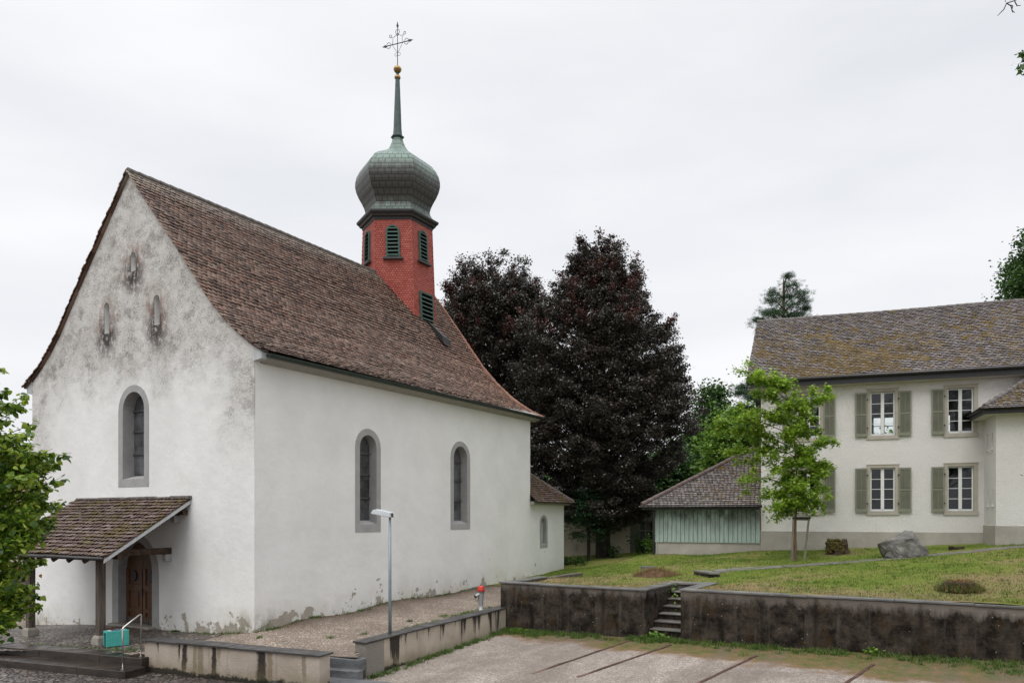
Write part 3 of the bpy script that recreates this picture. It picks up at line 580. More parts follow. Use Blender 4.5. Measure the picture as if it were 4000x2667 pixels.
# door with arched stone frame
uc, ho, z0, zs, hi, zi, zsi = DOOR
m = MB(); m.ring(arch(uc, ho, z0, zs), arch(uc, hi, z0, zsi), fG, -.015, .03, .34); m.build('door_surround', P['surround'], CH)
sl = MB(); sl.box(-.28, .36, uc - 1.12, uc + 1.12, -.6, -.235); sl.build('door_sill', P['paving_stone'], CH, bevel=.015)
half = []
def leaf(sgn):
    n = 10; pts = [(uc + sgn * .006, zi), (uc + sgn * hi, zi)] + [(uc + sgn * hi * math.cos(a_), zsi + hi * math.sin(a_)) for a_ in [math.pi / 2 * i / n for i in range(1, n)]] + [(uc + sgn * .006, zsi + hi)]
    m = MB(); m.prism(pts, fG, .30, .37); c = uc + sgn * hi / 2
    for (u0, u1, v0, v1) in ((-.44, .44, zi, zi + .2), (-.44, -.33, zi + .2, 1.62), (.30, .44, zi + .2, 1.62), (-.33, .30, .14, .26), (-.33, .30, .86, 1.02), (-.33, .30, 1.02, 1.06)):
        m.box(.262, .302, c + u0, c + u1, v0, v1)
    m.box(.272, .302, c - .22, c + .2, .32, .80)
    d = m.build('door', P['door'], CH)
    k = MB(); k.box(.255, .30, c - .44, c + .44, zi, zi + .16); k.build('kick_board', P['paving_stone'] if False else P['beam_post'], d)
    r = MB(); star = []
    for i in range(24): a_ = 2 * math.pi * i / 24; q = .155 if i % 2 == 0 else .12; star.append((c + q * .95 * math.cos(a_), 1.36 + q * 1.25 * math.sin(a_)))
    r.prism(star, fG, .245, .299); r.build('grille', P['iron'], d)
    return d
leaf(-1); dl_ = leaf(1)
hn = MB(); hn.box(.23, .26, uc - .03, uc + .03, .7, .95); hn.tube([(.24, uc, .86), (.19, uc, .86), (.19, uc - .12, .85)], .012); hn.build('handle', P['iron'], dl_)

# eaves: kneeler boxes at the gable, cove, gutter
for ys, side in ((0, -1), (12.2, 1)):
    k = MB(); pts = [(ys, 7.97), (ys + side * .33, 8.01), (ys + side * .35, 8.2), (ys + side * .36, 8.27), (ys, 8.44)]
    k.prism(pts, fG, -.02, .22); k.build('kneeler', P['greyboard'], CH)
    c = MB(); pr = [(ys + side * .003, 7.93), (ys + side * .05, 7.93), (ys + side * .1, 7.97), (ys + side * .24, 8.00), (ys + side * .35, 8.05), (ys + side * .35, 8.20), (ys + side * .003, 8.36)]
    c.prism(pr, fG, .22, 17.05 if side < 0 else 16.9); c.build('cornice', P['cove'], CH)
    gt = MB(); n = 7; yc = ys + side * .47; prg = [(yc + .095 * math.cos(math.pi + math.pi * i / n), 8.15 + .12 * math.sin(math.pi + math.pi * i / n)) for i in range(n + 1)] + [(yc + .08, 8.15), (yc + .0, 8.085), (yc - .08, 8.15)]
    gt.prism(prg, fG, .12, 17.12); gt.build('gutter', P['gutter_green'], CH)

# ---- tiles: template in (along ridge x, down slope y, normal z), origin at upper centre
def tile_template(wd, ln, th=.014, pointed=.55, lift=0.0):
    h = wd / 2; sh = .70 if pointed < .6 else .78; b = [(-h, 0), (-h, ln * sh), (-h * pointed * 1.25, ln * .93), (0, ln), (h * pointed * 1.25, ln * .93), (h, ln * sh), (h, 0)]
    n = len(b); v = [(x, y, 0) for x, y in b] + [(x, y, -th) for x, y in b]
    f = [tuple(range(n - 1, -1, -1))] + [(i, (i + 1) % n, (i + 1) % n + n, i + n) for i in range(0, n - 1)]
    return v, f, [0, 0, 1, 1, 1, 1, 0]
def tile_field(rows, name, mat, parent, wd, ex, seed=1, pointed=.42, extra=None, lift=.05, jit=1.0, th=.022):
    """rows: list of (P0, along unit vector, length, down unit vector, offset); one course each"""
    rg = np.random.default_rng(seed); loc = []; ms = []; ln = ex * 1.5
    for k, (p0, al, lg, dn, off) in enumerate(rows):
        p0 = np.array(p0, float); al = np.array(al, float); dn = np.array(dn, float); n = max(1, int(round((lg) / wd))); s_ = (np.arange(n) + .5 + (k % 2) * .5 - .25) * (lg / n)
        nm = np.cross(al, dn); nm /= np.linalg.norm(nm)
        if nm[2] < 0: nm = -nm
        if k % 2: s_ = np.concatenate([[0.0], s_])
        for qi, q in enumerate(s_):
            a_ = rg.normal(0, .022 * jit); tl = lift / ln + rg.normal(0, .012 * jit)
            x = al * math.cos(a_) + dn * math.sin(a_); y = dn * math.cos(a_) - al * math.sin(a_); y2 = y * math.cos(tl) + nm * math.sin(tl); z2 = np.cross(x, y2)
            if z2 @ nm < 0: z2 = -z2
            if k % 2 and qi == 0: x = x * .5
            loc.append(p0 + al * q - dn * (ln - ex) + dn * rg.normal(0, .005 * jit) + nm * (.012 + rg.normal(0, .003 * jit))); ms.append(np.stack([x, y2, z2], 1))
    tv, tf, mi = tile_template(wd * .95, ln, th, pointed)
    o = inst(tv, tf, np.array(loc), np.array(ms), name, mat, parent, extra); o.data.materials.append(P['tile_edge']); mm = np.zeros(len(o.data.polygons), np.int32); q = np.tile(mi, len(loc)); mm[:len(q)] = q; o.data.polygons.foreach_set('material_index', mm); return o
ENDT = np.array([[0, 16.95], [5.8, 16.9], [6.78, 17.1]])          # the far verge; the slope sags towards it

et = lambda d: float(np.interp(d, ENDT[:, 0], ENDT[:, 1]))
dd = [0]; seg = np.hypot(np.diff(PROF[:, 0]), np.diff(PROF[:, 1])); cum = np.concatenate([[0], np.cumsum(seg)]); TOT = cum[-1]
EX = .185; nrow = int(TOT / EX); rows = []; rgc = np.random.default_rng(7)
deck = MB()
for side in (-1, 1):
    ds = [0, .5, 1, 1.5, 2, 2.5, 3, 3.6, 4.2, 4.8, 5.4, 6.1, 6.52]
    for a_, b_ in zip(ds[:-1], ds[1:]):
        y0, y1 = 6.1 + side * a_, 6.1 + side * b_; q = [(-.09, y0, pz(a_) - .015), (et(a_), y0, pe(a_) - .015), (et(b_), y1, pe(b_) - .015), (-.09, y1, pz(b_) - .015)]
        deck.add(q + [(x, y, z - .06) for x, y, z in q], [(0, 1, 2, 3), (4, 7, 6, 5), (0, 3, 7, 4), (1, 5, 6, 2)])
    for k in range(nrow + 1):
        s0 = min(k * EX + .05, TOT - .01); d0 = float(np.interp(s0, cum, PROF[:, 0])); d1 = float(np.interp(min(s0 + .05, TOT), cum, PROF[:, 0])); d1 = max(d1, d0 + .01)
        v = np.array([0, side * (d1 - d0), pz(d1) - pz(d0)]) if s0 + .05 < TOT else np.array([0, side * .68, -.36]); v /= np.linalg.norm(v)
        p = (-.10 + rgc.normal(0, .012), 6.1 + side * d0, pz(d0) + .012 * math.sin(k * .7)); al_ = np.array([17., 0, -bd(d0)]); al_ /= np.linalg.norm(al_); v = v - al_ * (v @ al_); v /= np.linalg.norm(v); rows.append((p, tuple(al_), et(d0) + .10, tuple(v), k))
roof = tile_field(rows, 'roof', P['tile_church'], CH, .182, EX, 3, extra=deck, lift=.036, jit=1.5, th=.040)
# ridge and verge tiles
def ridge_tiles(path, name, mat, parent, r=.11, step=.36, lift=.03):
    m = MB(); rg = random.Random(4); pts = [Vector(p) for p in path]; acc = []
    for a_, b_ in zip(pts[:-1], pts[1:]):
        n = max(1, round((b_ - a_).length / step))
        for i in range(n): acc.append((a_.lerp(b_, i / n), a_.lerp(b_, (i + 1.12) / n)))
    for i, (a_, b_) in enumerate(acc):
        j = rg.uniform(-.008, .008); a_ = a_ + Vector((0, j, lift + j)); b_ = b_ + Vector((0, j, lift + j)); m.tube([a_, a_ + (b_ - a_) * .12, b_], [r * 1.12, r * 1.12, r * .94], 9)
    return m.build(name, mat, parent, smooth=False)
ridge_tiles([(-.08, 6.1, 14.93), (5, 6.1, 14.95), (12.6, 6.1, 14.92)], 'ridge_tiles', P['ridge'], roof, .10, .38)
ridge_tiles([(15.5, 6.1, 14.93), (16.95, 6.1, 14.93)], 'ridge_tiles', P['ridge'], roof, .10)
ridge_tiles([(et(d), 6.1 - d, pe(d)) for d in (0, .8, 1.6, 2.4, 3.2, 4, 4.8, 5.4, 6.1, 6.52)], 'verge_tiles', P['ridge_red'], roof, .085, .36, .04)
ridge_tiles([(et(d), 6.1 + d, pe(d)) for d in (0, 1.6, 3.2, 4.8, 6.1, 6.52)], 'verge_tiles', P['ridge_red'], roof, .085, .36, .04)

# ---- turret
TX, TY, TR = 14.06, 6.1, 1.70
hexv = lambda r, z, ph=0: [(TX + r * math.cos(math.pi + i * math.pi / 3), TY + r * math.sin(math.pi + i * math.pi / 3), z) for i in range(6)]
def hexloft(prof, m=None):
    m = m or MB(); vs = []
    for r, z in prof: vs += hexv(r, z)
    fs = [(i * 6 + j, i * 6 + (j + 1) % 6, (i + 1) * 6 + (j + 1) % 6, (i + 1) * 6 + j) for i in range(len(prof) - 1) for j in range(6)]
    fs += [tuple(range(5, -1, -1)), tuple((len(prof) - 1) * 6 + j for j in range(6))]; return m.add(vs, fs)
ZT = 17.72
core = hexloft([(TR - .04, 10.6), (TR - .04, ZT)])
sc_rows = []
for j in range(6):
    a_, b_ = np.array(hexv(TR, 0)[j]), np.array(hexv(TR, 0)[(j + 1) % 6]); al = (b_ - a_); lg = float(np.linalg.norm(al)); al /= lg
    for k in range(68): sc_rows.append(((a_[0], a_[1], ZT - .05 - k * .105), tuple(al), lg, (0, 0, -1.0), k))
def scale_field():
    rg = np.random.default_rng(9); loc, ms = [], []; wd = .123
    for k, (p0, al, lg, dn, kk) in enumerate(sc_rows):
        p0 = np.array(p0); al = np.array(al); n = 14; w_ = lg / n; out = np.cross(al, (0, 0, 1.)); c_ = p0[:2] + al[:2] * lg / 2 - np.array([TX, TY])
        if out[:2] @ c_ < 0: out = -out
        for q in range(n):
            s_ = (q + .5 + (kk % 2 - .5) * .5) * w_; loc.append(p0 + al * s_ - np.array([0, 0, -.05]) + out * .0); t = .09 + rg.normal(0, .012); y = np.array([0, 0, -1.]) * math.cos(t) + out * math.sin(t)
            ms.append(np.stack([al, y, np.cross(al, y) * (1 if np.cross(al, y) @ out > 0 else -1)], 1))
    tv, tf, _ = tile_template(.12, .155, .012, .75); return inst(tv, tf, np.array(loc), np.array(ms), 'turret', P['shingle'], CH, core)
turret = scale_field()
def face_frame(j, off=0.0):
    a_, b_ = np.array(hexv(TR, 0)[j]), np.array(hexv(TR, 0)[(j + 1) % 6]); mid = (a_ + b_) / 2; al = (b_ - a_) / np.linalg.norm(b_ - a_); out = mid - np.array([TX, TY, 0]); out /= np.linalg.norm(out)
    return lambda u, v, w_: tuple(mid + al * u - out * (w_) + np.array([0, 0, v]) + out * off)
def louvre_window(j, uc, hw_, z0, z1, round_=True, nsl=8, sill=True):
    f = face_frame(j); outl = arch(uc, hw_, z0, z1 - hw_, 8) if round_ else [(uc - hw_, z0), (uc + hw_, z0), (uc + hw_, z1), (uc - hw_, z1)]
    h2 = hw_ - .075; inn = arch(uc, h2, z0 + .07, z1 - hw_, 8) if round_ else [(uc - h2, z0 + .07), (uc + h2, z0 + .07), (uc + h2, z1 - .08), (uc - h2, z1 - .08)]
    m = MB(); m.ring(outl, inn, f, -.10, .02, -.03); wv = m.build('louvre_window', P['louvre'], turret)
    b = MB(); b.prism(inn, f, -.045, -.035); b.build('opening', P['black'], wv)
    for k in range(nsl):
        zz = z0 + .12 + (z1 - z0 - .3) * k / (nsl - 1) if round_ else z0 + .12 + (z1 - z0 - .2) * k / nsl
        hh = h2 if (zz < z1 - hw_ or not round_) else math.sqrt(max(h2 * h2 - (zz - z1 + hw_) ** 2, .004))
        s_ = MB(); s_.add([f(uc + i * hh, zz + a_, w_) for i in (-1, 1) for a_, w_ in ((-.03, -.135), (-.008, -.135), (.075, -.05), (.053, -.05))], [(0, 1, 2, 3), (4, 7, 6, 5), (0, 4, 5, 1), (1, 5, 6, 2), (2, 6, 7, 3), (3, 7, 4, 0)]); s_.build('slat', P['louvre'], wv)
    if sill:
        q = MB(); q.add([f(uc + i * (hw_ + .14), z0 - .09 + k * .09, -.02 - j2 * .17) for k in (0, 1) for j2 in (0, 1) for i in (-1, 1)], [(0, 2, 3, 1), (4, 5, 7, 6), (0, 1, 5, 4), (2, 6, 7, 3), (0, 4, 6, 2), (1, 3, 7, 5)]); q.build('sill', P['cornice'], wv)
    return wv
for j in range(6): louvre_window(j, 0.0, .32, 15.62, 17.18)
lw = louvre_window(1, .10, .50, 11.7, 14.15, False, 11, False)
# the shaft spreads slightly towards the roof
def spread(o):
    co = np.empty(len(o.data.vertices) * 3); o.data.vertices.foreach_get('co', co); co = co.reshape(-1, 3); co[:, 1] = TY + (co[:, 1] - TY) * (1 + .16 * np.clip((ZT - co[:, 2]) / 5.2, 0, 1.3)); o.data.vertices.foreach_set('co', co.ravel()); o.data.update()
    for ch in o.children: spread(ch)
bpy.context.view_layer.update(); spread(turret)
# small dark opening with a tilted frame at the foot of the turret
m = MB(); m.add([(14.05, 3.35, 11.95), (14.55, 3.22, 11.78), (14.15, 4.45, 12.95), (14.05, 3.30, 11.60), (14.55, 3.2, 11.5), (14.15, 4.4, 12.6)], [(0, 1, 2), (3, 5, 4), (0, 3, 4, 1), (1, 4, 5, 2), (2, 5, 3, 0)]); m.build('roof_hatch', P['fascia'], roof)
hexm = hexloft([(TR - .02, 17.42), (TR + .05, 17.46), (TR + .07, 17.56), (TR + .18, 17.60), (TR + .22, 17.68), (TR + .31, 17.74), (2.04, 17.80), (2.04, 17.86), (1.92, 17.90), (1.5, 17.92)]); hexm.build('cornice', P['cornice'], turret)
on = [(1.99, 17.865), (1.84, 17.95), (1.70, 18.08), (1.61, 18.24), (1.60, 18.36), (1.66, 18.56), (1.78, 18.8), (1.93, 19.06), (2.05, 19.34), (2.11, 19.6), (2.10, 19.86), (2.03, 20.12), (1.89, 20.38), (1.69, 20.62), (1.42, 20.82), (1.12, 20.98), (.86, 21.12), (.66, 21.26), (.50, 21.44), (.385, 21.62), (.30, 21.82), (.25, 21.98), (.24, 22.02)]
dome = hexloft(on).build('onion_dome', P['onion'], turret)
hexloft([(.25, 21.99), (.335, 22.07), (.335, 22.10), (.23, 22.18), (.20, 22.5), (.165, 23.5), (.125, 24.5), (.108, 24.95), (.06, 25.0)]).build('spire', P['spire'], dome)
MB().lathe([(.02, 24.94), (.105, 24.95), (.15, 25.0), (.155, 25.05), (.12, 25.13), (.065, 25.16)], 20, (TX, TY)).build('finial_ball', P['gold'], dome, smooth=True)
MB().lathe([(.065, 25.1), (.065, 25.3)], 12, (TX, TY)).build('finial_neck', P['spire'], dome, smooth=True)
MB().lathe([(.03, 25.26), (.11, 25.28), (.17, 25.35), (.2, 25.43), (.2, 25.46), (.17, 25.53), (.10, 25.6), (.03, 25.63)], 24, (TX, TY)).build('finial_ball', P['gold'], dome, smooth=True)
# wrought cross, in a plane turned so that the right arm comes forward
ca_ = math.atan2(1750, -4533) - ANG; cx_, cy_ = math.cos(ca_), math.sin(ca_)         # left-back direction in church frame
def X3(u, z): return (TX - cx_ * u, TY - cy_ * u, z)                                 # u>0 is right in the picture
m = MB(); m.tube([X3(0, 25.6), X3(0, 27.55)], [.022, .016], 6); ZC = 26.72
m.tube([X3(-.62, ZC), X3(.62, ZC)], .022, 6)
def curl(pts, r=.012): m.tube([X3(u, z) for u, z in pts], r, 5)
for s_ in (-1, 1):
    curl([(0, 26.22), (s_ * .3, ZC)], .01); curl([(s_ * .33, ZC), (s_ * .27, ZC + .12), (s_ * .25, ZC + .24), (s_ * .34, ZC + .36), (s_ * .2, ZC + .36), (s_ * .08, ZC + .42), (0, ZC + .52)])
    curl([(0, 26.2)] + [(s_ * (.09 - .07 * math.cos(t)), 26.18 - .075 * math.sin(t)) for t in np.linspace(.3, 5, 9)], .009)
    curl([(0, 27.1), (s_ * .07, 27.18), (s_ * .11, 27.32), (s_ * .06, 27.42), (0, 27.36)], .014)
    for q in (-1, 1): curl([(s_ * .60, ZC), (s_ * .60, ZC + q * .09), (s_ * .52, ZC + q * .15), (s_ * .44, ZC + q * .12), (s_ * .38, ZC + q * .06)], .014)
    curl([(s_ * (.40 + .06 * math.cos(t)), ZC + .44 + .07 * math.sin(t)) for t in np.linspace(0, 6.3, 10)], .014)
    f_ = lambda u, z, w_: tuple(np.array(X3(u, z)) + np.array([-cy_, cx_, 0]) * w_)
    m.prism([(s_ * .62, ZC - .02), (s_ * .68, ZC - .07), (s_ * .78, ZC - .02), (s_ * .86, ZC), (s_ * .78, ZC + .02), (s_ * .68, ZC + .07), (s_ * .62, ZC + .02)][::s_], f_, -.02, .02)
m.prism([(-.02, 27.5), (-.06, 27.6), (-.02, 27.7), (0, 27.8), (.02, 27.7), (.06, 27.6), (.02, 27.5)][::-1], f_, -.02, .02)
m.build('cross', P['iron'], dome)

# ---- low choir annex behind the nave
AZ = 4.05
m = MB(); AW = (18.02, .40, 1.78, 3.02, .22, 1.93, 3.05)
m.wall([(16.6, -1), (20.25, -1), (20.25, AZ), (16.6, AZ)], [arch(*AW[:4])], lambda u, v, w_: (u, .03 + w_, v), .3)
m.add([(20.25, .03, -1), (20.25, 8, -1), (20.25, 8, AZ), (20.25, .03, AZ)], [(0, 1, 2, 3)]); m.add([(16.6, 8, -1), (20.25, 8, -1), (20.25, 8, AZ), (16.6, 8, AZ)], [(0, 1, 2, 3)])
m.build('choir_wall', P['plaster'], CH, fix=False)
fA = lambda u, v, w_: (u, .03 + w_, v)
church_window(AW, fA, deep=.25, bars=0, glass=P['bottle'])
wf = MB()
for zz in (2.02, 2.32, 2.62, 2.92): wf.box(17.8, 18.24, .22, .25, zz - .015, zz + .015)
wf.box(17.80, 17.84, .21, .26, 1.98, 3.08); wf.box(18.2, 18.24, .21, .26, 1.98, 3.08); wf.box(18.0, 18.03, .22, .25, 2, 3.2); wf.build('window_frame', P['white_paint'], CH)
m = MB(); m.box(16.6, 20.5, -.20, .03, AZ - .12, AZ + .02); m.box(20.25, 20.5, .03, 8.2, AZ - .12, AZ + .02); m.build('choir_eave', P['cove'], CH)
m = MB(); m.tube([(16.6, -.30, AZ + .03), (20.6, -.30, AZ + .03)], .06, 8); m.build('gutter', P['gutter_green'], CH)
rows = []; sl_ = math.radians(40); k = 0; ex = .16
while k * ex * math.cos(sl_) < 3.9:
    h_ = k * ex; r_ = h_ * math.cos(sl_); xx = 20.62 - r_
    if xx - 16.6 < .15: break
    rows.append(((16.6, -.36 + r_, AZ + .06 + h_ * math.sin(sl_)), (1, 0, 0), xx - 16.6, (0, -math.cos(sl_), -math.sin(sl_)), k))
    rows.append(((xx, -.36 + r_, AZ + .06 + h_ * math.sin(sl_)), (0, 1, 0), 8.4 - r_, (math.cos(sl_), 0, -math.sin(sl_)), k)); k += 1
dk_ = MB(); t4 = 4.0 * math.tan(sl_); dk_.add([(16.6, -.36, AZ + .03), (20.62, -.36, AZ + .03), (16.62, 3.64, AZ + .03 + t4), (16.6, 3.64, AZ + .03 + t4), (20.62, 8.4, AZ + .03), (16.62, 8.4, AZ + .03 + t4)], [(0, 1, 2, 3), (1, 4, 5, 2)])
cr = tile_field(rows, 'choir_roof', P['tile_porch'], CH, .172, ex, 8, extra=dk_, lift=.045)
ridge_tiles([(20.6, -.34, AZ + .06), (17.0, 3.26, AZ + .06 + 3.6 * math.tan(sl_))], 'hip_tiles', P['ridge'], cr, .07, .36)

# ---- porch
EV = -2.79; ZW, ZE = 3.95, 2.21; pl_ = math.hypot(2.79, ZW - ZE); dn = ((EV) / pl_, 0, -(ZW - ZE) / pl_); up_ = (-dn[0], 0, -dn[2]); Y0, Y1 = 2.94, 9.2
rows = []; ex = .185; n = int(pl_ / ex)
for k in range(n + 1):
    s_ = k * ex; rows.append(((dn[0] * s_, Y0, ZW + dn[2] * s_ + .02), (0, 1, 0), Y1 - Y0, dn, k))
dk_ = MB(); q = [(0.0, Y0, ZW - .02), (0.0, Y1, ZW - .02), (EV, Y1, ZE - .02), (EV, Y0, ZE - .02)]; dk_.add(q + [(x, y, z - .05) for x, y, z in q], [(0, 1, 2, 3), (4, 7, 6, 5), (0, 3, 7, 4), (1, 5, 6, 2), (0, 4, 5, 1), (3, 2, 6, 7)])
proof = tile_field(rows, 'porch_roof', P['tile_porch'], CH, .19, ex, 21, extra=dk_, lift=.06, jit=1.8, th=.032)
m = MB(); rg_ = random.Random(2)
for i in range(14): y = Y0 + .15 + i * .44; m.box(-.17, .02, y - .24, y + .23, ZW - .03, ZW + .065 + rg_.uniform(-.015, .015))
m.build('mortar_flashing', P['ridge'], proof, bevel=.02)
for yy, nm in ((Y0 - .035, 'verge_board'), (Y1 + .005, 'verge_board')):
    m = MB(); m.add([(x, y, z) for y in (yy, yy + .03) for x, z in ((0, ZW - .06), (EV - .03, ZE - .06), (EV - .03, ZE - .16), (0, ZW - .17))], [(0, 1, 2, 3), (4, 7, 6, 5), (0, 4, 5, 1), (1, 5, 6, 2), (2, 6, 7, 3), (3, 7, 4, 0)]); m.build(nm, P['greyboard'], proof)
m = MB(); m.tube([(EV - .06, Y0 - .02, ZE - .04), (EV - .06, Y1 + .1, ZE - .04)], .055, 10); m.build('gutter', P['gutter_black'], proof, smooth=True)
for k in range(8):
    yy = Y0 + .25 + k * .82; m = MB(); m.beam((0, yy, ZW - .16), (EV + .02, yy, ZE - .16), .09, .11, (0, 0, 1)); m.build('rafter', P['beam'], proof)
for yy in (4.15, 8.05):
    gz = terr(*cw(-2.17, yy)); m = MB(); m.box(-2.27, -2.07, yy - .11, yy + .11, gz + .26, 2.12); m.build('post', P['beam_post'], CH, bevel=.012)
    m = MB(); m.add([(-2.17 + i * r_, yy + j * r_, z) for z, r_ in ((gz - .2, .2), (gz + .2, .17), (gz + .27, .125)) for i, j in ((-1, -1), (1, -1), (1, 1), (-1, 1))], [(0, 1, 5, 4), (1, 2, 6, 5), (2, 3, 7, 6), (3, 0, 4, 7), (4, 5, 9, 8), (5, 6, 10, 9), (6, 7, 11, 10), (7, 4, 8, 11), (8, 9, 10, 11)]); m.build('post_footing', P['paving_stone'], CH)
    bo = yy - .2 if yy < 5 else yy + .2
    m = MB(); m.beam((-2.3, bo, 2.27), (.0, bo, 2.27), .17, .2); m.build('tie_beam', P['beam'], CH, bevel=.01)
    m = MB(); m.box(-.22, .0, bo - .09, bo + .09, 1.93, 2.165); m.build('corbel', P['surround'], CH, bevel=.02)
m = MB(); m.box(-2.28, -2.08, Y0 + .2, Y1 - .2, 2.13, 2.30); m.build('wall_plate', P['beam'], CH, bevel=.01)
m = MB(); m.box(-.18, .0, Y0 + .12, Y0 + .75, 3.42, 3.58); m.build('purlin_end', P['beam'], CH); m = MB(); m.box(-.2, 0, Y0 + .5, Y0 + .72, 3.18, 3.415); m.build('corbel', P['surround'], CH, bevel=.02)

# ================================================================ the parsonage on the lawn
HB = 1.75
HO = thing('house', 'two storey cream roughcast house with sage shutters and mossy tiled roof', 'house', (HC[0], HC[1], HB), HANG)
fH = lambda u, v, w_: (u, w_, v)
def rect(u0, u1, v0, v1): return [(u0, v0), (u1, v0), (u1, v1), (u0, v1)]
JW = 8.88; HL = 22.0; HT = 9.16; HD = 10.0
wins = [(x, z) for x in (2.03, 5.04, 8.02) for z in (3.57, 6.87)]
holes = [rect(x - .55, x + .55, z, z + 1.93) for x, z in wins]
m = MB(); m.wall(rect(0, JW + .02, 2.62, HT), holes, fH, .25); m.add([(JW + .02, 0, 7), (HL, 0, 7), (HL, 0, HT), (JW + .02, 0, HT)], [(0, 1, 2, 3)])
m.add([(0, 0, 2.62), (0, HD, 2.62), (0, HD, HT), (0, HD / 2, 13.0), (0, 0, HT)], [(0, 1, 2, 3, 4)]); m.add([(HL, 0, 1), (HL, HD, 1), (HL, HD, HT), (HL, HD / 2, 13.0), (HL, 0, HT)], [(0, 1, 2, 3, 4)])
hb_ = [rect(x - .55, x + .55, z, z + 1.9) for x in (1.6, 4.45, 6.15, 8.9, 12) for z in (3.6, 6.9)]
m.wall(rect(0, HL, 2.62, HT), hb_, lambda u, v, w_: (u, HD - w_, v), .2)
m.build('wall', P['house_wall'], HO, fix=False)
m = MB(); m.box(-.03, JW, -.03, .3, .8, 2.68); m.box(-.03, .3, .3, HD + .03, .8, 2.68); m.box(JW, HL, .3, .6, .8, 2.65); m.box(.3, HL, HD - .3, HD + .03, .8, 2.68); m.build('plinth', P['plinth'], HO)
# dim rooms: floor slabs, spine wall with open doorways
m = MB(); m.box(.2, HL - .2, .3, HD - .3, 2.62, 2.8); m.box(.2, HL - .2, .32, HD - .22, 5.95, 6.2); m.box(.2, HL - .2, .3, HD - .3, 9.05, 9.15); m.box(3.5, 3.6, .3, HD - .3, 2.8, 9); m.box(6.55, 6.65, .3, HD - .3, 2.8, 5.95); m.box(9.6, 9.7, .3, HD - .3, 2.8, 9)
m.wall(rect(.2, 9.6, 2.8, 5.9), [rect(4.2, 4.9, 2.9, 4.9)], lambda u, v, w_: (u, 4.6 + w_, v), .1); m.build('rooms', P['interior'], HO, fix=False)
def house_window(cx, z0, zi):
    zt = z0 + 1.93; f = fH; s_ = MB()
    s_.ring(rect(cx - .63, cx + .63, z0 - .03, zt + .12), rect(cx - .49, cx + .49, z0, zt - .02), f, -.025, .02, .16)
    s_.box(cx - .65, cx + .65, -.05, .1, z0 - .155, z0 + .0); s_.box(cx - .66, cx + .66, -.045, .02, zt + .10, zt + .125)
    wv = s_.build('window', P['sandstone'], HO, fix=True)
    fr = MB(); a0, a1 = cx - .485, cx + .485; b0, b1 = z0 + .01, zt - .03
    fr.box(a0, a1, .10, .16, b0, b0 + .09); fr.box(a0, a1, .10, .16, b1 - .05, b1); fr.box(a0, a0 + .055, .10, .16, b0 + .09, b1 - .05); fr.box(a1 - .055, a1, .10, .16, b0 + .09, b1 - .05); fr.box(cx - .065, cx + .065, .085, .16, b0 + .09, b1 - .05); fr.box(cx - .02, cx + .02, .07, .085, b0 + .09, b1 - .05)
    for k in (1, 2, 3):
        zz = b0 + .09 + (b1 - b0 - .14) * k / 4
        for q0, q1 in ((a0 + .055, cx - .065), (cx + .065, a1 - .055)): fr.box(q0, q1, .11, .15, zz - .012, zz + .012)
    fr.build('window_frame', P['white_paint'], wv)
    gl = MB(); gl.add([(a0, .13, b0), (a1, .13, b0), (a1, .13, b1), (a0, .13, b1)], [(0, 1, 2, 3)]); gl.build('pane', P['pane'], wv, fix=False)
    for sx in (-1, 1):
        if sx > 0 and cx > 7: continue
        c = cx + sx * .86; s_ = MB(); w2 = .245; y0, y1 = -.10, -.055; zb, zt2 = z0 + .01 - .04, zt - .02 - .02 + (0 if zi else 0)
        s_.box(c - w2, c - w2 + .06, y0, y1, zb, zt2); s_.box(c + w2 - .06, c + w2, y0, y1, zb, zt2)
        for za, zc in ((zb, zb + .13), (zt2 - .08, zt2), ((zb + zt2) / 2 - .035, (zb + zt2) / 2 + .035)): s_.box(c - w2 + .06, c + w2 - .06, y0, y1, za, zc)
        zz = zb + .15
        while zz < zt2 - .10:
            if abs(zz - (zb + zt2) / 2) > .07:
                s_.add([(c + i * (w2 - .06), y, z_) for i in (-1, 1) for y, z_ in ((y0 + .006, zz - .02), (y1, zz + .012), (y1, zz + .022), (y0 + .006, zz - .008))], [(0, 1, 2, 3), (4, 7, 6, 5), (0, 4, 5, 1), (1, 5, 6, 2), (2, 6, 7, 3), (3, 7, 4, 0)])
            zz += .048 if not zi else .04
        s_.box(c - w2 + .05, c + w2 - .05, y1 - .003, y1 + .004, zb + .05, zt2 - .05)
        s_.box(c - .012, c + .012, y0 - .02, y0 - .001, zb + .1, zt2 - .06)
        s_.build('shutter', P['shutter'], HO, fix=True)
        for zz in (z0 + .35, zt - .35):
            h_ = MB(); h_.box(c - sx * w2 - .03, c - sx * w2 + .03, -.12, -.03, zz - .03, zz + .03); h_.build('hinge', P['iron'], HO)
    return wv
for x, z in wins: house_window(x, z, z > 6)
# back windows: plain frames
for h_ in hb_:
    u0, u1, v0, v1 = h_[0][0], h_[1][0], h_[0][1], h_[2][1]; m = MB()
    m.box(u0, u0 + .06, HD - .15, HD - .1, v0, v1); m.box(u1 - .06, u1, HD - .15, HD - .1, v0, v1); m.box((u0 + u1) / 2 - .06, (u0 + u1) / 2 + .06, HD - .15, HD - .1, v0, v1)
    for k in range(5): zz = v0 + (v1 - v0) * k / 4; m.box(u0, u1, HD - .14, HD - .11, zz - .02, zz + .02)
    m.build('back_window_frame', P['white_paint'], HO)
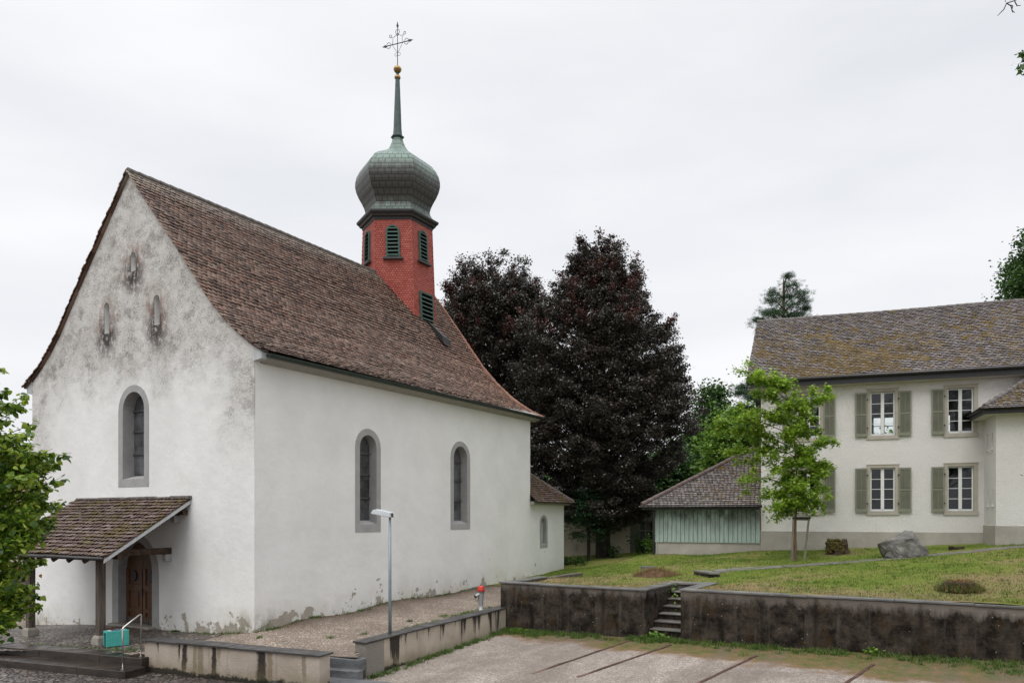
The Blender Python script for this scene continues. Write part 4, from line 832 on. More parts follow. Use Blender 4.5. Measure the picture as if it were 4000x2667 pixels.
# roof
EZ, RZ, PH = 9.44, 13.47, 5.15; run = PH + .55; slp = math.hypot(run, RZ - EZ); dnv = (0, -run / slp, -(RZ - EZ) / slp)
XL0, XL1 = -.60, -.62; ex = .172; n = int(slp / ex); rows = []
for k in range(n + 1):
    s_ = k * ex; q = s_ / slp; xl = -.30 * (1 - q) + -.60 * q; rows.append(((xl, PH + dnv[1] * s_, RZ + dnv[2] * s_ + .02), (1, 0, 0), 17.0 - xl, dnv, k))
m = MB(); q = [(-.30, PH, RZ), (HL, PH, RZ), (HL, -.55, EZ), (-.60, -.55, EZ)]; m.add(q + [(x, y, z - .07) for x, y, z in q], [(0, 1, 2, 3), (4, 7, 6, 5), (0, 3, 7, 4), (1, 5, 6, 2), (2, 6, 7, 3)])
q = [(-.30, PH, RZ), (HL, PH, RZ), (HL, HD + .55, EZ), (-.60, HD + .55, EZ)]; m.add(q + [(x, y, z - .07) for x, y, z in q], [(0, 1, 2, 3), (4, 7, 6, 5), (0, 3, 7, 4)])
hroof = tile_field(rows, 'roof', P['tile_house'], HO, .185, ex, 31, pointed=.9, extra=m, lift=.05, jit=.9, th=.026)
ridge_tiles([(-.35, PH, RZ), (6, PH, RZ - .05), (12, PH, RZ), (17, PH, RZ)], 'ridge_tiles', P['ridge'], hroof, .10, .40)
# moss cushions, thick on the lower left of the slope
def icos(r=1):
    t = (1 + 5 ** .5) / 2; v = np.array([(-1, t, 0), (1, t, 0), (-1, -t, 0), (1, -t, 0), (0, -1, t), (0, 1, t), (0, -1, -t), (0, 1, -t), (t, 0, -1), (t, 0, 1), (-t, 0, -1), (-t, 0, 1)]) / math.hypot(1, t)
    f = [(0, 11, 5), (0, 5, 1), (0, 1, 7), (0, 7, 10), (0, 10, 11), (1, 5, 9), (5, 11, 4), (11, 10, 2), (10, 7, 6), (7, 1, 8), (3, 9, 4), (3, 4, 2), (3, 2, 6), (3, 6, 8), (3, 8, 9), (4, 9, 5), (2, 4, 11), (6, 2, 10), (8, 6, 7), (9, 8, 1)]
    return v * r, f
IV, IF = icos()
def moss_patch(name, pts, dnv, alv, parent, seed, mat=None, rs=(.03, .085)):
    rg = np.random.default_rng(seed); n = len(pts); nm = np.cross(alv, dnv); nm = nm if nm[2] > 0 else -nm; r_ = rg.uniform(*rs, n); a_ = np.array(alv, float)[None] * r_[:, None] * rg.uniform(.8, 1.9, n)[:, None]; b_ = np.array(dnv, float)[None] * r_[:, None] * .7; c_ = nm[None] * r_[:, None] * .42
    o = inst(IV, IF, np.array(pts) + nm * .045, np.stack([a_, b_, c_], 2), name, mat or P['moss_roof'], parent, smooth=True); o['kind'] = 'stuff'; return o
rg = np.random.default_rng(12); pts = []
def nse(x, y, s_=0): return math.sin(x * 1.3 + s_ + 1.7 * math.sin(y * .9 + s_)) * math.cos(y * 1.6 - x * .5 + s_) + .6 * math.sin(x * 3.1 + y * 2.3 + s_) * math.cos(y * 3.7 - s_)
while len(pts) < 3300:
    x = rg.uniform(-.4, 13); s_ = rg.uniform(.4, slp - .05); q = s_ / slp
    dens = math.exp(-((x - 3.6) / 2.6) ** 2) * math.exp(-((q - .80) / .24) ** 2) * 2.6 + .30 * math.exp(-((q - .55) / .34) ** 2) + .03
    dens *= max(.04, .5 + .75 * nse(x * 1.1, s_ * 1.9))
    if rg.random() < dens: s2 = round(s_ / ex) * ex + rg.normal(0, .02); pts.append((x, PH + dnv[1] * s2, RZ + dnv[2] * s2 + .02))
moss_patch('moss', pts, dnv, (1, 0, 0), hroof, 3)
m = MB(); m.tube([(-.62, -.62, 9.43), (17, -.62, 9.43)], .075, 10); m.build('gutter', P['gutter_black'], HO, smooth=True)
m = MB(); m.box(-.55, 17, -.55, -.50, 9.14, 9.38); m.build('fascia', P['fascia'], HO)
m = MB(); m.box(-.5, 17, -.50, -.0, 9.12, 9.18); m.build('soffit', P['house_soffit'], HO)
m = MB()
for ye in (-.56, HD + .56):
    vs = [(x + dx, y, z + dz) for x, y, z in ((-.60, ye, 9.40), (-.30, PH, 13.43)) for dx in (-.0, .05) for dz in (-.26, -.035)]; m.add(vs, [(0, 1, 3, 2), (4, 6, 7, 5), (0, 4, 5, 1), (2, 3, 7, 6), (1, 5, 7, 3), (0, 2, 6, 4)])
m.build('bargeboard', P['fascia'], HO)
# projecting wing at the right
WY = -1.92; WX0 = JW; WX1 = 16.0; WT = 7.36
slits = [(WX0, y, z) for y, z in ((-.62, 6.12), (-1.38, 6.12), (-.66, 3.84), (-1.44, 3.84))]
m = MB(); m.wall([(0, 2.98), (1.92, 2.98), (1.92, WT), (0, WT)], [rect(-y - .06, -y + .06, z, z + .6) for _, y, z in slits], lambda u, v, w_: (WX0 + w_, -u, v), .22)
for _, y, z in slits: m.add([(WX0 + .22, y - .06, z), (WX0 + .22, y + .06, z), (WX0 + .22, y + .06, z + .6), (WX0 + .22, y - .06, z + .6)], [(0, 1, 2, 3)])
m.add([(WX0, WY, 2.98), (WX1, WY, 2.98), (WX1, WY, WT), (WX0, WY, WT)], [(0, 1, 2, 3)]); m.add([(WX1, WY, 2.98), (WX1, 0, 2.98), (WX1, 0, WT), (WX1, WY, WT)], [(0, 1, 2, 3)])
m.build('wing_wall', P['house_wall'], HO, fix=False)
m = MB(); m.box(WX0 - .04, WX1, WY - .04, .0, 1.2, 3.0); m.build('wing_plinth', P['plinth'], HO, bevel=.015)
for _, y, z in slits:
    m = MB(); m.add([(WX0 - .0, y - .10, z - .02), (WX0 - .0, y + .10, z - .02), (WX0 - .09, y + .10, z - .05), (WX0 - .09, y - .10, z - .05), (WX0, y - .1, z - .1), (WX0, y + .1, z - .1), (WX0 - .07, y + .1, z - .1), (WX0 - .07, y - .1, z - .1)], [(0, 1, 2, 3), (4, 7, 6, 5), (0, 4, 5, 1), (1, 5, 6, 2), (2, 6, 7, 3), (3, 7, 4, 0)]); m.build('slit_sill', P['house_wall'], HO)
m = MB(); m.box(WX0 + 1.46, WX0 + 1.58, WY - .04, WY, 6.72, 6.84); m.build('wall_plate_cap', P['sandstone'], HO)
ov = .52; wz = 7.62; ws = math.radians(33); rows = []; k = 0
while k * ex * math.cos(ws) < 3.2:
    r_ = k * ex * math.cos(ws); zz = wz + k * ex * math.sin(ws); x0 = WX0 - ov + r_; rows.append(((x0, WY - ov + r_, zz), (1, 0, 0), WX1 - x0, (0, -math.cos(ws), -math.sin(ws)), k))
    yl = WY - ov + r_
    if yl < -.15: rows.append(((x0, yl, zz), (0, 1, 0), -.02 - yl, (-math.cos(ws), 0, -math.sin(ws)), k))
    k += 1
m = MB(); t3 = 3.3 * math.tan(ws); yy0 = WY - ov; m.add([(WX0 - ov, yy0, wz - .03), (WX1, yy0, wz - .03), (WX1, yy0 + 3.3, wz - .03 + t3), (WX0 - ov + 3.3, yy0 + 3.3, wz - .03 + t3), (WX0 - ov, 0, wz - .03), (WX0 - ov + -yy0, 0, wz - .03 - yy0 * math.tan(ws))], [(0, 1, 2, 3), (0, 5, 4)])
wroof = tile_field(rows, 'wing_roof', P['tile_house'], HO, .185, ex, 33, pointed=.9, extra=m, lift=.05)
ridge_tiles([(WX0 - ov + .02, yy0 + .02, wz + .02), (WX0 - ov + 3.2, yy0 + 3.2, wz + .02 + 3.2 * math.tan(ws))], 'hip_tiles', P['ridge'], wroof, .095, .38)
rg = np.random.default_rng(2); pts = []
for i in range(420): x = rg.uniform(0, 3.5); r_ = rg.uniform(0, 2.2); pts.append((WX0 - ov + r_ + x, yy0 + r_, wz + r_ * math.tan(ws)))
moss_patch('moss', pts, (0, -math.cos(ws), -math.sin(ws)), (1, 0, 0), wroof, 5, rs=(.03, .07))
m = MB(); m.tube([(WX0 - ov - .06, 0, wz - .04), (WX0 - ov - .06, yy0 - .06, wz - .04), (WX1, yy0 - .06, wz - .04)], .07, 10); m.build('gutter', P['gutter_black'], wroof, smooth=True)
m = MB(); m.box(WX0 - ov, WX1, yy0, yy0 + .04, wz - .26, wz - .05); m.box(WX0 - ov, WX0 - ov + .04, yy0 + .04, .0, wz - .26, wz - .05); m.build('fascia', P['fascia'], wroof)
m = MB(); m.box(WX0 - ov + .04, WX1, yy0 + .04, WY + .1, wz - .27, wz - .22); m.box(WX0 - ov + .04, WX0 + .1, WY + .1, -.0, wz - .27, wz - .22); m.build('soffit', P['house_soffit'], wroof)

# ---------------------------------------------------------------- shed with pale green boards
SH = thing('shed', 'low shed of pale green vertical boards with hipped tiled roof beside the cream house', 'shed', (hw(-4.78, 0)[0], hw(-4.78, 0)[1], 1.5), HANG)
SW = 4.74; SY = -.02; SD = 9.0
m = MB(); m.box(0, SW, SY - .0, SY + .2, .8, 2.16); m.box(0, .2, SY + .2, SD, .8, 2.16); m.build('plinth', P['plinth'], SH)
m = MB(); nb = 24
rgs = random.Random(3)
for k in range(nb):
    x = -.04 + (SW + .04) * k / nb; wd = (SW + .04) / nb; m.box(x + .010, x + wd - .010, SY - .05 - (.015 if k % 2 else 0), SY - .02, 2.13, 3.78)
for k in range(40): y = SY - .04 + k * .2; m.box(-.065 - (.012 if k % 2 else 0), -.03, y + .004, y + .196, 2.13, 3.78)
m.box(-.02, .1, SY + .1, SD, 2.16, 3.78); m.build('boarding', P['barn_board'], SH); m = MB(); m.box(-.02, SW, SY - .018, SY + .1, 2.16, 3.78); m.build('backing', P['fascia'], SH)
bz = 3.84; bs_ = math.radians(31); rows = []; k = 0; ov = .5; xr = SW
while True:
    r_ = k * ex * math.cos(bs_); zz = bz + k * ex * math.sin(bs_); x0 = -.62 + r_
    if xr - x0 < .1: break
    rows.append(((x0, SY - .45 + r_, zz), (1, 0, 0), xr - x0, (0, -math.cos(bs_), -math.sin(bs_)), k)); rows.append(((x0, SY - .45 + r_, zz), (0, 1, 0), SD - 2 * r_ + .6, (-math.cos(bs_), 0, -math.sin(bs_)), k)); k += 1
m = MB(); q_ = xr + .62; m.add([(-.62, SY - .45, bz - .03), (xr, SY - .45, bz - .03), (xr, SY - .45 + q_, bz - .03 + q_ * math.tan(bs_)), (-.62, SD + .3, bz - .03)], [(0, 1, 2), (0, 2, 3)])
sroof = tile_field(rows, 'roof', P['tile_house'], SH, .185, ex, 41, pointed=.9, extra=m, lift=.05, jit=.5)
ridge_tiles([(-.60, SY - .43, bz + .06), (xr - .1, SY - .45 + q_ - .1, bz + .06 + (q_ - .1) * math.tan(bs_))], 'hip_tiles', P['ridge_brown'], sroof, .105, .36)
pts = []; rg = np.random.default_rng(4)
while len(pts) < 260:
    x = rg.uniform(.0, xr); r_ = rg.uniform(.1, 4); s2 = round(r_ / math.cos(bs_) / ex) * ex; r_ = s2 * math.cos(bs_)
    if x < -.5 + r_: continue
    if rg.random() < .1 + .9 * math.exp(-((x - 3.9) / 1.1) ** 2) + .5 * math.exp(-((r_ - 1.0) / .5) ** 2): pts.append((x, SY - .45 + r_, bz + s2 * math.sin(bs_)))
moss_patch('moss', pts, (0, -math.cos(bs_), -math.sin(bs_)), (1, 0, 0), sroof, 6, rs=(.025, .065))
m = MB(); m.tube([(-.66, SY - .52, bz - .03), (xr + .1, SY - .52, bz - .03)], .07, 10); m.build('gutter', P['gutter_black'], SH, smooth=True)
m = MB(); m.box(-.6, xr, SY - .44, SY - .39, bz - .17, bz - .05); m.build('fascia', P['fascia'], SH)
m = MB(); m.box(-.6, xr, SY - .39, SY, bz - .13, bz - .08); m.build('soffit', P['greyboard'], SH)
m = MB(); m.tube([(-.10, SY - .1, bz - .1), (-.10, SY - .1, 1.2)], .05, 8); m.build('downpipe', P['gutter_black'], SH)
m = MB(); m.box(-.0, .03, SY - .07, SY - .003, 1.3, 2.15); m.build('corner_strip', P['greyboard'], SH)

# ================================================================ walls, copings and steps
def wall_slabs(m, a, b, wd, z0, z1, th, n, rg, sag=0.012):
    """coping slabs laid end to end between a and b (world xy, b-a is the run)"""
    a = np.array(a); b = np.array(b); d = (b - a) / np.linalg.norm(b - a); nn = np.array([-d[1], d[0]]); cuts = np.sort(np.concatenate([[0, 1], (np.arange(1, n) + rg.uniform(-.2, .2, n - 1)) / n]))
    for c0, c1 in zip(cuts[:-1], cuts[1:]):
        p, q = a + (b - a) * c0, a + (b - a) * c1; p = p + d * .004; j = rg.uniform(-sag, sag) * .6; s_ = rg.uniform(-.012, .012)
        z_a, z_b = z0 + (z1 - z0) * c0 + j, z0 + (z1 - z0) * c1 + j; vs = []
        for z_, pp in ((z_a, p), (z_b, q)):
            for o_ in (-wd / 2 + s_, wd / 2 + s_):
                for t in (-th, 0): vs.append((pp[0] + nn[0] * o_, pp[1] + nn[1] * o_, z_ + t))
        m.add(vs, [(0, 1, 3, 2), (4, 6, 7, 5), (0, 4, 5, 1), (2, 3, 7, 6), (1, 5, 7, 3), (0, 2, 6, 4)])
def wall_core(m, a, b, wd, zb0, zb1, z0, z1, n=1):
    a = np.array(a); b = np.array(b); d = (b - a) / np.linalg.norm(b - a); nn = np.array([-d[1], d[0]]); vs = []
    for p, zb, z in ((a, zb0, z0), (b, zb1, z1)):
        for o_ in (-wd / 2, wd / 2):
            for t in (zb, z): vs.append((p[0] + nn[0] * o_, p[1] + nn[1] * o_, t))
    m.add(vs, [(0, 1, 3, 2), (4, 6, 7, 5), (0, 4, 5, 1), (2, 3, 7, 6), (1, 5, 7, 3), (0, 2, 6, 4)])
rgw = np.random.default_rng(11)
# cream wall in front of the church
Af, Ag = np.array([-10.05, 20.7]), np.array([-4.61, 18.3]); d_ = (Ag - Af) / np.linalg.norm(Ag - Af); n_ = np.array([-d_[1], d_[0]]); n_ = n_ if n_[1] > 0 else -n_
ca, cb = Af + n_ * .26, Ag + n_ * .26
WA = thing('low_wall', 'low cream rendered wall with black runs and dark slate coping, in front of the church door', 'wall', (float(ca[0]), float(ca[1]), -.9), math.atan2(d_[1], d_[0]))
def rel(m, root):
    L_ = root.location; a_ = root.rotation_euler.z; c_, s_ = math.cos(a_), math.sin(a_); m.v = [((x - L_.x) * c_ + (y - L_.y) * s_, -(x - L_.x) * s_ + (y - L_.y) * c_, z) for x, y, z in m.v]; return m
m = MB(); wall_core(m, ca + d_ * .03, cb - d_ * .06, .42, -1.4, -1.4, -.0, -.0); rel(m, WA).build('render', P['wall_cream'], WA, bevel=.012)
m = MB(); wall_slabs(m, ca, cb, .54, .05, .05, .05, 4, rgw); rel(m, WA).build('coping', P['slate_cap'], WA, bevel=.006)
# wall beside the gravel ramp, rising to the black wall
B0 = np.array([-3.88, 20.16]); B1 = B0 + dR * 7.45; nB = dL
ca, cb = B0 + nB * .22, B1 + nB * .22
WB = thing('low_wall', 'low cream wall streaked black, running from the roughcast pier back to the black wall', 'wall', (float(ca[0]), float(ca[1]), -.9), ANG)
m = MB(); wall_core(m, ca + dR * .80, cb, .36, -1.5, -1.1, .02, .18); rel(m, WB).build('render', P['wall_cream2'], WB)
m = MB(); wall_core(m, ca + dR * .05, ca + dR * .79, .40, -1.5, -1.5, -.005, .01); rel(m, WB).build('pier', P['pier'], WB, bevel=.012)
m = MB(); wall_slabs(m, ca, cb, .46, .05, .232, .045, 6, rgw); rel(m, WB).build('coping', P['slate_cap'], WB, bevel=.006)
# black retaining walls either side of the garden steps
def black_wall(label, aa, ab, ret, zc, left):
    p0 = dw(aa, 0); root = thing('retaining_wall', label, 'wall', (p0[0], p0[1], -.4), DANG, 'black retaining walls of the lawn')
    def lo(a, b, z): return (a - aa, b, z)
    m = MB(); m.box(0, ab - aa, .0, .32, -1.3, zc - .06)
    x = (0, .32) if left else (ab - aa - .32, ab - aa)
    if left is None: m.box(0, .32, .32, ret, -.6, zc - .06)
    m2 = m; 
    for side in ([0, 1] if left == 'both' else [0]):
        if side == 0: m.box(0, .32, .3215, ret + (3.2 if left == 'both' else 0), -.6, zc - .063)
        else: m.box(ab - aa - .32, ab - aa, .3215, ret, -.6, zc - .063)
    m.build('wall_face', P['wall_black'], root)
    c = MB(); rg = np.random.default_rng(int(aa * 10) + 3)
    def slabs(x0, x1, y0, y1, n, ax):
        cuts = np.linspace(0, 1, n + 1); cuts[1:-1] += rg.uniform(-.15, .15, n - 1) / n
        for q0, q1 in zip(cuts[:-1], cuts[1:]):
            j = rg.uniform(-.008, .008); s_ = rg.uniform(-.01, .015)
            if ax == 0: c.box(x0 + (x1 - x0) * q0 + .003, x0 + (x1 - x0) * q1 - .003, y0 + s_, y1 + s_, zc - .055 + j, zc + j)
            else: c.box(x0 + s_, x1 + s_, y0 + (y1 - y0) * q0 + .003, y0 + (y1 - y0) * q1 - .003, zc - .055 + j, zc + j)
    slabs(-.05, ab - aa + (.05 if left == 'both' else 0), -.05, .36, max(3, int((ab - aa) / 1.9)), 0); slabs(-.05, .36, .363, ret + .04, 2, 1)
    if left == 'both': slabs(ab - aa - .36, ab - aa + .05, .363, ret + .04, 2, 1)
    c.build('coping', P['slate_cap2'], root, bevel=.008); return root
black_wall('shorter black stained retaining wall between the church and the garden steps', 0.0, a1, 2.75, 1.10, 'both')
black_wall('long black stained retaining wall right of the garden steps, weeds at its foot', a2, 24.0, 2.8, 1.17, 'one')
# garden steps
p0 = dw(a1, 0); ST = thing('garden_steps', 'narrow flight of worn grey stone steps between the two black walls', 'steps', (p0[0], p0[1], -.4), DANG)
wst = a2 - a1
for k in range(6):
    b0 = .32 + k * .415; z = -.155 + k * .2; m = MB(); m.box(.015, wst - .015, b0 - .03, b0 + .46, z - .045, z); st_ = m.build('step', P['step_grey'], ST, bevel=.008); m = MB(); m.box(.02, wst - .02, b0 + .03, b0 + .455, z - .4, z - .047); m.build('riser', P['wall_black'], st_)
m = MB(); m.box(-.28, wst + .25, 2.80, 3.30, 1.04, 1.11); m.build('top_step', P['step_grey'], ST, bevel=.008)
m = MB(); m.box(-.2, wst + .2, 2.86, 3.2, .6, 1.018); m.build('riser', P['wall_black'], ST)
def px(x, y, f=lawn): return ray_hit(x, y, f, 16, 60)
# the stone landing slab at the path's foot
q = [px(1592, 1318), px(1630, 1327), px(1655, 1325), px(1624, 1316)]
c = np.mean([t[:2] for t in q], 0); SLB = thing('stone_slab', 'flat grey stone slab step where the path meets the garden steps', 'slab', (float(c[0]), float(c[1]), q[0][2]))
zt_ = q[0][2] + .16; m = MB(); m.prism([(t[0] - c[0], t[1] - c[1]) for t in q], lambda u, v, w_: (u, v, w_), zt_ - .07, zt_); m.build('slab', P['step_grey'], SLB, bevel=.01)
m = MB(); m.prism([((t[0] - c[0]) * .94, (t[1] - c[1]) * .94) for t in q], lambda u, v, w_: (u, v, w_), zt_ - .5, zt_ - .072); m.build('footing', P['wall_black'], SLB)
# paved path over the lawn: broken slabs in one strip
cl_pts = [px(x, y) for x, y in ((1640, 1312), (1705, 1306), (1800, 1300.5), (1898, 1294), (2010, 1285.5), (2118, 1276.5), (2235, 1265.5), (2352, 1254), (2560, 1236))]
m = MB(); rg = np.random.default_rng(8); cp = np.array(cl_pts)
for i in range(len(cp) - 1):
    a_, b_ = cp[i], cp[i + 1]; ln_ = np.linalg.norm(b_[:2] - a_[:2]); n = max(2, int(ln_ / .55))
    for k in range(n):
        p, q = a_ + (b_ - a_) * (k + .03) / n, a_ + (b_ - a_) * (k + .97) / n; d = (q - p)[:2]; d /= np.linalg.norm(d); nn = np.array([-d[1], d[0]])
        for s0, s1 in ((-.32, -.03), (.05, .30)):
            s0 += rg.uniform(-.06, .03); s1 += rg.uniform(-.03, .06); vs = []
            for P_, o_ in ((p, s0), (q, s0 + rg.uniform(-.05, .05)), (q, s1 + rg.uniform(-.05, .05)), (p, s1)):
                x, y = P_[0] + nn[0] * o_, P_[1] + nn[1] * o_; vs.append((x, y, lawn(x, y) + .014 + rg.uniform(-.008, .008)))
            vs += [(x, y, z - .1) for x, y, z in vs]; m.add(vs, [(0, 1, 2, 3), (4, 7, 6, 5), (0, 4, 5, 1), (1, 5, 6, 2), (2, 6, 7, 3), (3, 7, 4, 0)])
m.build('path', P['step_grey'])['kind'] = 'structure'
# wide entrance steps at the left
hA = np.array([-5.09, 1.87]); hA /= np.linalg.norm(hA); nA = np.array([-hA[1], hA[0]]); nA = nA if nA[1] > 0 else -nA
SA = thing('entrance_steps', 'two wide wet dark stone steps up from the cobbled street to the church porch', 'steps', (-9.9, 20.43, -.83))
def long_step(o_, ln, w_, z0, z1, nslab, nm):
    m = MB(); rg = np.random.default_rng(int(ln * 7)); cuts = np.linspace(0, 1, nslab + 1); cuts[1:-1] += rg.uniform(-.2, .2, nslab - 1) / nslab
    for q0, q1 in zip(cuts[:-1], cuts[1:]):
        j = rg.uniform(-.006, .006); A_, B_ = o_ + hA * (ln * q0 + .003), o_ + hA * (ln * q1 - .003); vs = []
        for P_ in (A_, B_):
            for t in (0, w_):
                for z in (z0, z1 + j): pp = P_ + nA * t; vs.append((pp[0] + 9.9, pp[1] - 20.43, z))
        m.add(vs, [(0, 1, 3, 2), (4, 6, 7, 5), (0, 4, 5, 1), (2, 3, 7, 6), (1, 5, 7, 3), (0, 2, 6, 4)])
    return m.build(nm, P['step_dark'], SA, bevel=.01)
long_step(np.array([-9.93, 20.43]), 16, .62, -1.1, -.42, 9, 'upper_step')
long_step(np.array([-10.03, 19.74]), 16, .68, -1.1, -.63, 8, 'lower_step')
# slate steps in the gap between the low walls
GS = thing('gap_steps', 'two blue slate steps in the gap between the cream wall and the pier', 'steps', (-4.6, 19.8, -.75))
dg = hd
def slab4(o_, ln, w_, z0, z1, nm, mat):
    nn = np.array([-dg[1], dg[0]]); m = MB(); vs = []
    for s_ in (0, ln):
        for t in (0, w_):
            for z in (z0, z1): p = o_ + dg * s_ + nn * t; vs.append((p[0] + 4.6, p[1] - 19.8, z))
    m.add(vs, [(0, 1, 3, 2), (4, 6, 7, 5), (0, 4, 5, 1), (2, 3, 7, 6), (1, 5, 7, 3), (0, 2, 6, 4)]); return m.build(nm, mat, GS, bevel=.006)
slab4(np.array([-5.45, 20.15]), 1.62, .36, -.62, -.31, 'upper_step', P['slate_step']); slab4(np.array([-5.45, 19.86]), 1.62, .30, -.9, -.555, 'lower_step', P['slate_step'])
slab4(np.array([-6.2, 18.25]), 3.0, 1.75, -.95, -.735, 'landing', P['slate_step'])
# rusty edging strips sunk in the parking gravel
for lab, a_, b_ in (('rusty steel edging strip nearest the cream wall, ending left of the garden steps', (1470.6, 1463), (1223, 1547)), ('rusty steel edging strip in line with the garden steps', (1541, 1481), (1327.6, 1555)), ('rusty steel edging strip running off the bottom right of the steps', (1738.7, 1505.6), (1590, 1576)), ('rusty steel edging strip nearest the right end of the black wall', (2006, 1526), (1925, 1582))):
    A_, B_ = ray_hit(*a_, low, 12, 40), ray_hit(*b_, low, 12, 40); t = thing('edging_strip', lab, 'edging', (A_[0], A_[1], A_[2]), 0, 'rusty edging strips in the gravel')
    m = MB(); nq = 9; rq = random.Random(int(a_[0])); dq = [(B_[k] - A_[k]) for k in range(3)]; pq = [((dq[0] * i / nq + rq.uniform(-.012, .012)), (dq[1] * i / nq + rq.uniform(-.012, .012)), A_[2] + dq[2] * i / nq + rq.uniform(-.008, .006)) for i in range(nq + 1)]
    for i in range(nq): m.beam(pq[i], pq[i + 1], .085, .05); m.build('strip', P['rust'], t)
# porch cobbles
sheet('porch_paving', [(-3.05, 2.4), (-2.0, 1.2), (-.25, 1.1), (-.0, 1.6), (-.0, 11.6), (-1.5, 13.5), (-4.25, 13.5), (-4.25, 6.0), (-3.4, 4.3), (-2.7, 3.9)], terr, .12, P['porch_cobble'], tuple(C0), ANG, dz=.012)
sheet('left_paving', [(-15.2, 22.95), (-15.2, 27), (-30, 34), (-30, 28.4)], terr, .4, P['porch_cobble'], (0, 0), 0, dz=.01)

# ================================================================ small things
def at(root): return root.location
# street lamp
LY = 21.45; lx = (895.7 - 1176) / F * LY; lz = terr(lx, LY)
LP = thing('street_lamp', 'slim galvanised lamp post with a flat pale wedge head behind the low wall', 'lamp post', (lx, LY, lz))
m = MB(); m.tube([(0, 0, lz - .2), (0, 0, lz + 1.0), (0, 0, 3.36)], [.050, .046, .034], 20); m.build('pole', P['zinc'], LP, smooth=True)
m = MB(); ax = Vector((-.80, .60, 0)).normalized(); sd_ = Vector((-ax.y, ax.x, 0)); prof_ = [(-.08, 3.35), (.70, 3.455), (.64, 3.56), (.50, 3.585), (-.04, 3.50), (-.07, 3.49)]
m.prism(prof_, lambda u, v, w_: tuple(ax * u + sd_ * (w_ * (1 - .35 * max(0, (v - 3.4)) / .2)) + Vector((0, 0, v))), -.105, .105); m.build('lamp_head', P['lamp_white'], LP, bevel=.012)
m = MB(); m.prism([(-.10 + 0, 3.36), (-.083, 3.36), (-.083, 3.47), (-.10, 3.47)], lambda u, v, w_: tuple(ax * (u + .005) + sd_ * w_ + Vector((0, 0, v))), -.03, .03); m.build('end_cap', P['rubber'], LP)
# hydrant
HY = 26.0; hx = (1104.4 - 1176) / F * HY; hz = terr(hx, HY)
HD_ = thing('fire_hydrant', 'silver fire hydrant with red cap standing on the gravel by the low wall', 'hydrant', (hx, HY, hz))
m = MB(); m.lathe([(.13, hz - .1), (.135, hz + .02), (.12, hz + .035), (.088, hz + .05), (.083, hz + .2), (.092, hz + .4), (.108, hz + .55), (.112, hz + .64), (.125, hz + .645), (.125, hz + .655)], 24); m.build('barrel', P['hyd_grey'], HD_, smooth=True)
m = MB(); m.lathe([(.13, hz + .656), (.126, hz + .70), (.108, hz + .80), (.10, hz + .825), (.07, hz + .84), (.03, hz + .85), (.0299, hz + .858)], 24); m.build('cap', P['hyd_red'], HD_, smooth=True)
m = MB(); m.lathe([(.018, hz + .855), (.018, hz + .885)], 6); m.build('bolt', P['rubber'], HD_)
m = MB(); o = Vector((-.04, -.05, hz + .58)); e_ = Vector((-.165, -.10, hz + .50)); m.tube([o, e_], [.052, .056], 14); nz_ = m.build('nozzle', P['hyd_grey'], HD_)
m = MB(); dv = (e_ - o).normalized(); m.tube([e_, e_ + dv * .05], [.062, .058], 14); m.build('nozzle_cap', P['rubber'], nz_)
m = MB(); m.tube([e_ + Vector((0, 0, -.04)), e_ + Vector((.0, .0, -.13)), e_ + Vector((.04, .02, -.18)), e_ + Vector((.07, .03, -.13)), e_ + Vector((.08, .03, -.04))], .006, 6); m.build('chain', P['rubber'], nz_)
# teal block seat
sx, sy = -11.69, 21.96; sz = 3.42 - 302.8 * sy / F; u_ = np.array([.73, .68]); u_ /= np.linalg.norm(u_); v_ = np.array([-.68, .73]); v_ /= np.linalg.norm(v_); ang = math.atan2(u_[1], u_[0])
SE = thing('block_seat', 'teal hollow concrete block seat beside the porch post', 'stool', (sx, sy, sz), ang)
oy, oz = [(0, 0), (.33, 0), (.33, .445), (0, .445)], None
m = MB(); pr = [(0, 0), (.045, 0), (.045, .33), (.075, .385), (.255, .385), (.285, .33), (.285, 0), (.33, 0), (.33, .445), (0, .445)]
m.prism(pr, lambda u, v, w_: (w_, u, sz - .01 + v), 0, .61); m.build('block', P['teal'], SE, bevel=.008)
PO = thing('printed_board', 'navy and white printed board lying on the teal block seat', 'board', (sx, sy, sz + .436), ang)
m = MB(); m.box(.17, .43, .07, .29, sz + .436, sz + .441); m.build('board', P['poster_blue'], PO)
m = MB(); m.box(.09, .168, .08, .27, sz + .436, sz + .4405); m.box(.432, .52, .08, .27, sz + .436, sz + .4405); m.build('white_panel', P['poster_white'], PO)
m = MB()
for q in ((.33, .35, .10, .27), (.22, .30, .16, .18), (.22, .27, .21, .22), (.375, .385, .12, .24)): m.box(q[0], q[1], q[2], q[3], sz + .4412, sz + .4422)
m.build('print_marks', P['poster_white'], PO)
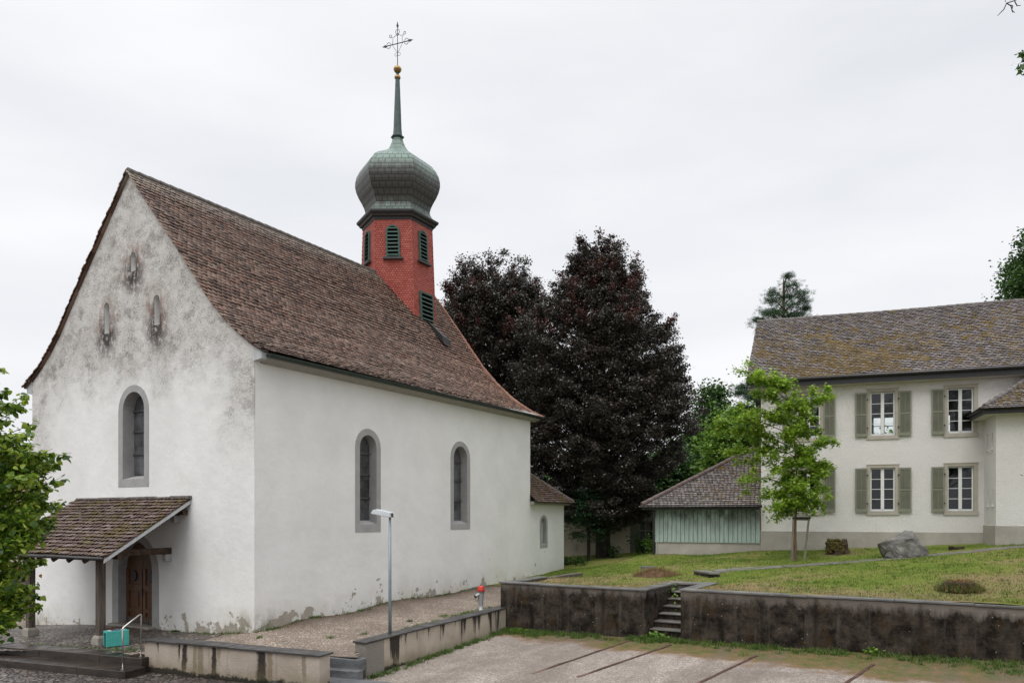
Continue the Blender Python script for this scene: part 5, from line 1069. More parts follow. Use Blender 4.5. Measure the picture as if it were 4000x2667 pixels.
# handrail
RLc = thing('handrail', 'bent stainless steel handrail on the entrance steps beside the teal seat', 'handrail', (-10.2, 19.96, -.63))
f0, f1 = Vector((-10.2, 19.96, -.63)), Vector((-10.1, 20.74, -.42)); t0, t1 = Vector((-10.2, 19.96, .46)), Vector((-10.1, 20.74, .74))
L0 = Vector((-10.2, 19.96, 0)); dv = (t1 - t0).normalized()
pts = [f0 - L0, t0 - L0 + Vector((0, 0, -.02)), t0 - L0 + dv * .03, t1 - L0 - dv * .12, t1 - L0 - dv * .05 + Vector((0, 0, -.005)), t1 - L0 + Vector((0, .01, -.04)), t1 - L0 + Vector((0, .015, -.12)), f1 - L0]
m = MB(); m.tube(pts, .022, 12); m.build('rail', P['steel'], RLc, smooth=True)
for q in (f0, f1):
    m = MB(); m.lathe([(.055, q.z), (.055, q.z + .012), (.03, q.z + .016), (.03, q.z + .03)], 14, (q.x - L0.x, q.y - L0.y)); m.build('foot_plate', P['steel'], RLc)
# doormat
mz = terr(*cw(-.95, 5.5)); p = cw(-.62, 5.75); MT = thing('doormat', 'brown coir mat lying before the church door', 'doormat', (p[0], p[1], mz), ANG)
m = MB(); m.box(-.42, .25, -.75, .55, mz + .02, mz + .045); m.build('mat', P['mat'], MT)
# signpost
sp_ = px(1516, 1292) if False else ray_hit(1517, 1279, lawn, 30, 60); SG = thing('signpost', 'thin grey post with a small white arrow sign left of the green shed', 'signpost', (sp_[0], 43.0, lawn(sp_[0], 43.0)))
SG.location.x = (1517 - 1176) / F * 43.0; sgz = SG.location.z = 3.42 - 98 * 43.0 / F
m = MB(); m.tube([(0, 0, sgz - .5), (0, 0, sgz + 2.95)], .035, 10); m.build('post', P['zinc'], SG)
m = MB(); m.prism([(.05, sgz + 2.12), (.50, sgz + 2.12), (.58, sgz + 2.19), (.50, sgz + 2.26), (.05, sgz + 2.26)], lambda u, v, w_: (u, w_, v), -.05, -.03); ar = m.build('arrow_board', P['sign_white'], SG)
m = MB(); rg_ = random.Random(1)
for k in range(9): m.box(.09 + k * .042, .09 + k * .042 + .028, -.054, -.051, sgz + 2.165, sgz + 2.205 + rg_.choice((0, .015)))
m.build('lettering', P['black'], ar)
# boulders and stumps
def blob(name, lab, cat, pxl, w_, h_, d_, mat, seed, sharp=.35, pts=None, group=None, sub=3, yo=None, cut=None):
    c = ray_hit(*pxl, lawn, 16, 50); root = thing(name, lab, cat, c, 0, group); import bmesh
    bm = bmesh.new(); bmesh.ops.create_icosphere(bm, subdivisions=sub, radius=1); rg = random.Random(seed); pl = [(Vector((rg.gauss(0, 1), rg.gauss(0, 1), rg.gauss(0, 1))).normalized(), rg.uniform(.55, .85)) for _ in range(14)] if pts is None else pts
    from mathutils import noise as mn
    for v in bm.verts:
        p = v.co.copy()
        for n_p, d_p in pl:
            q = p.dot(n_p)
            if q > d_p: p -= n_p * (q - d_p) * (1 - sharp * .2)
        p += p.normalized() * (mn.noise(p * 2.3 + Vector((seed, 0, 0))) * .10 + mn.noise(p * 7) * .035)
        v.co = Vector((p.x * w_ / 2, p.y * d_ / 2, p.z * h_ * .62 + h_ * .36))
    me = bpy.data.meshes.new(name); bm.to_mesh(me); bm.free(); o = link_mesh(cat if cat != 'rock' else 'stone', me, mat, root); return root
def hull_rock(root_label, pxl, pts, yscale, seed):
    import bmesh
    from mathutils import noise as mn
    c = ray_hit(*pxl, lawn, 16, 50); k = c[1] / F; root = thing('boulder', root_label, 'rock', c); bm = bmesh.new(); zg = c[2]
    for x, y, d in pts: bm.verts.new(((x - pxl[0]) * k, d, (pxl[1] - y) * k))
    r_ = bmesh.ops.convex_hull(bm, input=bm.verts); bmesh.ops.delete(bm, geom=[v for v in bm.verts if not v.link_faces], context='VERTS'); bmesh.ops.triangulate(bm, faces=bm.faces)
    bmesh.ops.subdivide_edges(bm, edges=bm.edges, cuts=5, use_grid_fill=True)
    for v in bm.verts: p = v.co; n = mn.noise(p * 1.6 + Vector((seed, 0, 0))) * .07 + mn.noise(p * 4.5) * .045 + mn.noise(p * 11) * .02; v.co = p + v.normal * n if v.normal.length else p
    me = bpy.data.meshes.new('stone'); bm.to_mesh(me); bm.free(); link_mesh('stone', me, P['rock'], root)
hull_rock('large angular grey boulder lying on the lawn before the house', (2076, 1277), [(2017, 1248, 0), (2030, 1240, -.25), (2024, 1256, .3), (2043, 1262, -.35), (2048, 1284, -.4), (2040, 1284, .4), (2064, 1229, .1), (2058, 1238, -.45), (2082, 1219, .1), (2092, 1221, -.15), (2078, 1236, -.6), (2108, 1243, -.2), (2100, 1250, -.65), (2124, 1262, -.3), (2127, 1272, -.2), (2120, 1280, .3), (2100, 1282, -.6), (2075, 1284, -.65), (2110, 1245, .4), (2080, 1230, .5), (2060, 1284, .6)], 1, 3)
blob('boulder', 'small pointed stone leaning against the left foot of the big boulder', 'rock', (2047, 1281), .58, .36, .4, P['rock'], 9)
sb = ray_hit(1926, 1271, lawn, 16, 50)
STU = thing('tree_stump', 'thick tree stump covered in yellow moss, left of the big boulder', 'tree stump', sb)
m = MB(); rg = random.Random(5); prf = [(.56, -.1), (.44, .04), (.37, .18), (.35, .40), (.31, .48)]; n = 30; jit = [1 + .15 * math.sin(i * 1.3) + .12 * rg.uniform(-1, 1) for i in range(n)]; vs = []
for k, (r_, z) in enumerate(prf):
    for i in range(n): a_ = 2 * math.pi * i / n; q = r_ * jit[i] * 1.05; vs.append((q * math.cos(a_), q * math.sin(a_), sb[2] + z + (.07 * rg.uniform(-1, 1) + .10 * math.cos(a_) if k == 4 else 0)))
m.add(vs, [(k * n + i, k * n + (i + 1) % n, (k + 1) * n + (i + 1) % n, (k + 1) * n + i) for k in range(4) for i in range(n)] + [tuple(4 * n + i for i in range(n))]); m.build('trunk_base', P['stump'], STU)
rgn = np.random.default_rng(6); n = 150; a_ = rgn.uniform(2.2, 4.9, n); zz = rgn.uniform(.02, .52, n) ** .8; rr = np.where(zz > .44, rgn.uniform(0, .36, n), .39); cc = np.stack([rr * np.cos(a_) * 1.05 - .05, rr * np.sin(a_), sb[2] + zz + .02], 1); s_ = rgn.uniform(.04, .10, n)
inst(IV, IF, cc, np.eye(3)[None] * s_[:, None, None] * np.array([1, 1, .7])[None, None, :], 'moss', P['moss'], STU, smooth=True)['kind'] = 'stuff'
s2 = ray_hit(2194, 1262, lawn, 16, 50); S2 = thing('tree_stump', 'low dark rotten stump remnant lying between the boulder and the house wing', 'tree stump', s2)
m = MB(); rg = random.Random(8)
for k in range(7): x = -.22 + k * .075; m.box(x, x + .07, -.1 + rg.uniform(-.05, .05), .1, s2[2] - .1, s2[2] + .10 + rg.uniform(-.03, .05))
m.build('trunk_base', P['stump'], S2, bevel=.01)
# grown over stump at the right
s3 = ray_hit(2204, 1357, lawn, 16, 50); S3 = thing('tree_stump', 'broad low stump overgrown with grass, wood chips on top, near the long black wall', 'tree stump', s3)
m = MB(); m.lathe([(.5, s3[2] - .15), (.44, s3[2] + .12), (.40, s3[2] + .24), (.35, s3[2] + .27), (.05, s3[2] + .28)], 20); m.build('trunk_base', P['stump'], S3)
BL, BF = [(-.5, 0, 0), (.5, 0, 0), (.25, .06, .55), (-.2, .1, .6), (0, .3, 1.0)], [(0, 1, 2, 3), (3, 2, 4)]
def blades(n, fpos, name, mat, parent=None, seed=0, w_=(.012, .022), h_=(.05, .12), lean=.35):
    rg = np.random.default_rng(seed); L_ = fpos(rg, n); n = len(L_); az_ = rg.uniform(0, 2 * np.pi, n); ww = rg.uniform(*w_, n); hh = rg.uniform(*h_, n); le = rg.uniform(0, lean, n)
    x = np.stack([np.cos(az_), np.sin(az_), 0 * az_], 1); yv = np.stack([-np.sin(az_), np.cos(az_), 0 * az_], 1); up = np.array([0, 0, 1.])[None] * np.cos(le)[:, None] + yv * np.sin(le)[:, None]
    return inst(BL, BF, L_, np.stack([x * ww[:, None], yv * hh[:, None], up * hh[:, None]], 2), name, mat, parent)
def tuft3(rg, n): a_ = rg.uniform(0, 2 * np.pi, n); r_ = rg.uniform(.22, .62, n); return np.stack([r_ * np.cos(a_), r_ * np.sin(a_), s3[2] + .30 - .42 * np.maximum(0, r_ - .25)], 1) - np.array([0, 0, .14])
blades(1300, tuft3, 'dry_cover', P['dry'], S3, 9, (.012, .02), (.1, .22), .9)['kind'] = 'stuff'
blades(1100, tuft3, 'grass_cover', P['weed'], S3, 3, (.012, .02), (.1, .24), .9)['kind'] = 'stuff'
rgn = np.random.default_rng(1); n = 160; cc = np.stack([rgn.normal(.02, .16, n), rgn.normal(0, .13, n), s3[2] + .285 + rgn.uniform(0, .03, n)], 1); inst([(-1, -.4, 0), (1, -.4, 0), (1, .4, .1), (-1, .4, .1)], [(0, 1, 2, 3)], cc, rot_mats(rgn, n, .4, rgn.uniform(.02, .045, n)), 'wood_chips', P['brown_leaf'], S3)['kind'] = 'stuff'
# earth mound with dry grass left of the steps
s4 = ray_hit(1508, 1322, lawn, 16, 50); S4 = thing('earth_mound', 'low mound of brown earth and dry grass on the lawn left of the steps', 'mound', s4)
m = MB(); nr, na = 7, 26; vs = [(0, 0, s4[2] + .27)]; rg = random.Random(2)
for k in range(1, nr):
    for i in range(na): a_ = 2 * math.pi * i / na; r_ = k / (nr - 1); q = (1 + .15 * math.sin(a_ * 3 + 1)); vs.append((r_ * .95 * q * math.cos(a_), r_ * .6 * q * math.sin(a_), s4[2] + .27 * math.cos(r_ * math.pi / 2) ** .8 - .04 + rg.uniform(-.02, .02)))
m.add(vs, [(0, 1 + i, 1 + (i + 1) % na) for i in range(na)] + [(1 + k * na + i, 1 + k * na + (i + 1) % na, 1 + (k + 1) * na + (i + 1) % na, 1 + (k + 1) * na + i) for k in range(nr - 2) for i in range(na)]); m.build('earth', P['rust'] if False else mat_stone('brown earth', (.05, .026, .014), (.17, .095, .05), 4, 18, 1), S4, smooth=True)
def tuft4(rg, n): a_ = rg.uniform(0, 2 * np.pi, n); r_ = rg.uniform(0, 1, n) ** .6; return np.stack([r_ * .95 * np.cos(a_), r_ * .6 * np.sin(a_), s4[2] + .26 * np.cos(r_ * np.pi / 2) - .05], 1)
blades(2400, tuft4, 'dry_grass', P['dry'], S4, 5, (.008, .014), (.08, .24), 1.45)['kind'] = 'stuff'
s5 = ray_hit(1488, 1305, lawn, 16, 50); S5 = thing('flat_stone', 'small flat grey stone set in the lawn at the mound\'s left end', 'stone', s5)
m = MB(); m.prism([(-.3, -.2), (.25, -.25), (.32, .1), (.05, .25), (-.28, .15)], lambda u, v, w_: (u, v, w_), s5[2] - .1, s5[2] + .10); m.build('stone', P['slate_cap2'], S5, bevel=.015)

# ================================================================ trees and plants
QUAD = ([(0, -.5, 0), (.55, -.28, .06), (1, 0, -.02), (.5, .3, .05), (0, .5, 0)][0:0] or [(-.5, 0, 0), (0, -.36, .08), (.55, 0, -.04), (0, .36, .08)], [(0, 1, 2), (0, 2, 3)])
HEART = ([(0, 0, 0), (.12, -.42, .02), (.45, -.46, -.03), (.85, -.2, -.16), (1.05, 0, -.26), (.85, .2, -.16), (.45, .46, -.03), (.12, .42, .02), (.5, 0, .05)], [(0, 1, 2, 8), (8, 2, 3, 4), (8, 4, 5, 6), (0, 8, 6, 7)])
MAPLE = ([(0, 0, 0), (-.08, -.42, 0), (.2, -.3, .02), (.32, -.62, -.05), (.48, -.24, .02), (1.0, 0, -.10), (.48, .24, .02), (.32, .62, -.05), (.2, .3, .02), (-.08, .42, 0)], [(0, 1, 2), (0, 2, 4), (2, 3, 4), (0, 4, 6), (4, 5, 6), (0, 6, 8), (6, 7, 8), (0, 8, 9)])
NEED = ([(0, -.05, 0), (1, 0, 0), (0, .05, 0)], [(0, 1, 2)])
def crown_clumps(rg, prof, cy_d, n, shell=.55, lob=.16):
    """prof rows: z, reach to picture left, reach to right. returns points inside the crown"""
    pr = np.array(prof, float); zs = rg.uniform(pr[0, 0], pr[-1, 0], n * 4); rl = np.interp(zs, pr[:, 0], pr[:, 1]); rr = np.interp(zs, pr[:, 0], pr[:, 2]); keep = rg.random(n * 4) < ((rl + rr) / (rl + rr).max()) ** 1.1; zs, rl, rr = zs[keep][:n], rl[keep][:n], rr[keep][:n]; n = len(zs)
    ph = rg.uniform(0, 2 * np.pi, n); c = np.cos(ph); Rr = np.where(c > 0, rr, rl); Rm = Rr * c * c + (rl + rr) / 2 * cy_d * (1 - c * c)
    Rm = Rm * (1 + lob * np.sin(ph * 3 + zs * 1.3) * np.cos(zs * 1.1 + ph)); q = (shell + (1 - shell) * rg.random(n) ** .6); return np.stack([Rm * q * np.cos(ph), Rm * q * np.sin(ph), zs], 1)
def leaves_at(rg, cl_, per, sig, tpl, size, name, mat, parent, tilt=.8, down=.2, ybias=1):
    n = len(cl_) * per; c = np.repeat(cl_, per, 0); s_ = np.repeat(rg.uniform(.7, 1.35, len(cl_)), per)[:, None]; pos = c + rg.normal(0, 1, (n, 3)) * np.array(sig) * s_
    return inst(tpl[0], tpl[1], pos, rot_mats(rg, n, tilt, rg.uniform(size * .7, size * 1.3, n), down), name, mat, parent)
def boughs(rg, prof, cyd, nb, sub, L=1.5, shell=.72):
    c = crown_clumps(rg, prof, cyd, nb, shell, .17); out = []; zm, zM = prof[0][0], prof[-1][0]
    if zm > zM: zm, zM = zM, zm
    for p in c:
        r = math.hypot(p[0], p[1]) + 1e-6; q = (p[2] - zm) / (zM - zm); d = np.array([p[0] / r * (.9 - .5 * q), p[1] / r * (.9 - .5 * q), .05 + 1.0 * q ** 1.2]); d /= np.linalg.norm(d); l_ = L * rg.uniform(.5, 1.5); side = np.cross(d, [0, 0, 1.]); side /= np.linalg.norm(side) + 1e-6; up = np.cross(side, d)
        u = rg.uniform(-1, .75, sub); wd = (.75 - u) / 1.75 * l_ * .55 + .05
        out.append(p + d * (u * l_ * .75)[:, None] + side * (rg.normal(0, 1, sub) * wd * .75)[:, None] + up * (rg.normal(0, 1, sub) * wd * .32)[:, None])
    return np.concatenate(out)
def limbs(m, rg, tgt, trunk_f, n, r0=.12, z_off=2.5, wob=.3):
    for i in rg.choice(len(tgt), min(n, len(tgt)), replace=False):
        t = tgt[i]; zb = max(trunk_f[0], t[2] - z_off - .25 * math.hypot(t[0], t[1])); f_ = min(1, (zb - trunk_f[0]) / max(.1, trunk_f[1] - trunk_f[0])); b = np.array([trunk_f[2] * f_, 0, zb]); pts = [b + (t - b) * s_ + rg.normal(0, wob * .3, 3) * (0 < s_ < 1) + np.array([0, 0, .6 * s_ * (1 - s_)]) for s_ in (0, .35, .7, 1)]
        r = r0 * rg.uniform(.6, 1.1); m.tube(pts, [r, r * .7, r * .4, r * .12], 5, cap=False)
def big_tree(name, lab, cat, X, Y, zg, prof, ncl, per, sig, tpl, size, lmat, bmat, seed, tr=.35, cyd=.9, grp=None, tilt=.8, down=.25, shell=.5, nl=40, lean=0, extra=None, ztr=None, bough=None):
    rg = np.random.default_rng(seed); root = thing(name, lab, cat, (X, Y, zg), 0, grp); cl_ = crown_clumps(rg, prof, cyd, ncl, shell) if not bough else boughs(rg, prof, cyd, bough[0], bough[1], bough[2])
    zt = prof[-1][0]; m = MB(); zc = ztr or (prof[0][0] * .3 + zt * .7); m.tube([(0, 0, zg - .4), (0, 0, zg + .3), (lean * .2, 0, zg + 2.5), (lean * .6, 0, (zg + zc) / 2), (lean, 0, zc), (lean, 0, zt - .3)], [tr * 1.4, tr * 1.08, tr * .9, tr * .6, tr * .25, .02], 10); limbs(m, rg, cl_, (max(zg + 1.8, prof[0][0]), zc, lean), nl, tr * .33); m.build('trunk', bmat, root, fix=False)
    leaves_at(rg, cl_, per, sig, tpl, size, 'crown', lmat, root, tilt, down)
    if extra: extra(rg, root, cl_)
    return root
def P2(x, y, Y): return (x - 1176) / F * Y, H + (1182 - y) * Y / F
def prof_px(rows, cx, Y): s_ = Y / F; return [(H + (1182 - y) * s_, max(.15, (cx - l) * s_), max(.15, (r - cx) * s_)) for y, l, r in rows]
BY = 44.0; bz_ = H - 108 * BY / F
def spikes(zmin, rad, nn, per_, mat, size, sgx=1.0):
    def f(rg, root, cl_):
        top_ = cl_[(cl_[:, 2] > zmin)]; idx = rg.choice(len(top_), min(nn, len(top_)), replace=False); pts = []
        for i in idx:
            t = top_[i]; d = np.array([t[0] * .25, t[1] * .25, 1.0]); d /= np.linalg.norm(d); ln_ = rg.uniform(.6, rad)
            for s_ in np.linspace(0, 1, 7): pts.append(t + d * ln_ * s_ + rg.normal(0, .04, 3))
        leaves_at(rg, np.array(pts), per_, (.12, .12, .10), QUAD, size, 'top_sprays', mat, root, 1.0, -.4)
    return f
rows = [(1210, 1320, 1430), (1190, 1290, 1475), (1150, 1275, 1490), (1105, 1245, 1505), (1060, 1225, 1550), (1010, 1220, 1575), (950, 1210, 1575), (900, 1200, 1550), (860, 1200, 1552), (800, 1200, 1540), (760, 1202, 1525), (715, 1215, 1500), (680, 1252, 1462), (640, 1282, 1450), (600, 1305, 1440), (570, 1345, 1425), (560, 1375, 1415)]
big_tree('copper_beech', 'tallest dark copper beech with broad domed crown between church and shed', 'tree', (1385 - 1176) / F * BY, BY, bz_, prof_px([(y_ + (14 if y_ < 900 else 0), l_ + 6, r_ - 10) for y_, l_, r_ in rows], 1385, BY), 0, 72, (.16, .16, .10), QUAD, .118, P['leaf_beech'], P['bark'], 5, .42, .8, 'copper beeches behind the church', .7, .2, .35, 110, extra=spikes(13.5, .8, 150, 22, P['leaf_beech_red'], .12), bough=(620, 10, 1.35))
BY2 = 50.0
rows = [(1150, 1130, 1200), (1050, 1070, 1215), (950, 1060, 1230), (850, 1050, 1235), (780, 1030, 1245), (740, 1018, 1248), (700, 1015, 1232), (660, 1040, 1215), (635, 1062, 1204), (615, 1088, 1200), (605, 1110, 1195)]
big_tree('copper_beech', 'smaller reddish copper beech rising behind the far end of the church roof', 'tree', (1140 - 1176) / F * BY2, BY2, H - 110 * BY2 / F, prof_px([(y_ + (8 if y_ < 900 else 0), l_, r_) for y_, l_, r_ in rows], 1140, BY2), 0, 66, (.19, .19, .12), QUAD, .135, P['leaf_beech'], P['bark'], 6, .4, .9, 'copper beeches behind the church', .7, .2, .35, 80, extra=spikes(13.0, .9, 150, 22, P['leaf_beech_red'], .13), bough=(330, 9, 1.5))
# slim dark conifer sapling beside the big trunk
big_tree('yew_sapling', 'thin stemmed dark evergreen standing just left of the big beech trunk', 'tree', (1352 - 1176) / F * 42.5, 42.5, .72, [(1.9, .5, .5), (2.4, 1.2, .9), (3.4, 1.3, 1.0), (4.6, .8, .8), (5.4, .3, .3)], 120, 60, (.22, .22, .06), QUAD, .10, P['needle'], P['bark'], 8, .09, 1, None, .3, .5, .3, 12)
GY = 62.0
gt = [('tree', 'mid green broadleaf tree directly right of the big copper beech', 1640, 60, [(1250, 1540, 1720), (1130, 1560, 1760), (1050, 1580, 1755), (1000, 1590, 1740), (960, 1600, 1720), (935, 1600, 1690), (905, 1605, 1660), (890, 1612, 1650)], P['leaf_green'], 11, 700),
      ('tree', 'light green broadleaf tree showing above the shed roof ridge', 1725, 52, [(1200, 1600, 1800), (1090, 1620, 1800), (1030, 1625, 1800), (985, 1640, 1800), (955, 1665, 1790), (945, 1690, 1780)], P['leaf_bright'], 12, 600),
      ('tree', 'dark green tree filling the gap behind the shed', 1530, 56, [(1290, 1470, 1640), (1180, 1455, 1660), (1120, 1470, 1650), (1070, 1500, 1640), (1040, 1530, 1620)], P['leaf_green'], 13, 500)]
for nm, lab, cx, Y, rows, mat_, sd_2, nc in gt:
    big_tree('broadleaf_tree', lab, 'tree', (cx - 1176) / F * Y, Y, 1.0, prof_px(rows, cx, Y), nc, 60, (.5, .5, .3), QUAD, .26, mat_, P['bark'], sd_2, .3, .9, 'green trees behind the shed', .7, .2, .3, 30)
# pines
def pine(lab, cx, Y, clumps, zg, seed, tr=.22, lean=0.0):
    rg = np.random.default_rng(seed); root = thing('pine_tree', lab, 'pine', ((cx - 1176) / F * Y, Y, zg), 0, 'pines behind the cream house'); pts = []; m = MB(); zt = max(P2(0, c[1], Y)[1] for c in clumps); m.tube([(0, 0, zg - .3), (lean * .5, 0, (zg + zt) / 2), (lean, 0, zt - .6), (lean, 0, zt)], [tr, tr * .7, .09, .03], 8); cs = []
    for x, y, rx, ry in clumps:
        X, Z = P2(x, y, Y); X -= root.location.x; dy = rg.uniform(-.8, .8); cs.append((X, dy, Z, rx * Y / F, ry * Y / F)); b = np.array([lean * min(1, (Z - zg) / (zt - zg)), 0, Z - .5 - .15 * abs(X)]); m.tube([b, b + (np.array([X, dy, Z]) - b) * .6 + np.array([0, 0, .15]), (X, dy, Z)], [.06, .04, .015], 5)
    m.build('trunk', P['bark_pine'], root, fix=False); P_ = []
    for X, dy, Z, rx, ry in cs:
        n = int(60 * rx * 2.2) + 25; q = rg.normal(0, 1, (n, 3)) * np.array([rx * .52, rx * .5, ry * .42]); P_.append(np.array([X, dy, Z]) + q)
    tips = np.concatenate(P_); leaves_at(rg, tips, 26, (.06, .06, .06), NEED, .15, 'crown', P['needle'], root, .9, -.3); return root
pine('round topped pine with reddish trunk showing above the left end of the house ridge', 1800, 58, [(1803, 640, 12, 10), (1810, 660, 22, 12), (1780, 668, 18, 12), (1775, 690, 22, 10), (1830, 680, 24, 14), (1845, 692, 16, 12), (1805, 682, 22, 10), (1815, 705, 30, 12), (1783, 712, 26, 10), (1760, 724, 24, 8), (1740, 735, 16, 6), (1850, 708, 12, 10), (1800, 728, 40, 10), (1835, 722, 20, 10), (1765, 742, 30, 8), (1800, 760, 40, 20)], 1.8, 3, .25)
pine('dark pine partly hidden behind the left corner of the cream house', 1745, 46, [(1712, 885, 16, 8), (1700, 902, 14, 7), (1730, 898, 20, 9), (1722, 918, 22, 8), (1745, 880, 18, 10), (1700, 935, 12, 7), (1726, 938, 22, 9), (1748, 930, 20, 12), (1735, 965, 20, 14), (1750, 1000, 24, 20)], 1.8, 4, .2)
# big tree behind the house at the right edge
big_tree('broadleaf_tree', 'large leafy tree rising behind the right end of the house roof', 'tree', (2470 - 1176) / F * 58, 58, 2, prof_px([(740, 2325, 2600), (695, 2315, 2620), (660, 2310, 2640), (640, 2318, 2640), (615, 2335, 2630), (585, 2340, 2620), (560, 2348, 2600), (540, 2360, 2560), (480, 2410, 2520)], 2470, 58), 700, 60, (.4, .4, .3), QUAD, .24, P['leaf_green'], P['bark'], 17, .35, .9, None, .7, .2, .45, 30)
big_tree('broadleaf_tree', 'tree behind the house seen only through its back windows', 'tree', 22, 62, 2, [(4, 7, 7), (7, 9, 9), (10, 8, 8), (11.5, 3, 3)], 420, 50, (.6, .6, .35), QUAD, .34, P['leaf_bright'], P['bark'], 18, .35, .8, None, .7, .2, .3, 30)
# near maple standing outside the frame, one spray and one bare twig reach in
NM = thing('maple_tree', 'maple beyond the right edge with only a leafy spray and a bare twig in view', 'tree', (15.6, 17.5, 1.2)); rg = np.random.default_rng(3); YN = 17.5
m = MB(); m.tube([(0, 0, .4), (0, 0, 5), (-.3, 0, 9), (-.2, 0, 14.5), (-.1, 0, 17)], [.35, .28, .2, .12, .03], 10)
def br(pts, r): m.tube([(a_ - 15.6, b_ - YN, c) for a_, b_, c in pts], r, 5)
def PX(x, y, Y=YN): q = P2(x, y, Y); return (q[0], Y, q[1])
br([(15.4, YN, 9), (13.6, YN, 11.5), PX(2375, 100), PX(2346, 128)], [.10, .06, .03, .01]); br([(15.4, YN, 12.5), (13.4, YN, 14.2), PX(2400, -30), PX(2352, -8)], [.08, .05, .02, .012])
for q in ([(2352, -8), (2330, 2), (2312, 8), (2306, 22), (2291, 37)], [(2330, 2), (2336, 14), (2345, 13)], [(2312, 8), (2322, 14), (2326, 30)], [(2318, 12), (2326, 14), (2324, 24), (2331, 30)], [(2322, 0), (2308, -4), (2310, 6)]): br([PX(*p) for p in q], [.012] * (len(q) - 1) + [.006])
br([(15.5, YN, 3.0), (14.2, YN, 4.0), PX(2372, 1078), PX(2352, 1086)], [.05, .03, .01, .005])
lp = []
for x, y, n in ((2350, 120, 5), (2353, 135, 8), (2350, 156, 6), (2366, 125, 30), (2370, 155, 30), (2358, 1088, 4), (2395, 140, 40)):
    p = np.array(PX(x, y)); lp.append(p + rg.normal(0, .07, (n, 3)))
fc = []
for _ in range(170):
    c = np.array([15.6 + rg.normal(0, 2.3), YN + rg.normal(0, 2.3), rg.uniform(6.0, 17.5)]); c[:2] = np.array([15.6, YN]) + (c[:2] - np.array([15.6, YN])) * (1 - max(0, (c[2] - 12)) / 9)
    if c[0] / c[1] * F + 1176 < 2450: continue
    fc.append(c); z0_ = max(4.5, c[2] - 1.6); b_ = np.array([15.45, YN, z0_]); br([tuple(b_), tuple(b_ + (c - b_) * .5 + np.array([0, 0, .2])), tuple(c)], [.05, .03, .008])
m.build('trunk', P['bark'], NM, fix=False)
far_ = np.repeat(np.array(fc), 60, 0) + rg.normal(0, 1, (len(fc) * 60, 3)) * np.array([.38, .38, .25]); far_ = far_[(far_[:, 0] / far_[:, 1] * F + 1176) > 2372]; lp = np.concatenate(lp + [far_]) - np.array([15.6, YN, 0]); inst(MAPLE[0], MAPLE[1], lp, rot_mats(rg, len(lp), .6, rg.uniform(.09, .16, len(lp)), .7), 'crown', P['leaf_green'], NM)

# foreground hazel at the left edge
LYY = 14.2; LN = thing('hazel_tree', 'bright green large leaved bush overhanging the porch from the left edge', 'tree', ((-190 - 1176) / F * LYY, LYY, -.83)); rg = np.random.default_rng(21); base = np.array([LN.location.x, LYY, -.83])
m = MB(); tips = []; lv = []
ends = [(85, 1045, .8), (60, 1040, 1), (100, 1065, .7), (50, 1075, 1.2), (35, 1010, .8), (70, 1100, 1.2), (75, 1160, 1.1), (45, 1180, 1.2), (90, 1210, .7), (50, 1290, 1.0), (3, 845, .3), (22, 893, .4), (58, 905, .3), (40, 935, .5), (20, 960, .6), (82, 970, .4), (65, 990, .6), (98, 1042, .4), (120, 1030, .2), (163, 1040, .15), (130, 1062, .4), (100, 1085, .7), (143, 1095, .3), (125, 1115, .5), (95, 1135, .8), (128, 1150, .3), (110, 1185, .5), (80, 1170, 1), (128, 1192, .2), (60, 1215, 1), (105, 1225, .4), (70, 1245, .8), (40, 1262, 1), (78, 1280, .4), (108, 1281, .15), (60, 1300, .7), (30, 1320, 1), (82, 1335, .3), (60, 1352, .6), (40, 1375, .8), (90, 1362, .15), (50, 1395, .6), (25, 1415, .8), (10, 1435, .6), (15, 1340, 1.2), (10, 1240, 1.3), (15, 1130, 1.2), (20, 1050, 1), (-10, 1000, 1), (-20, 900, .8), (-60, 860, 1), (-60, 1000, 1.2), (-60, 1120, 1.3), (-60, 1250, 1.3), (-60, 1380, 1.1), (-140, 1000, 1.4), (-140, 1200, 1.4), (-200, 1100, 1.4), (-40, 800, .8), (-130, 800, 1)]
for i, (x, y, dn_) in enumerate(ends):
    for rep in range(2 if dn_ > .45 else 1):
        Y = LYY + rg.uniform(-1.1, 1.1) * (1 if dn_ > .45 else .35); e_ = np.array(PX(x + (rg.normal(0, 14) if rep else 0), y + (rg.normal(0, 14) if rep else 0), Y)); s0 = np.array([base[0] + rg.uniform(-.3, .5), LYY + rg.uniform(-.4, .4), max(-.6, e_[2] - rg.uniform(.6, 1.6) - .25 * (e_[0] - base[0]))]); mid = s0 + (e_ - s0) * .55 + np.array([0, 0, .28]); pts = [s0, (s0 + mid) / 2 + rg.normal(0, .04, 3), mid, (mid + e_) / 2 + np.array([0, 0, .09]), e_]; m.tube([p - base * np.array([1, 1, 0]) for p in pts], [.022, .017, .012, .008, .003], 5, cap=False)
        n = int(46 + 75 * dn_); t = np.sqrt(rg.uniform(.25, 1, n)); pp = np.array([np.array([np.interp(q, [0, .25, .5, .75, 1], [p[k] for p in pts]) for k in range(3)]) for q in t]); spread = .03 + .16 * dn_ * (1.15 - t)[:, None] * 1.6; lv.append(pp + rg.normal(0, 1, (n, 3)) * spread * np.array([1, 1.2, .8]) - np.array([0, 0, .03]))
m.tube([(0, 0, -1), (.1, 0, 1), (0, .1, 3), (.2, 0, 5.2)], [.09, .075, .05, .02], 8); m.tube([(0, 0, -.8), (.5, .1, 1), (.9, .1, 3)], [.06, .045, .02], 8); m.build('stems', P['bark'], LN, fix=False)
lv = np.concatenate(lv) - base * np.array([1, 1, 0]); n = len(lv); R3 = rot_mats(rg, n, .55, rg.uniform(.07, .125, n), .95); inst(HEART[0], HEART[1], lv, R3, 'leaves', P['leaf_linden'], LN)
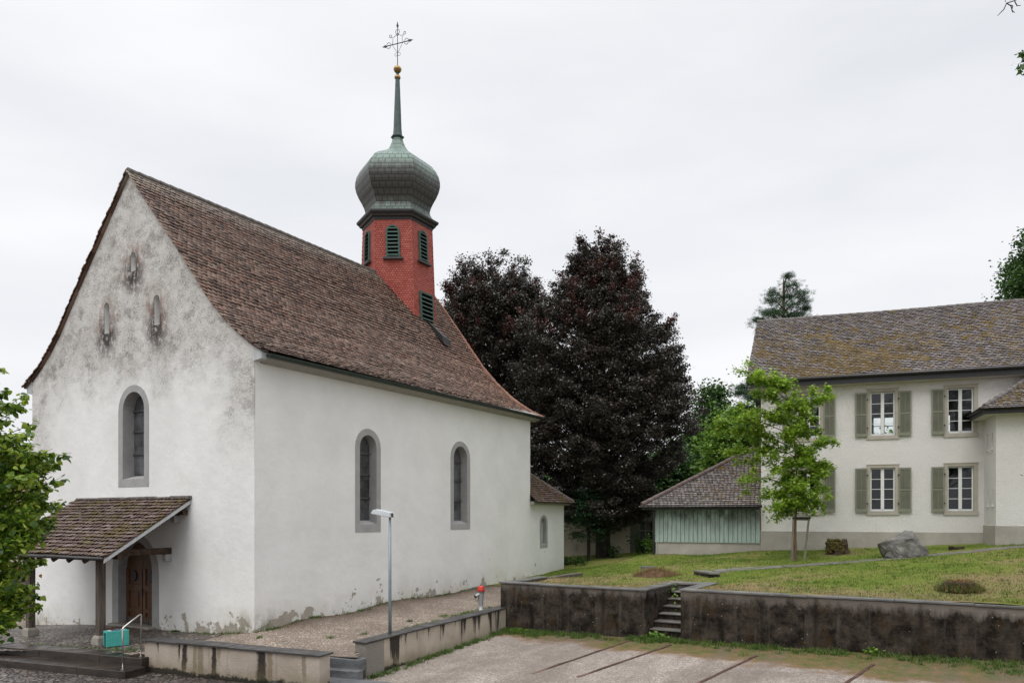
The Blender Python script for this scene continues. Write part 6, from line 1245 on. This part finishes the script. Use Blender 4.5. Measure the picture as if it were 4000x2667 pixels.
bi = rg.choice(n, 9, replace=False); 
bp = np.array([np.array(PX(x, y, 13.6)) - base * np.array([1, 1, 0]) for x, y in ((22, 1262), (18, 1226), (72, 1217), (92, 1318), (73, 1112), (40, 1300))]); inst(HEART[0], HEART[1], bp, rot_mats(rg, len(bp), .6, np.full(len(bp), .07), .9), 'withered_leaves', P['brown_leaf'], LN)

# young maple on the lawn with its stakes
mb_ = ray_hit(1829, 1286, lawn, 16, 50); YM = mb_[1]; mp_ = YM / F
MA = thing('young_maple', 'young maple with fresh green leaves tied to stakes on the lawn', 'tree', mb_); rg = np.random.default_rng(14); m = MB()
def mpx(x, y): return np.array([(x - 1829) * mp_, 0, H + (1182 - y) * mp_])
trk = [mpx(1829, 1290), mpx(1826, 1240), mpx(1827, 1190), mpx(1831, 1130), mpx(1829, 1060), mpx(1822, 990), mpx(1812, 930), mpx(1800, 880)]
m.tube(trk, [.075, .062, .052, .042, .034, .026, .016, .006], 8); tx = [p[0] for p in trk]; tz = [p[2] for p in trk]; lv = []
def mbr(z0, x1, y1, dy, r=.018, n=60, sp_=.125):
    n = int(n * 2.9)
    b = np.array([np.interp(H + (1182 - z0) * mp_, tz, tx), 0, H + (1182 - z0) * mp_]); e_ = mpx(x1, y1) + np.array([0, dy, 0]); k = (e_ - b); mid = b + k * .5 + np.array([0, 0, .10 * np.linalg.norm(k)]); m.tube([b, mid, e_], [r, r * .6, r * .2], 5, cap=False); L_ = np.linalg.norm(k)
    t = rg.uniform(.25, 1.0, n) ** .8; pp = np.where(t[:, None] < .5, b + (mid - b) * (t[:, None] * 2), mid + (e_ - mid) * (t[:, None] * 2 - 1)); lv.append(pp + rg.normal(0, 1, (n, 3)) * sp_ * np.array([1, 1, .7]) - np.array([0, 0, .05]))
    for q in range(3):
        s_ = rg.uniform(.35, .9); c = b + k * s_ + np.array([0, 0, .1 * L_ * (1 - abs(2 * s_ - 1))]); e2 = c + np.array([rg.normal(0, .25), rg.normal(0, .3), rg.uniform(-.05, .3)]); m.tube([c, e2], [r * .4, r * .15], 4, cap=False); lv.append(e2 + rg.normal(0, .10, (n // 3, 3)))
for q in [(1172, 1800, 1150, -.3, .014, 55), (1170, 1850, 1140, .3, .014, 55), (1160, 1765, 1130, .1, .016, 60), (1165, 1880, 1150, -.1, .016, 60), (1185, 1770, 1190, -.2, .014, 40), (1140, 1810, 1120, -.6, .012, 60), (1150, 1905, 1120, .2, .02, 60), (1165, 1755, 1165, -.3, .02, 60), (1155, 1790, 1180, .2, .018, 45), (1165, 1862, 1175, -.3, .015, 55), (1120, 1700, 1100, .3, .022, 60), (1130, 1740, 1140, -.3, .02, 60), (1125, 1890, 1085, -.4, .022, 80), (1100, 1916, 1066, .1, .024, 110), (1090, 1690, 1055, .2, .022, 90), (1080, 1760, 1080, -.5, .02, 80), (1075, 1880, 1050, .5, .02, 90), (1060, 1655, 1035, .1, .025, 110), (1050, 1900, 1010, -.2, .02, 90), (1050, 1760, 1020, .5, .02, 80), (1030, 1640, 985, 0, .026, 130), (1020, 1700, 990, .5, .02, 90), (1010, 1870, 990, .4, .02, 80), (1000, 1880, 1090, .0, .015, 60), (1000, 1650, 965, -.3, .022, 100), (990, 1760, 950, -.5, .02, 90), (980, 1700, 940, .2, .022, 90), (960, 1860, 960, -.4, .02, 70), (955, 1915, 905, .1, .024, 100), (950, 1870, 930, .3, .016, 60), (940, 1750, 900, .3, .02, 90), (920, 1715, 868, -.2, .022, 90), (905, 1683, 845, 0, .018, 60), (920, 1845, 925, .4, .016, 60), (910, 1780, 868, .1, .018, 80), (900, 1790, 880, -.3, .014, 60), (1130, 1830, 1110, -.5, .012, 70), (1080, 1830, 1060, -.6, .012, 80), (1000, 1820, 980, -.6, .012, 80), (950, 1800, 930, -.6, .012, 70), (1080, 1800, 1110, .6, .012, 80), (1030, 1790, 1000, -.7, .012, 90), (1040, 1850, 1040, -.5, .012, 80), (960, 1780, 960, .6, .012, 90)]: mbr(*q)
m.build('trunk', P['bark_young'], MA, fix=False); lv = np.concatenate(lv); n = len(lv); inst(MAPLE[0], MAPLE[1], lv, rot_mats(rg, n, .5, rg.uniform(.075, .15, n), .55), 'crown', P['leaf_maple'], MA)
SK = thing('tree_stakes', 'three slanting wooden stakes with crossbars round the young maple trunk', 'tree stakes', mb_); zt_ = mpx(0, 1192)[2]; tops = [mpx(1818.5, 1190) + np.array([0, -.2, 0]), mpx(1854.5, 1190) + np.array([0, -.15, 0]), mpx(1834, 1190) + np.array([0, .4, 0])]; feet = [mpx(1812.5, 1288) + np.array([0, -.25, 0]), mpx(1842, 1288) + np.array([0, -.2, 0]), mpx(1833, 1276) + np.array([0, .5, 0])]
for a_, b_ in zip(feet, tops): m = MB(); m.tube([a_ - np.array([0, 0, .15]), b_], [.042, .038], 9); m.build('stake', P['stake'], SK)
for i, j in ((0, 1), (1, 2), (2, 0)):
    a_, b_ = tops[i], tops[j]; e_ = (b_ - a_) * .1; o_ = np.array([0, -.05 if i == 0 else .05, .03 - .07 * (i > 0)]); m = MB(); m.tube([a_ - e_ + o_, b_ + e_ + o_], .035, 8); m.build('crossbar', P['bark'] if i == 0 else P['stake'], SK)

# shrubs near the signpost, fern by the trunk
def shrub(lab, x, y, Y, w_, h_, seed, mat_, nm='shrub', n=500):
    X = (x - 1176) / F * Y; zg = H + (1182 - y) * Y / F; r_ = thing(nm, lab, 'shrub', (X, Y, zg)); rg = np.random.default_rng(seed); m = MB(); P_ = []
    for k in range(14):
        e_ = np.array([rg.normal(0, w_ * .3), rg.normal(0, w_ * .25), zg + h_ * rg.uniform(.5, 1)]); m.tube([(0, 0, zg - .1), e_ * np.array([.5, .5, 1]) - np.array([0, 0, (e_[2] - zg) * .4]), e_], [.012, .008, .003], 4, cap=False); P_.append(e_ + rg.normal(0, .12, (n // 14, 3)) - np.array([0, 0, 1]) * np.abs(rg.normal(0, h_ * .25, (n // 14, 1))))
    m.build('stems', P['bark'], r_, fix=False); q = np.concatenate(P_); q[:, 2] = np.maximum(q[:, 2], zg); inst(QUAD[0], QUAD[1], q, rot_mats(rg, len(q), .7, rg.uniform(.08, .16, len(q)), .3), 'leaves', mat_, r_); return r_
shrub('bushy shrub at the shed\'s left corner, right of the signpost', 1532, 1278, 41.5, 1.5, 1.2, 1, P['leaf_bright'], n=900)
shrub('shrub growing against the grey green building, left of the signpost', 1478, 1280, 45, 1.5, 1.5, 2, P['leaf_green'], n=800)
shrub('low dark plants at the foot of the choir wall under the beech', 1308, 1298, 42, 1.2, .4, 3, P['leaf_green'], n=500)
shrub('small fern beside the right side of the beech trunk', 1408, 1282, 43, .8, .7, 4, P['leaf_green'], 'fern', n=240)
# far houses
def far_house(lab, x0, x1, Y0_, Y1_, ztop, mat_, roof_rise, wn, depth=6, nm='house', rmat=None):
    X0, X1 = (x0 - 1176) / F * Y0_, (x1 - 1176) / F * Y1_; d = np.array([X1 - X0, Y1_ - Y0_]); L_ = np.linalg.norm(d); an = math.atan2(d[1], d[0]); zg = .3; r_ = thing(nm, lab, 'house', (X0, Y0_, zg), an)
    m = MB(); m.wall(rect(0, L_, -1, ztop), [rect(*w_) for w_ in wn], lambda u, v, w_: (u, w_, v), .3); m.add([(L_, 0, -1), (L_, depth, -1), (L_, depth, ztop), (L_, 0, ztop)], [(0, 1, 2, 3)]); m.add([(0, 0, -1), (0, depth, -1), (0, depth, ztop), (0, 0, ztop)], [(0, 1, 2, 3)]); m.add([(0, depth, -1), (L_, depth, -1), (L_, depth, ztop), (0, depth, ztop)], [(0, 1, 2, 3)]); m.build('wall', mat_, r_, fix=False)
    for w_ in wn:
        m = MB(); m.box(w_[0], w_[1], .2, .24, w_[2], w_[3]); wv = m.build('window', P['bottle'], r_); m = MB(); m.box(w_[0] - .1, w_[1] + .1, -.12, .02, w_[2] - .1, w_[2]); m.build('sill', P['plinth'], wv); m = MB(); c = (w_[0] + w_[1]) / 2; m.box(c - .03, c + .03, .15, .2, w_[2], w_[3]); m.box(w_[0], w_[1], .15, .2, (w_[2] + w_[3]) / 2 - .03, (w_[2] + w_[3]) / 2 + .03); m.build('window_frame', P['shutter'], wv)
    m = MB(); m.prism([(-.4, ztop - .1), (depth / 2, ztop + roof_rise), (depth + .4, ztop - .1), (depth + .4, ztop + .1), (depth / 2, ztop + roof_rise + .2), (-.4, ztop + .1)], lambda u, v, w_: (w_, u, v), -.4, L_ + .4); m.build('roof', rmat or P['ridge_brown'], r_); return r_
fb = far_house('beige rendered building with a small vent behind the beech trunks', 1225, 1447, 47, 46, 4.6, P['far_wall'], .8, [])
m = MB(); q = (1317 - 1225) / 1750 * 46.8; m.box(q, q + .22, -.03, .02, .95 + .3, 1.35 + .3); m.build('vent', P['greyboard'], fb)
far_house('grey green building with a dark recessed window left of the shed', 1440, 1640, 46.3, 48, 3.9, P['far_green'], .3, [(.9, 1.75, 1.9, 3.0), (2.2, 2.55, 1.75, 2.4)])
far_house('reddish roofed house glimpsed through the hazel leaves left of the church', -140, 106, 46, 58, 4.95, P['far_wall'], 1.8, [(2, 3, 3, 4.4), (6, 7, 3, 4.4)], rmat=P['ridge_red'])
for i, (cx, Y, zc, r_) in enumerate(((-120, 75, 8, 9), (1270, 74, 7, 8), (1480, 78, 9, 8))):
    big_tree('broadleaf_tree', ('distant green tree behind the glimpsed house at the left', 'distant green tree seen low between the two beeches', 'distant green tree behind the grey green building')[i], 'tree', (cx - 1176) / F * Y, Y, 0, [(.8, r_ * .6, r_ * .6), (zc * .5, r_ * .8, r_ * .8), (zc * .8, r_ * .6, r_ * .6), (zc, .8, .8)], 420, 45, (.7, .7, .4), QUAD, .42, P['leaf_green'], P['bark'], 60 + i, .35, .6, None, .7, .2, .3, 16)

# ---------------------------------------------------------------- grass, weeds, fallen leaves
def rot_pts(A, B): A = np.asarray(A); B = np.asarray(B); return D0[0] - A * dL[0] + B * dR[0], D0[1] - A * dL[1] + B * dR[1]
def lawn_pos(rg, n):
    A = rg.uniform(-4, 24, n); B = .35 + (rg.random(n) ** 1.25) * 13; x, y = rot_pts(A, B); k = ~((A > a1 - .3) & (A < a2 + .3) & (B < 2.9)); k &= ~((A < .35) & (B < 3.1)); k &= ~((A < .0) & (B < 6.2)); c = np.array([cl(a_, b_)[1] for a_, b_ in zip(x, y)]); k &= (c < -.1)
    pathd = np.min(np.stack([np.abs((x - p[0]) * -(q - p)[1] + (y - p[1]) * (q - p)[0]) / np.linalg.norm((q - p)[:2]) + 10 * (((x - p[0]) * (q - p)[0] + (y - p[1]) * (q - p)[1]) / np.linalg.norm((q - p)[:2]) ** 2 > 1.02) + 10 * (((x - p[0]) * (q - p)[0] + (y - p[1]) * (q - p)[1]) < 0) for p, q in zip(cp[:-1], cp[1:])]), 0); k &= (pathd > .26) | (rg.random(n) < .22)
    hx = (x - HC[0]) * hd[0] + (y - HC[1]) * hd[1]; hy = (x - HC[0]) * hb[0] + (y - HC[1]) * hb[1]; k &= ~((hy > -.05) & (hx > -5)); k &= ~((hx > 8.8) & (hy > -1.98))
    x, y = x[k], y[k]; L_ = np.stack([x, y, lawn(x, y) - .005], 1); return L_
gb = rg_l = np.random.default_rng(77)
L_ = lawn_pos(gb, 150000); A_ = (L_[:, 0] - D0[0]) * -dL[0] + (L_[:, 1] - D0[1]) * -dL[1]; B_ = (L_[:, 0] - D0[0]) * dR[0] + (L_[:, 1] - D0[1]) * dR[1]; loc = np.stack([A_, B_, L_[:, 2]], 1)
o = blades(len(loc), lambda rg, n: loc, 'grass', P['blade'], None, 5, (.012, .024), (.025, .07), .9); o.location = (D0[0], D0[1], 0); o.rotation_euler = (0, 0, DANG); o['kind'] = 'stuff'
def tufts(name, ctr, per, sprd, h_, w_, seed, mat_, f, lean=.7):
    rg = np.random.default_rng(seed); c = np.repeat(np.array(ctr, float), per, 0); s_ = np.repeat(rg.uniform(.5, 1.4, len(ctr)), per); xy = c[:, :2] + rg.normal(0, 1, (len(c), 2)) * sprd * s_[:, None]; L_ = np.c_[xy, f(xy[:, 0], xy[:, 1])]; o = blades(len(L_), lambda r, n: L_, name, mat_, None, seed, w_, h_, lean); o['kind'] = 'stuff'; return o
rg = np.random.default_rng(31); ct = []
for _ in range(620):
    a_ = rg.uniform(.2, 21); b_ = -.08 - abs(rg.normal(0, .30)) * (1.3 if rg.random() < .3 else .8)
    if a_ > 10 and rg.random() < .5: b_ = -rg.uniform(.1, .2 + (a_ - 9) * .22)
    if nse(a_ * 1.4, b_) > -.55: ct.append(dw(a_, b_))
for _ in range(110): t = rg.uniform(.1, 7.3); p = B0 + dR * t - dL * (.08 + abs(rg.normal(0, .12))); ct.append(tuple(p))
for _ in range(60): ct.append(dw(rg.uniform(.1, 2), -abs(rg.normal(.3, .3))))
for _ in range(26): ct.append(dw(rg.uniform(a1 + .05, a2 - .1), -.15 + rg.normal(0, .12)))
tufts('weeds', ct, 24, .07, (.04, .17), (.012, .026), 4, P['weed'], low, .9)
ct = []
for _ in range(60): t = rg.uniform(2.5, 7.3); p = B0 + dR * t + dL * (.5 + abs(rg.normal(0, .15))); ct.append(tuple(p))
for _ in range(90): ct.append(cw(rg.uniform(0, 12), -abs(rg.normal(.05, .12))))
for _ in range(30): ct.append(cw(-abs(rg.normal(.08, .1)), rg.uniform(.1, 4.3)))
for x, y, n in ((1010, 2490, 3), (880, 2500, 0), (1300, 2490, 3), (1420, 2475, 4), (1535, 2470, 3), (1600, 2425, 4), (1735, 2405, 6)):
    q = ray_hit(x / 1.7007, y / 1.7007, terr, 16, 45); ct += [(q[0] + rg.normal(0, .04), q[1] + rg.normal(0, .04)) for _ in range(n)]
for _ in range(34): s_ = rg.uniform(.4, 5.2); p = np.array([-10.0, 21.12]) + hA * s_ + nA * abs(rg.normal(0, .10)); ct.append(tuple(p))
tufts('weeds', ct, 18, .06, (.03, .11), (.012, .022), 6, P['weed'], terr, 1.0)
# fallen leaves
def litter(name, pos, seed, s_=(.025, .06)):
    rg = np.random.default_rng(seed); o = inst(QUAD[0], QUAD[1], np.array(pos), rot_mats(rg, len(pos), .25, rg.uniform(*s_, len(pos))), name, P['brown_leaf']); o['kind'] = 'stuff'; return o
pos = []
for _ in range(700): a_ = rg.uniform(.2, 21); b_ = -.1 - abs(rg.normal(0, .9)); x, y = dw(a_, b_); pos.append((x, y, float(low(x, y)) + .012))
for _ in range(220): t = rg.uniform(0, 7.3); p = B0 + dR * t - dL * (.08 + abs(rg.normal(0, .3))); pos.append((p[0], p[1], float(low(*p)) + .012))
for _ in range(260): p = cw(rg.uniform(-2, 12), -abs(rg.normal(.2, .6))); pos.append((p[0], p[1], terr(*p) + .012))
for _ in range(150): a_, b_ = rg.uniform(0, 22), rg.uniform(.4, 9); x, y = dw(a_, b_); pos.append((x, y, lawn(x, y) + .05))
litter('fallen_leaves', pos, 3)
# ivy over the step wall and dry creeper at the right coping
def creeper(name, lab, pts, n, sp2, mat_, size, seed):
    c = np.array(pts[0]); r_ = thing(name, lab, 'climbing plant', tuple(c)); rg = np.random.default_rng(seed); P_ = []; m = MB(); m.tube([np.array(p) - c * np.array([1, 1, 0]) for p in pts], .006, 4); m.build('stem', P['bark'], r_, fix=False)
    for p in pts: P_.append(np.array(p) - c * np.array([1, 1, 0]) + rg.normal(0, 1, (n, 3)) * np.array(sp2))
    q = np.concatenate(P_); inst(MAPLE[0], MAPLE[1], q, rot_mats(rg, len(q), .8, rg.uniform(size * .7, size * 1.3, len(q)), .6), 'leaves', mat_, r_)
x, y = dw(a1 - .02, 2.2); creeper('ivy', 'small ivy hanging over the left wall beside the garden steps', [(x + .08, y, 1.1), (x + .12, y - .15, .92), (x + .14, y - .35, .72), (x + .12, y - .6, .45), (x + .1, y - .7, .25)], 10, (.05, .06, .06), P['leaf_bright'], .07, 3)
x, y = dw(17.9, -.1); creeper('dry_creeper', 'withered orange brown creeper over the coping near the right edge', [(x, y, 1.18), (x + .2, y - .12, 1.08), (x - .1, y + .0, 1.0), (x + .4, y - .25, 1.12)], 16, (.14, .05, .07), P['brown_leaf'], .06, 5)

rg = np.random.default_rng(90); ix = rg.choice(len(L_0 := lawn_pos(np.random.default_rng(5), 900)), 260, replace=False); dp = L_0[ix] + np.array([0, 0, .06])
o = inst(QUAD[0], QUAD[1], dp, rot_mats(rg, len(dp), .2, rg.uniform(.02, .035, len(dp))), 'daisies', P['white_paint']); o['kind'] = 'stuff'
def rosette(lab, x, y, w_, h_, n, seed, f):
    q = ray_hit(x, y, f, 14, 50); r_ = thing('weed_plant', lab, 'weed', q, 0); rg = np.random.default_rng(seed); a_ = rg.uniform(0, 6.28, n); rr = rg.uniform(0, w_, n); m = MB()
    for k in range(6): m.tube([(0, 0, q[2]), (.4 * w_ * math.cos(k), .4 * w_ * math.sin(k), q[2] + h_ * .8)], [.006, .003], 4, cap=False)
    m.build('stems', P['weed'], r_, fix=False); inst(HEART[0], HEART[1], np.stack([rr * np.cos(a_), rr * np.sin(a_) * .6, q[2] + .02 + h_ * rg.uniform(0, 1, n) * (1 - .5 * rr / w_)], 1), rot_mats(rg, n, .5, rg.uniform(.06, .12, n), .3), 'leaves', P['leaf_bright'], r_)
rosette('leafy green weed filling the foot of the garden steps', 1505, 1466, .45, .22, 150, 1, low)
rosette('leafy weed at the foot of the long black wall, near its middle', 2010, 1500, .35, .2, 90, 2, low)
rosette('leafy weed growing in the corner where the low wall meets the black wall', 1190, 1452, .4, .15, 90, 3, low)

ctl = lawn_pos(np.random.default_rng(15), 1500)[:620]; rg = np.random.default_rng(16)
tufts('lawn_tufts', [(p[0], p[1]) for p in ctl], 12, .07, (.05, .13), (.012, .022), 17, P['weed'], lambda x, y: lawn(x, y), .9)
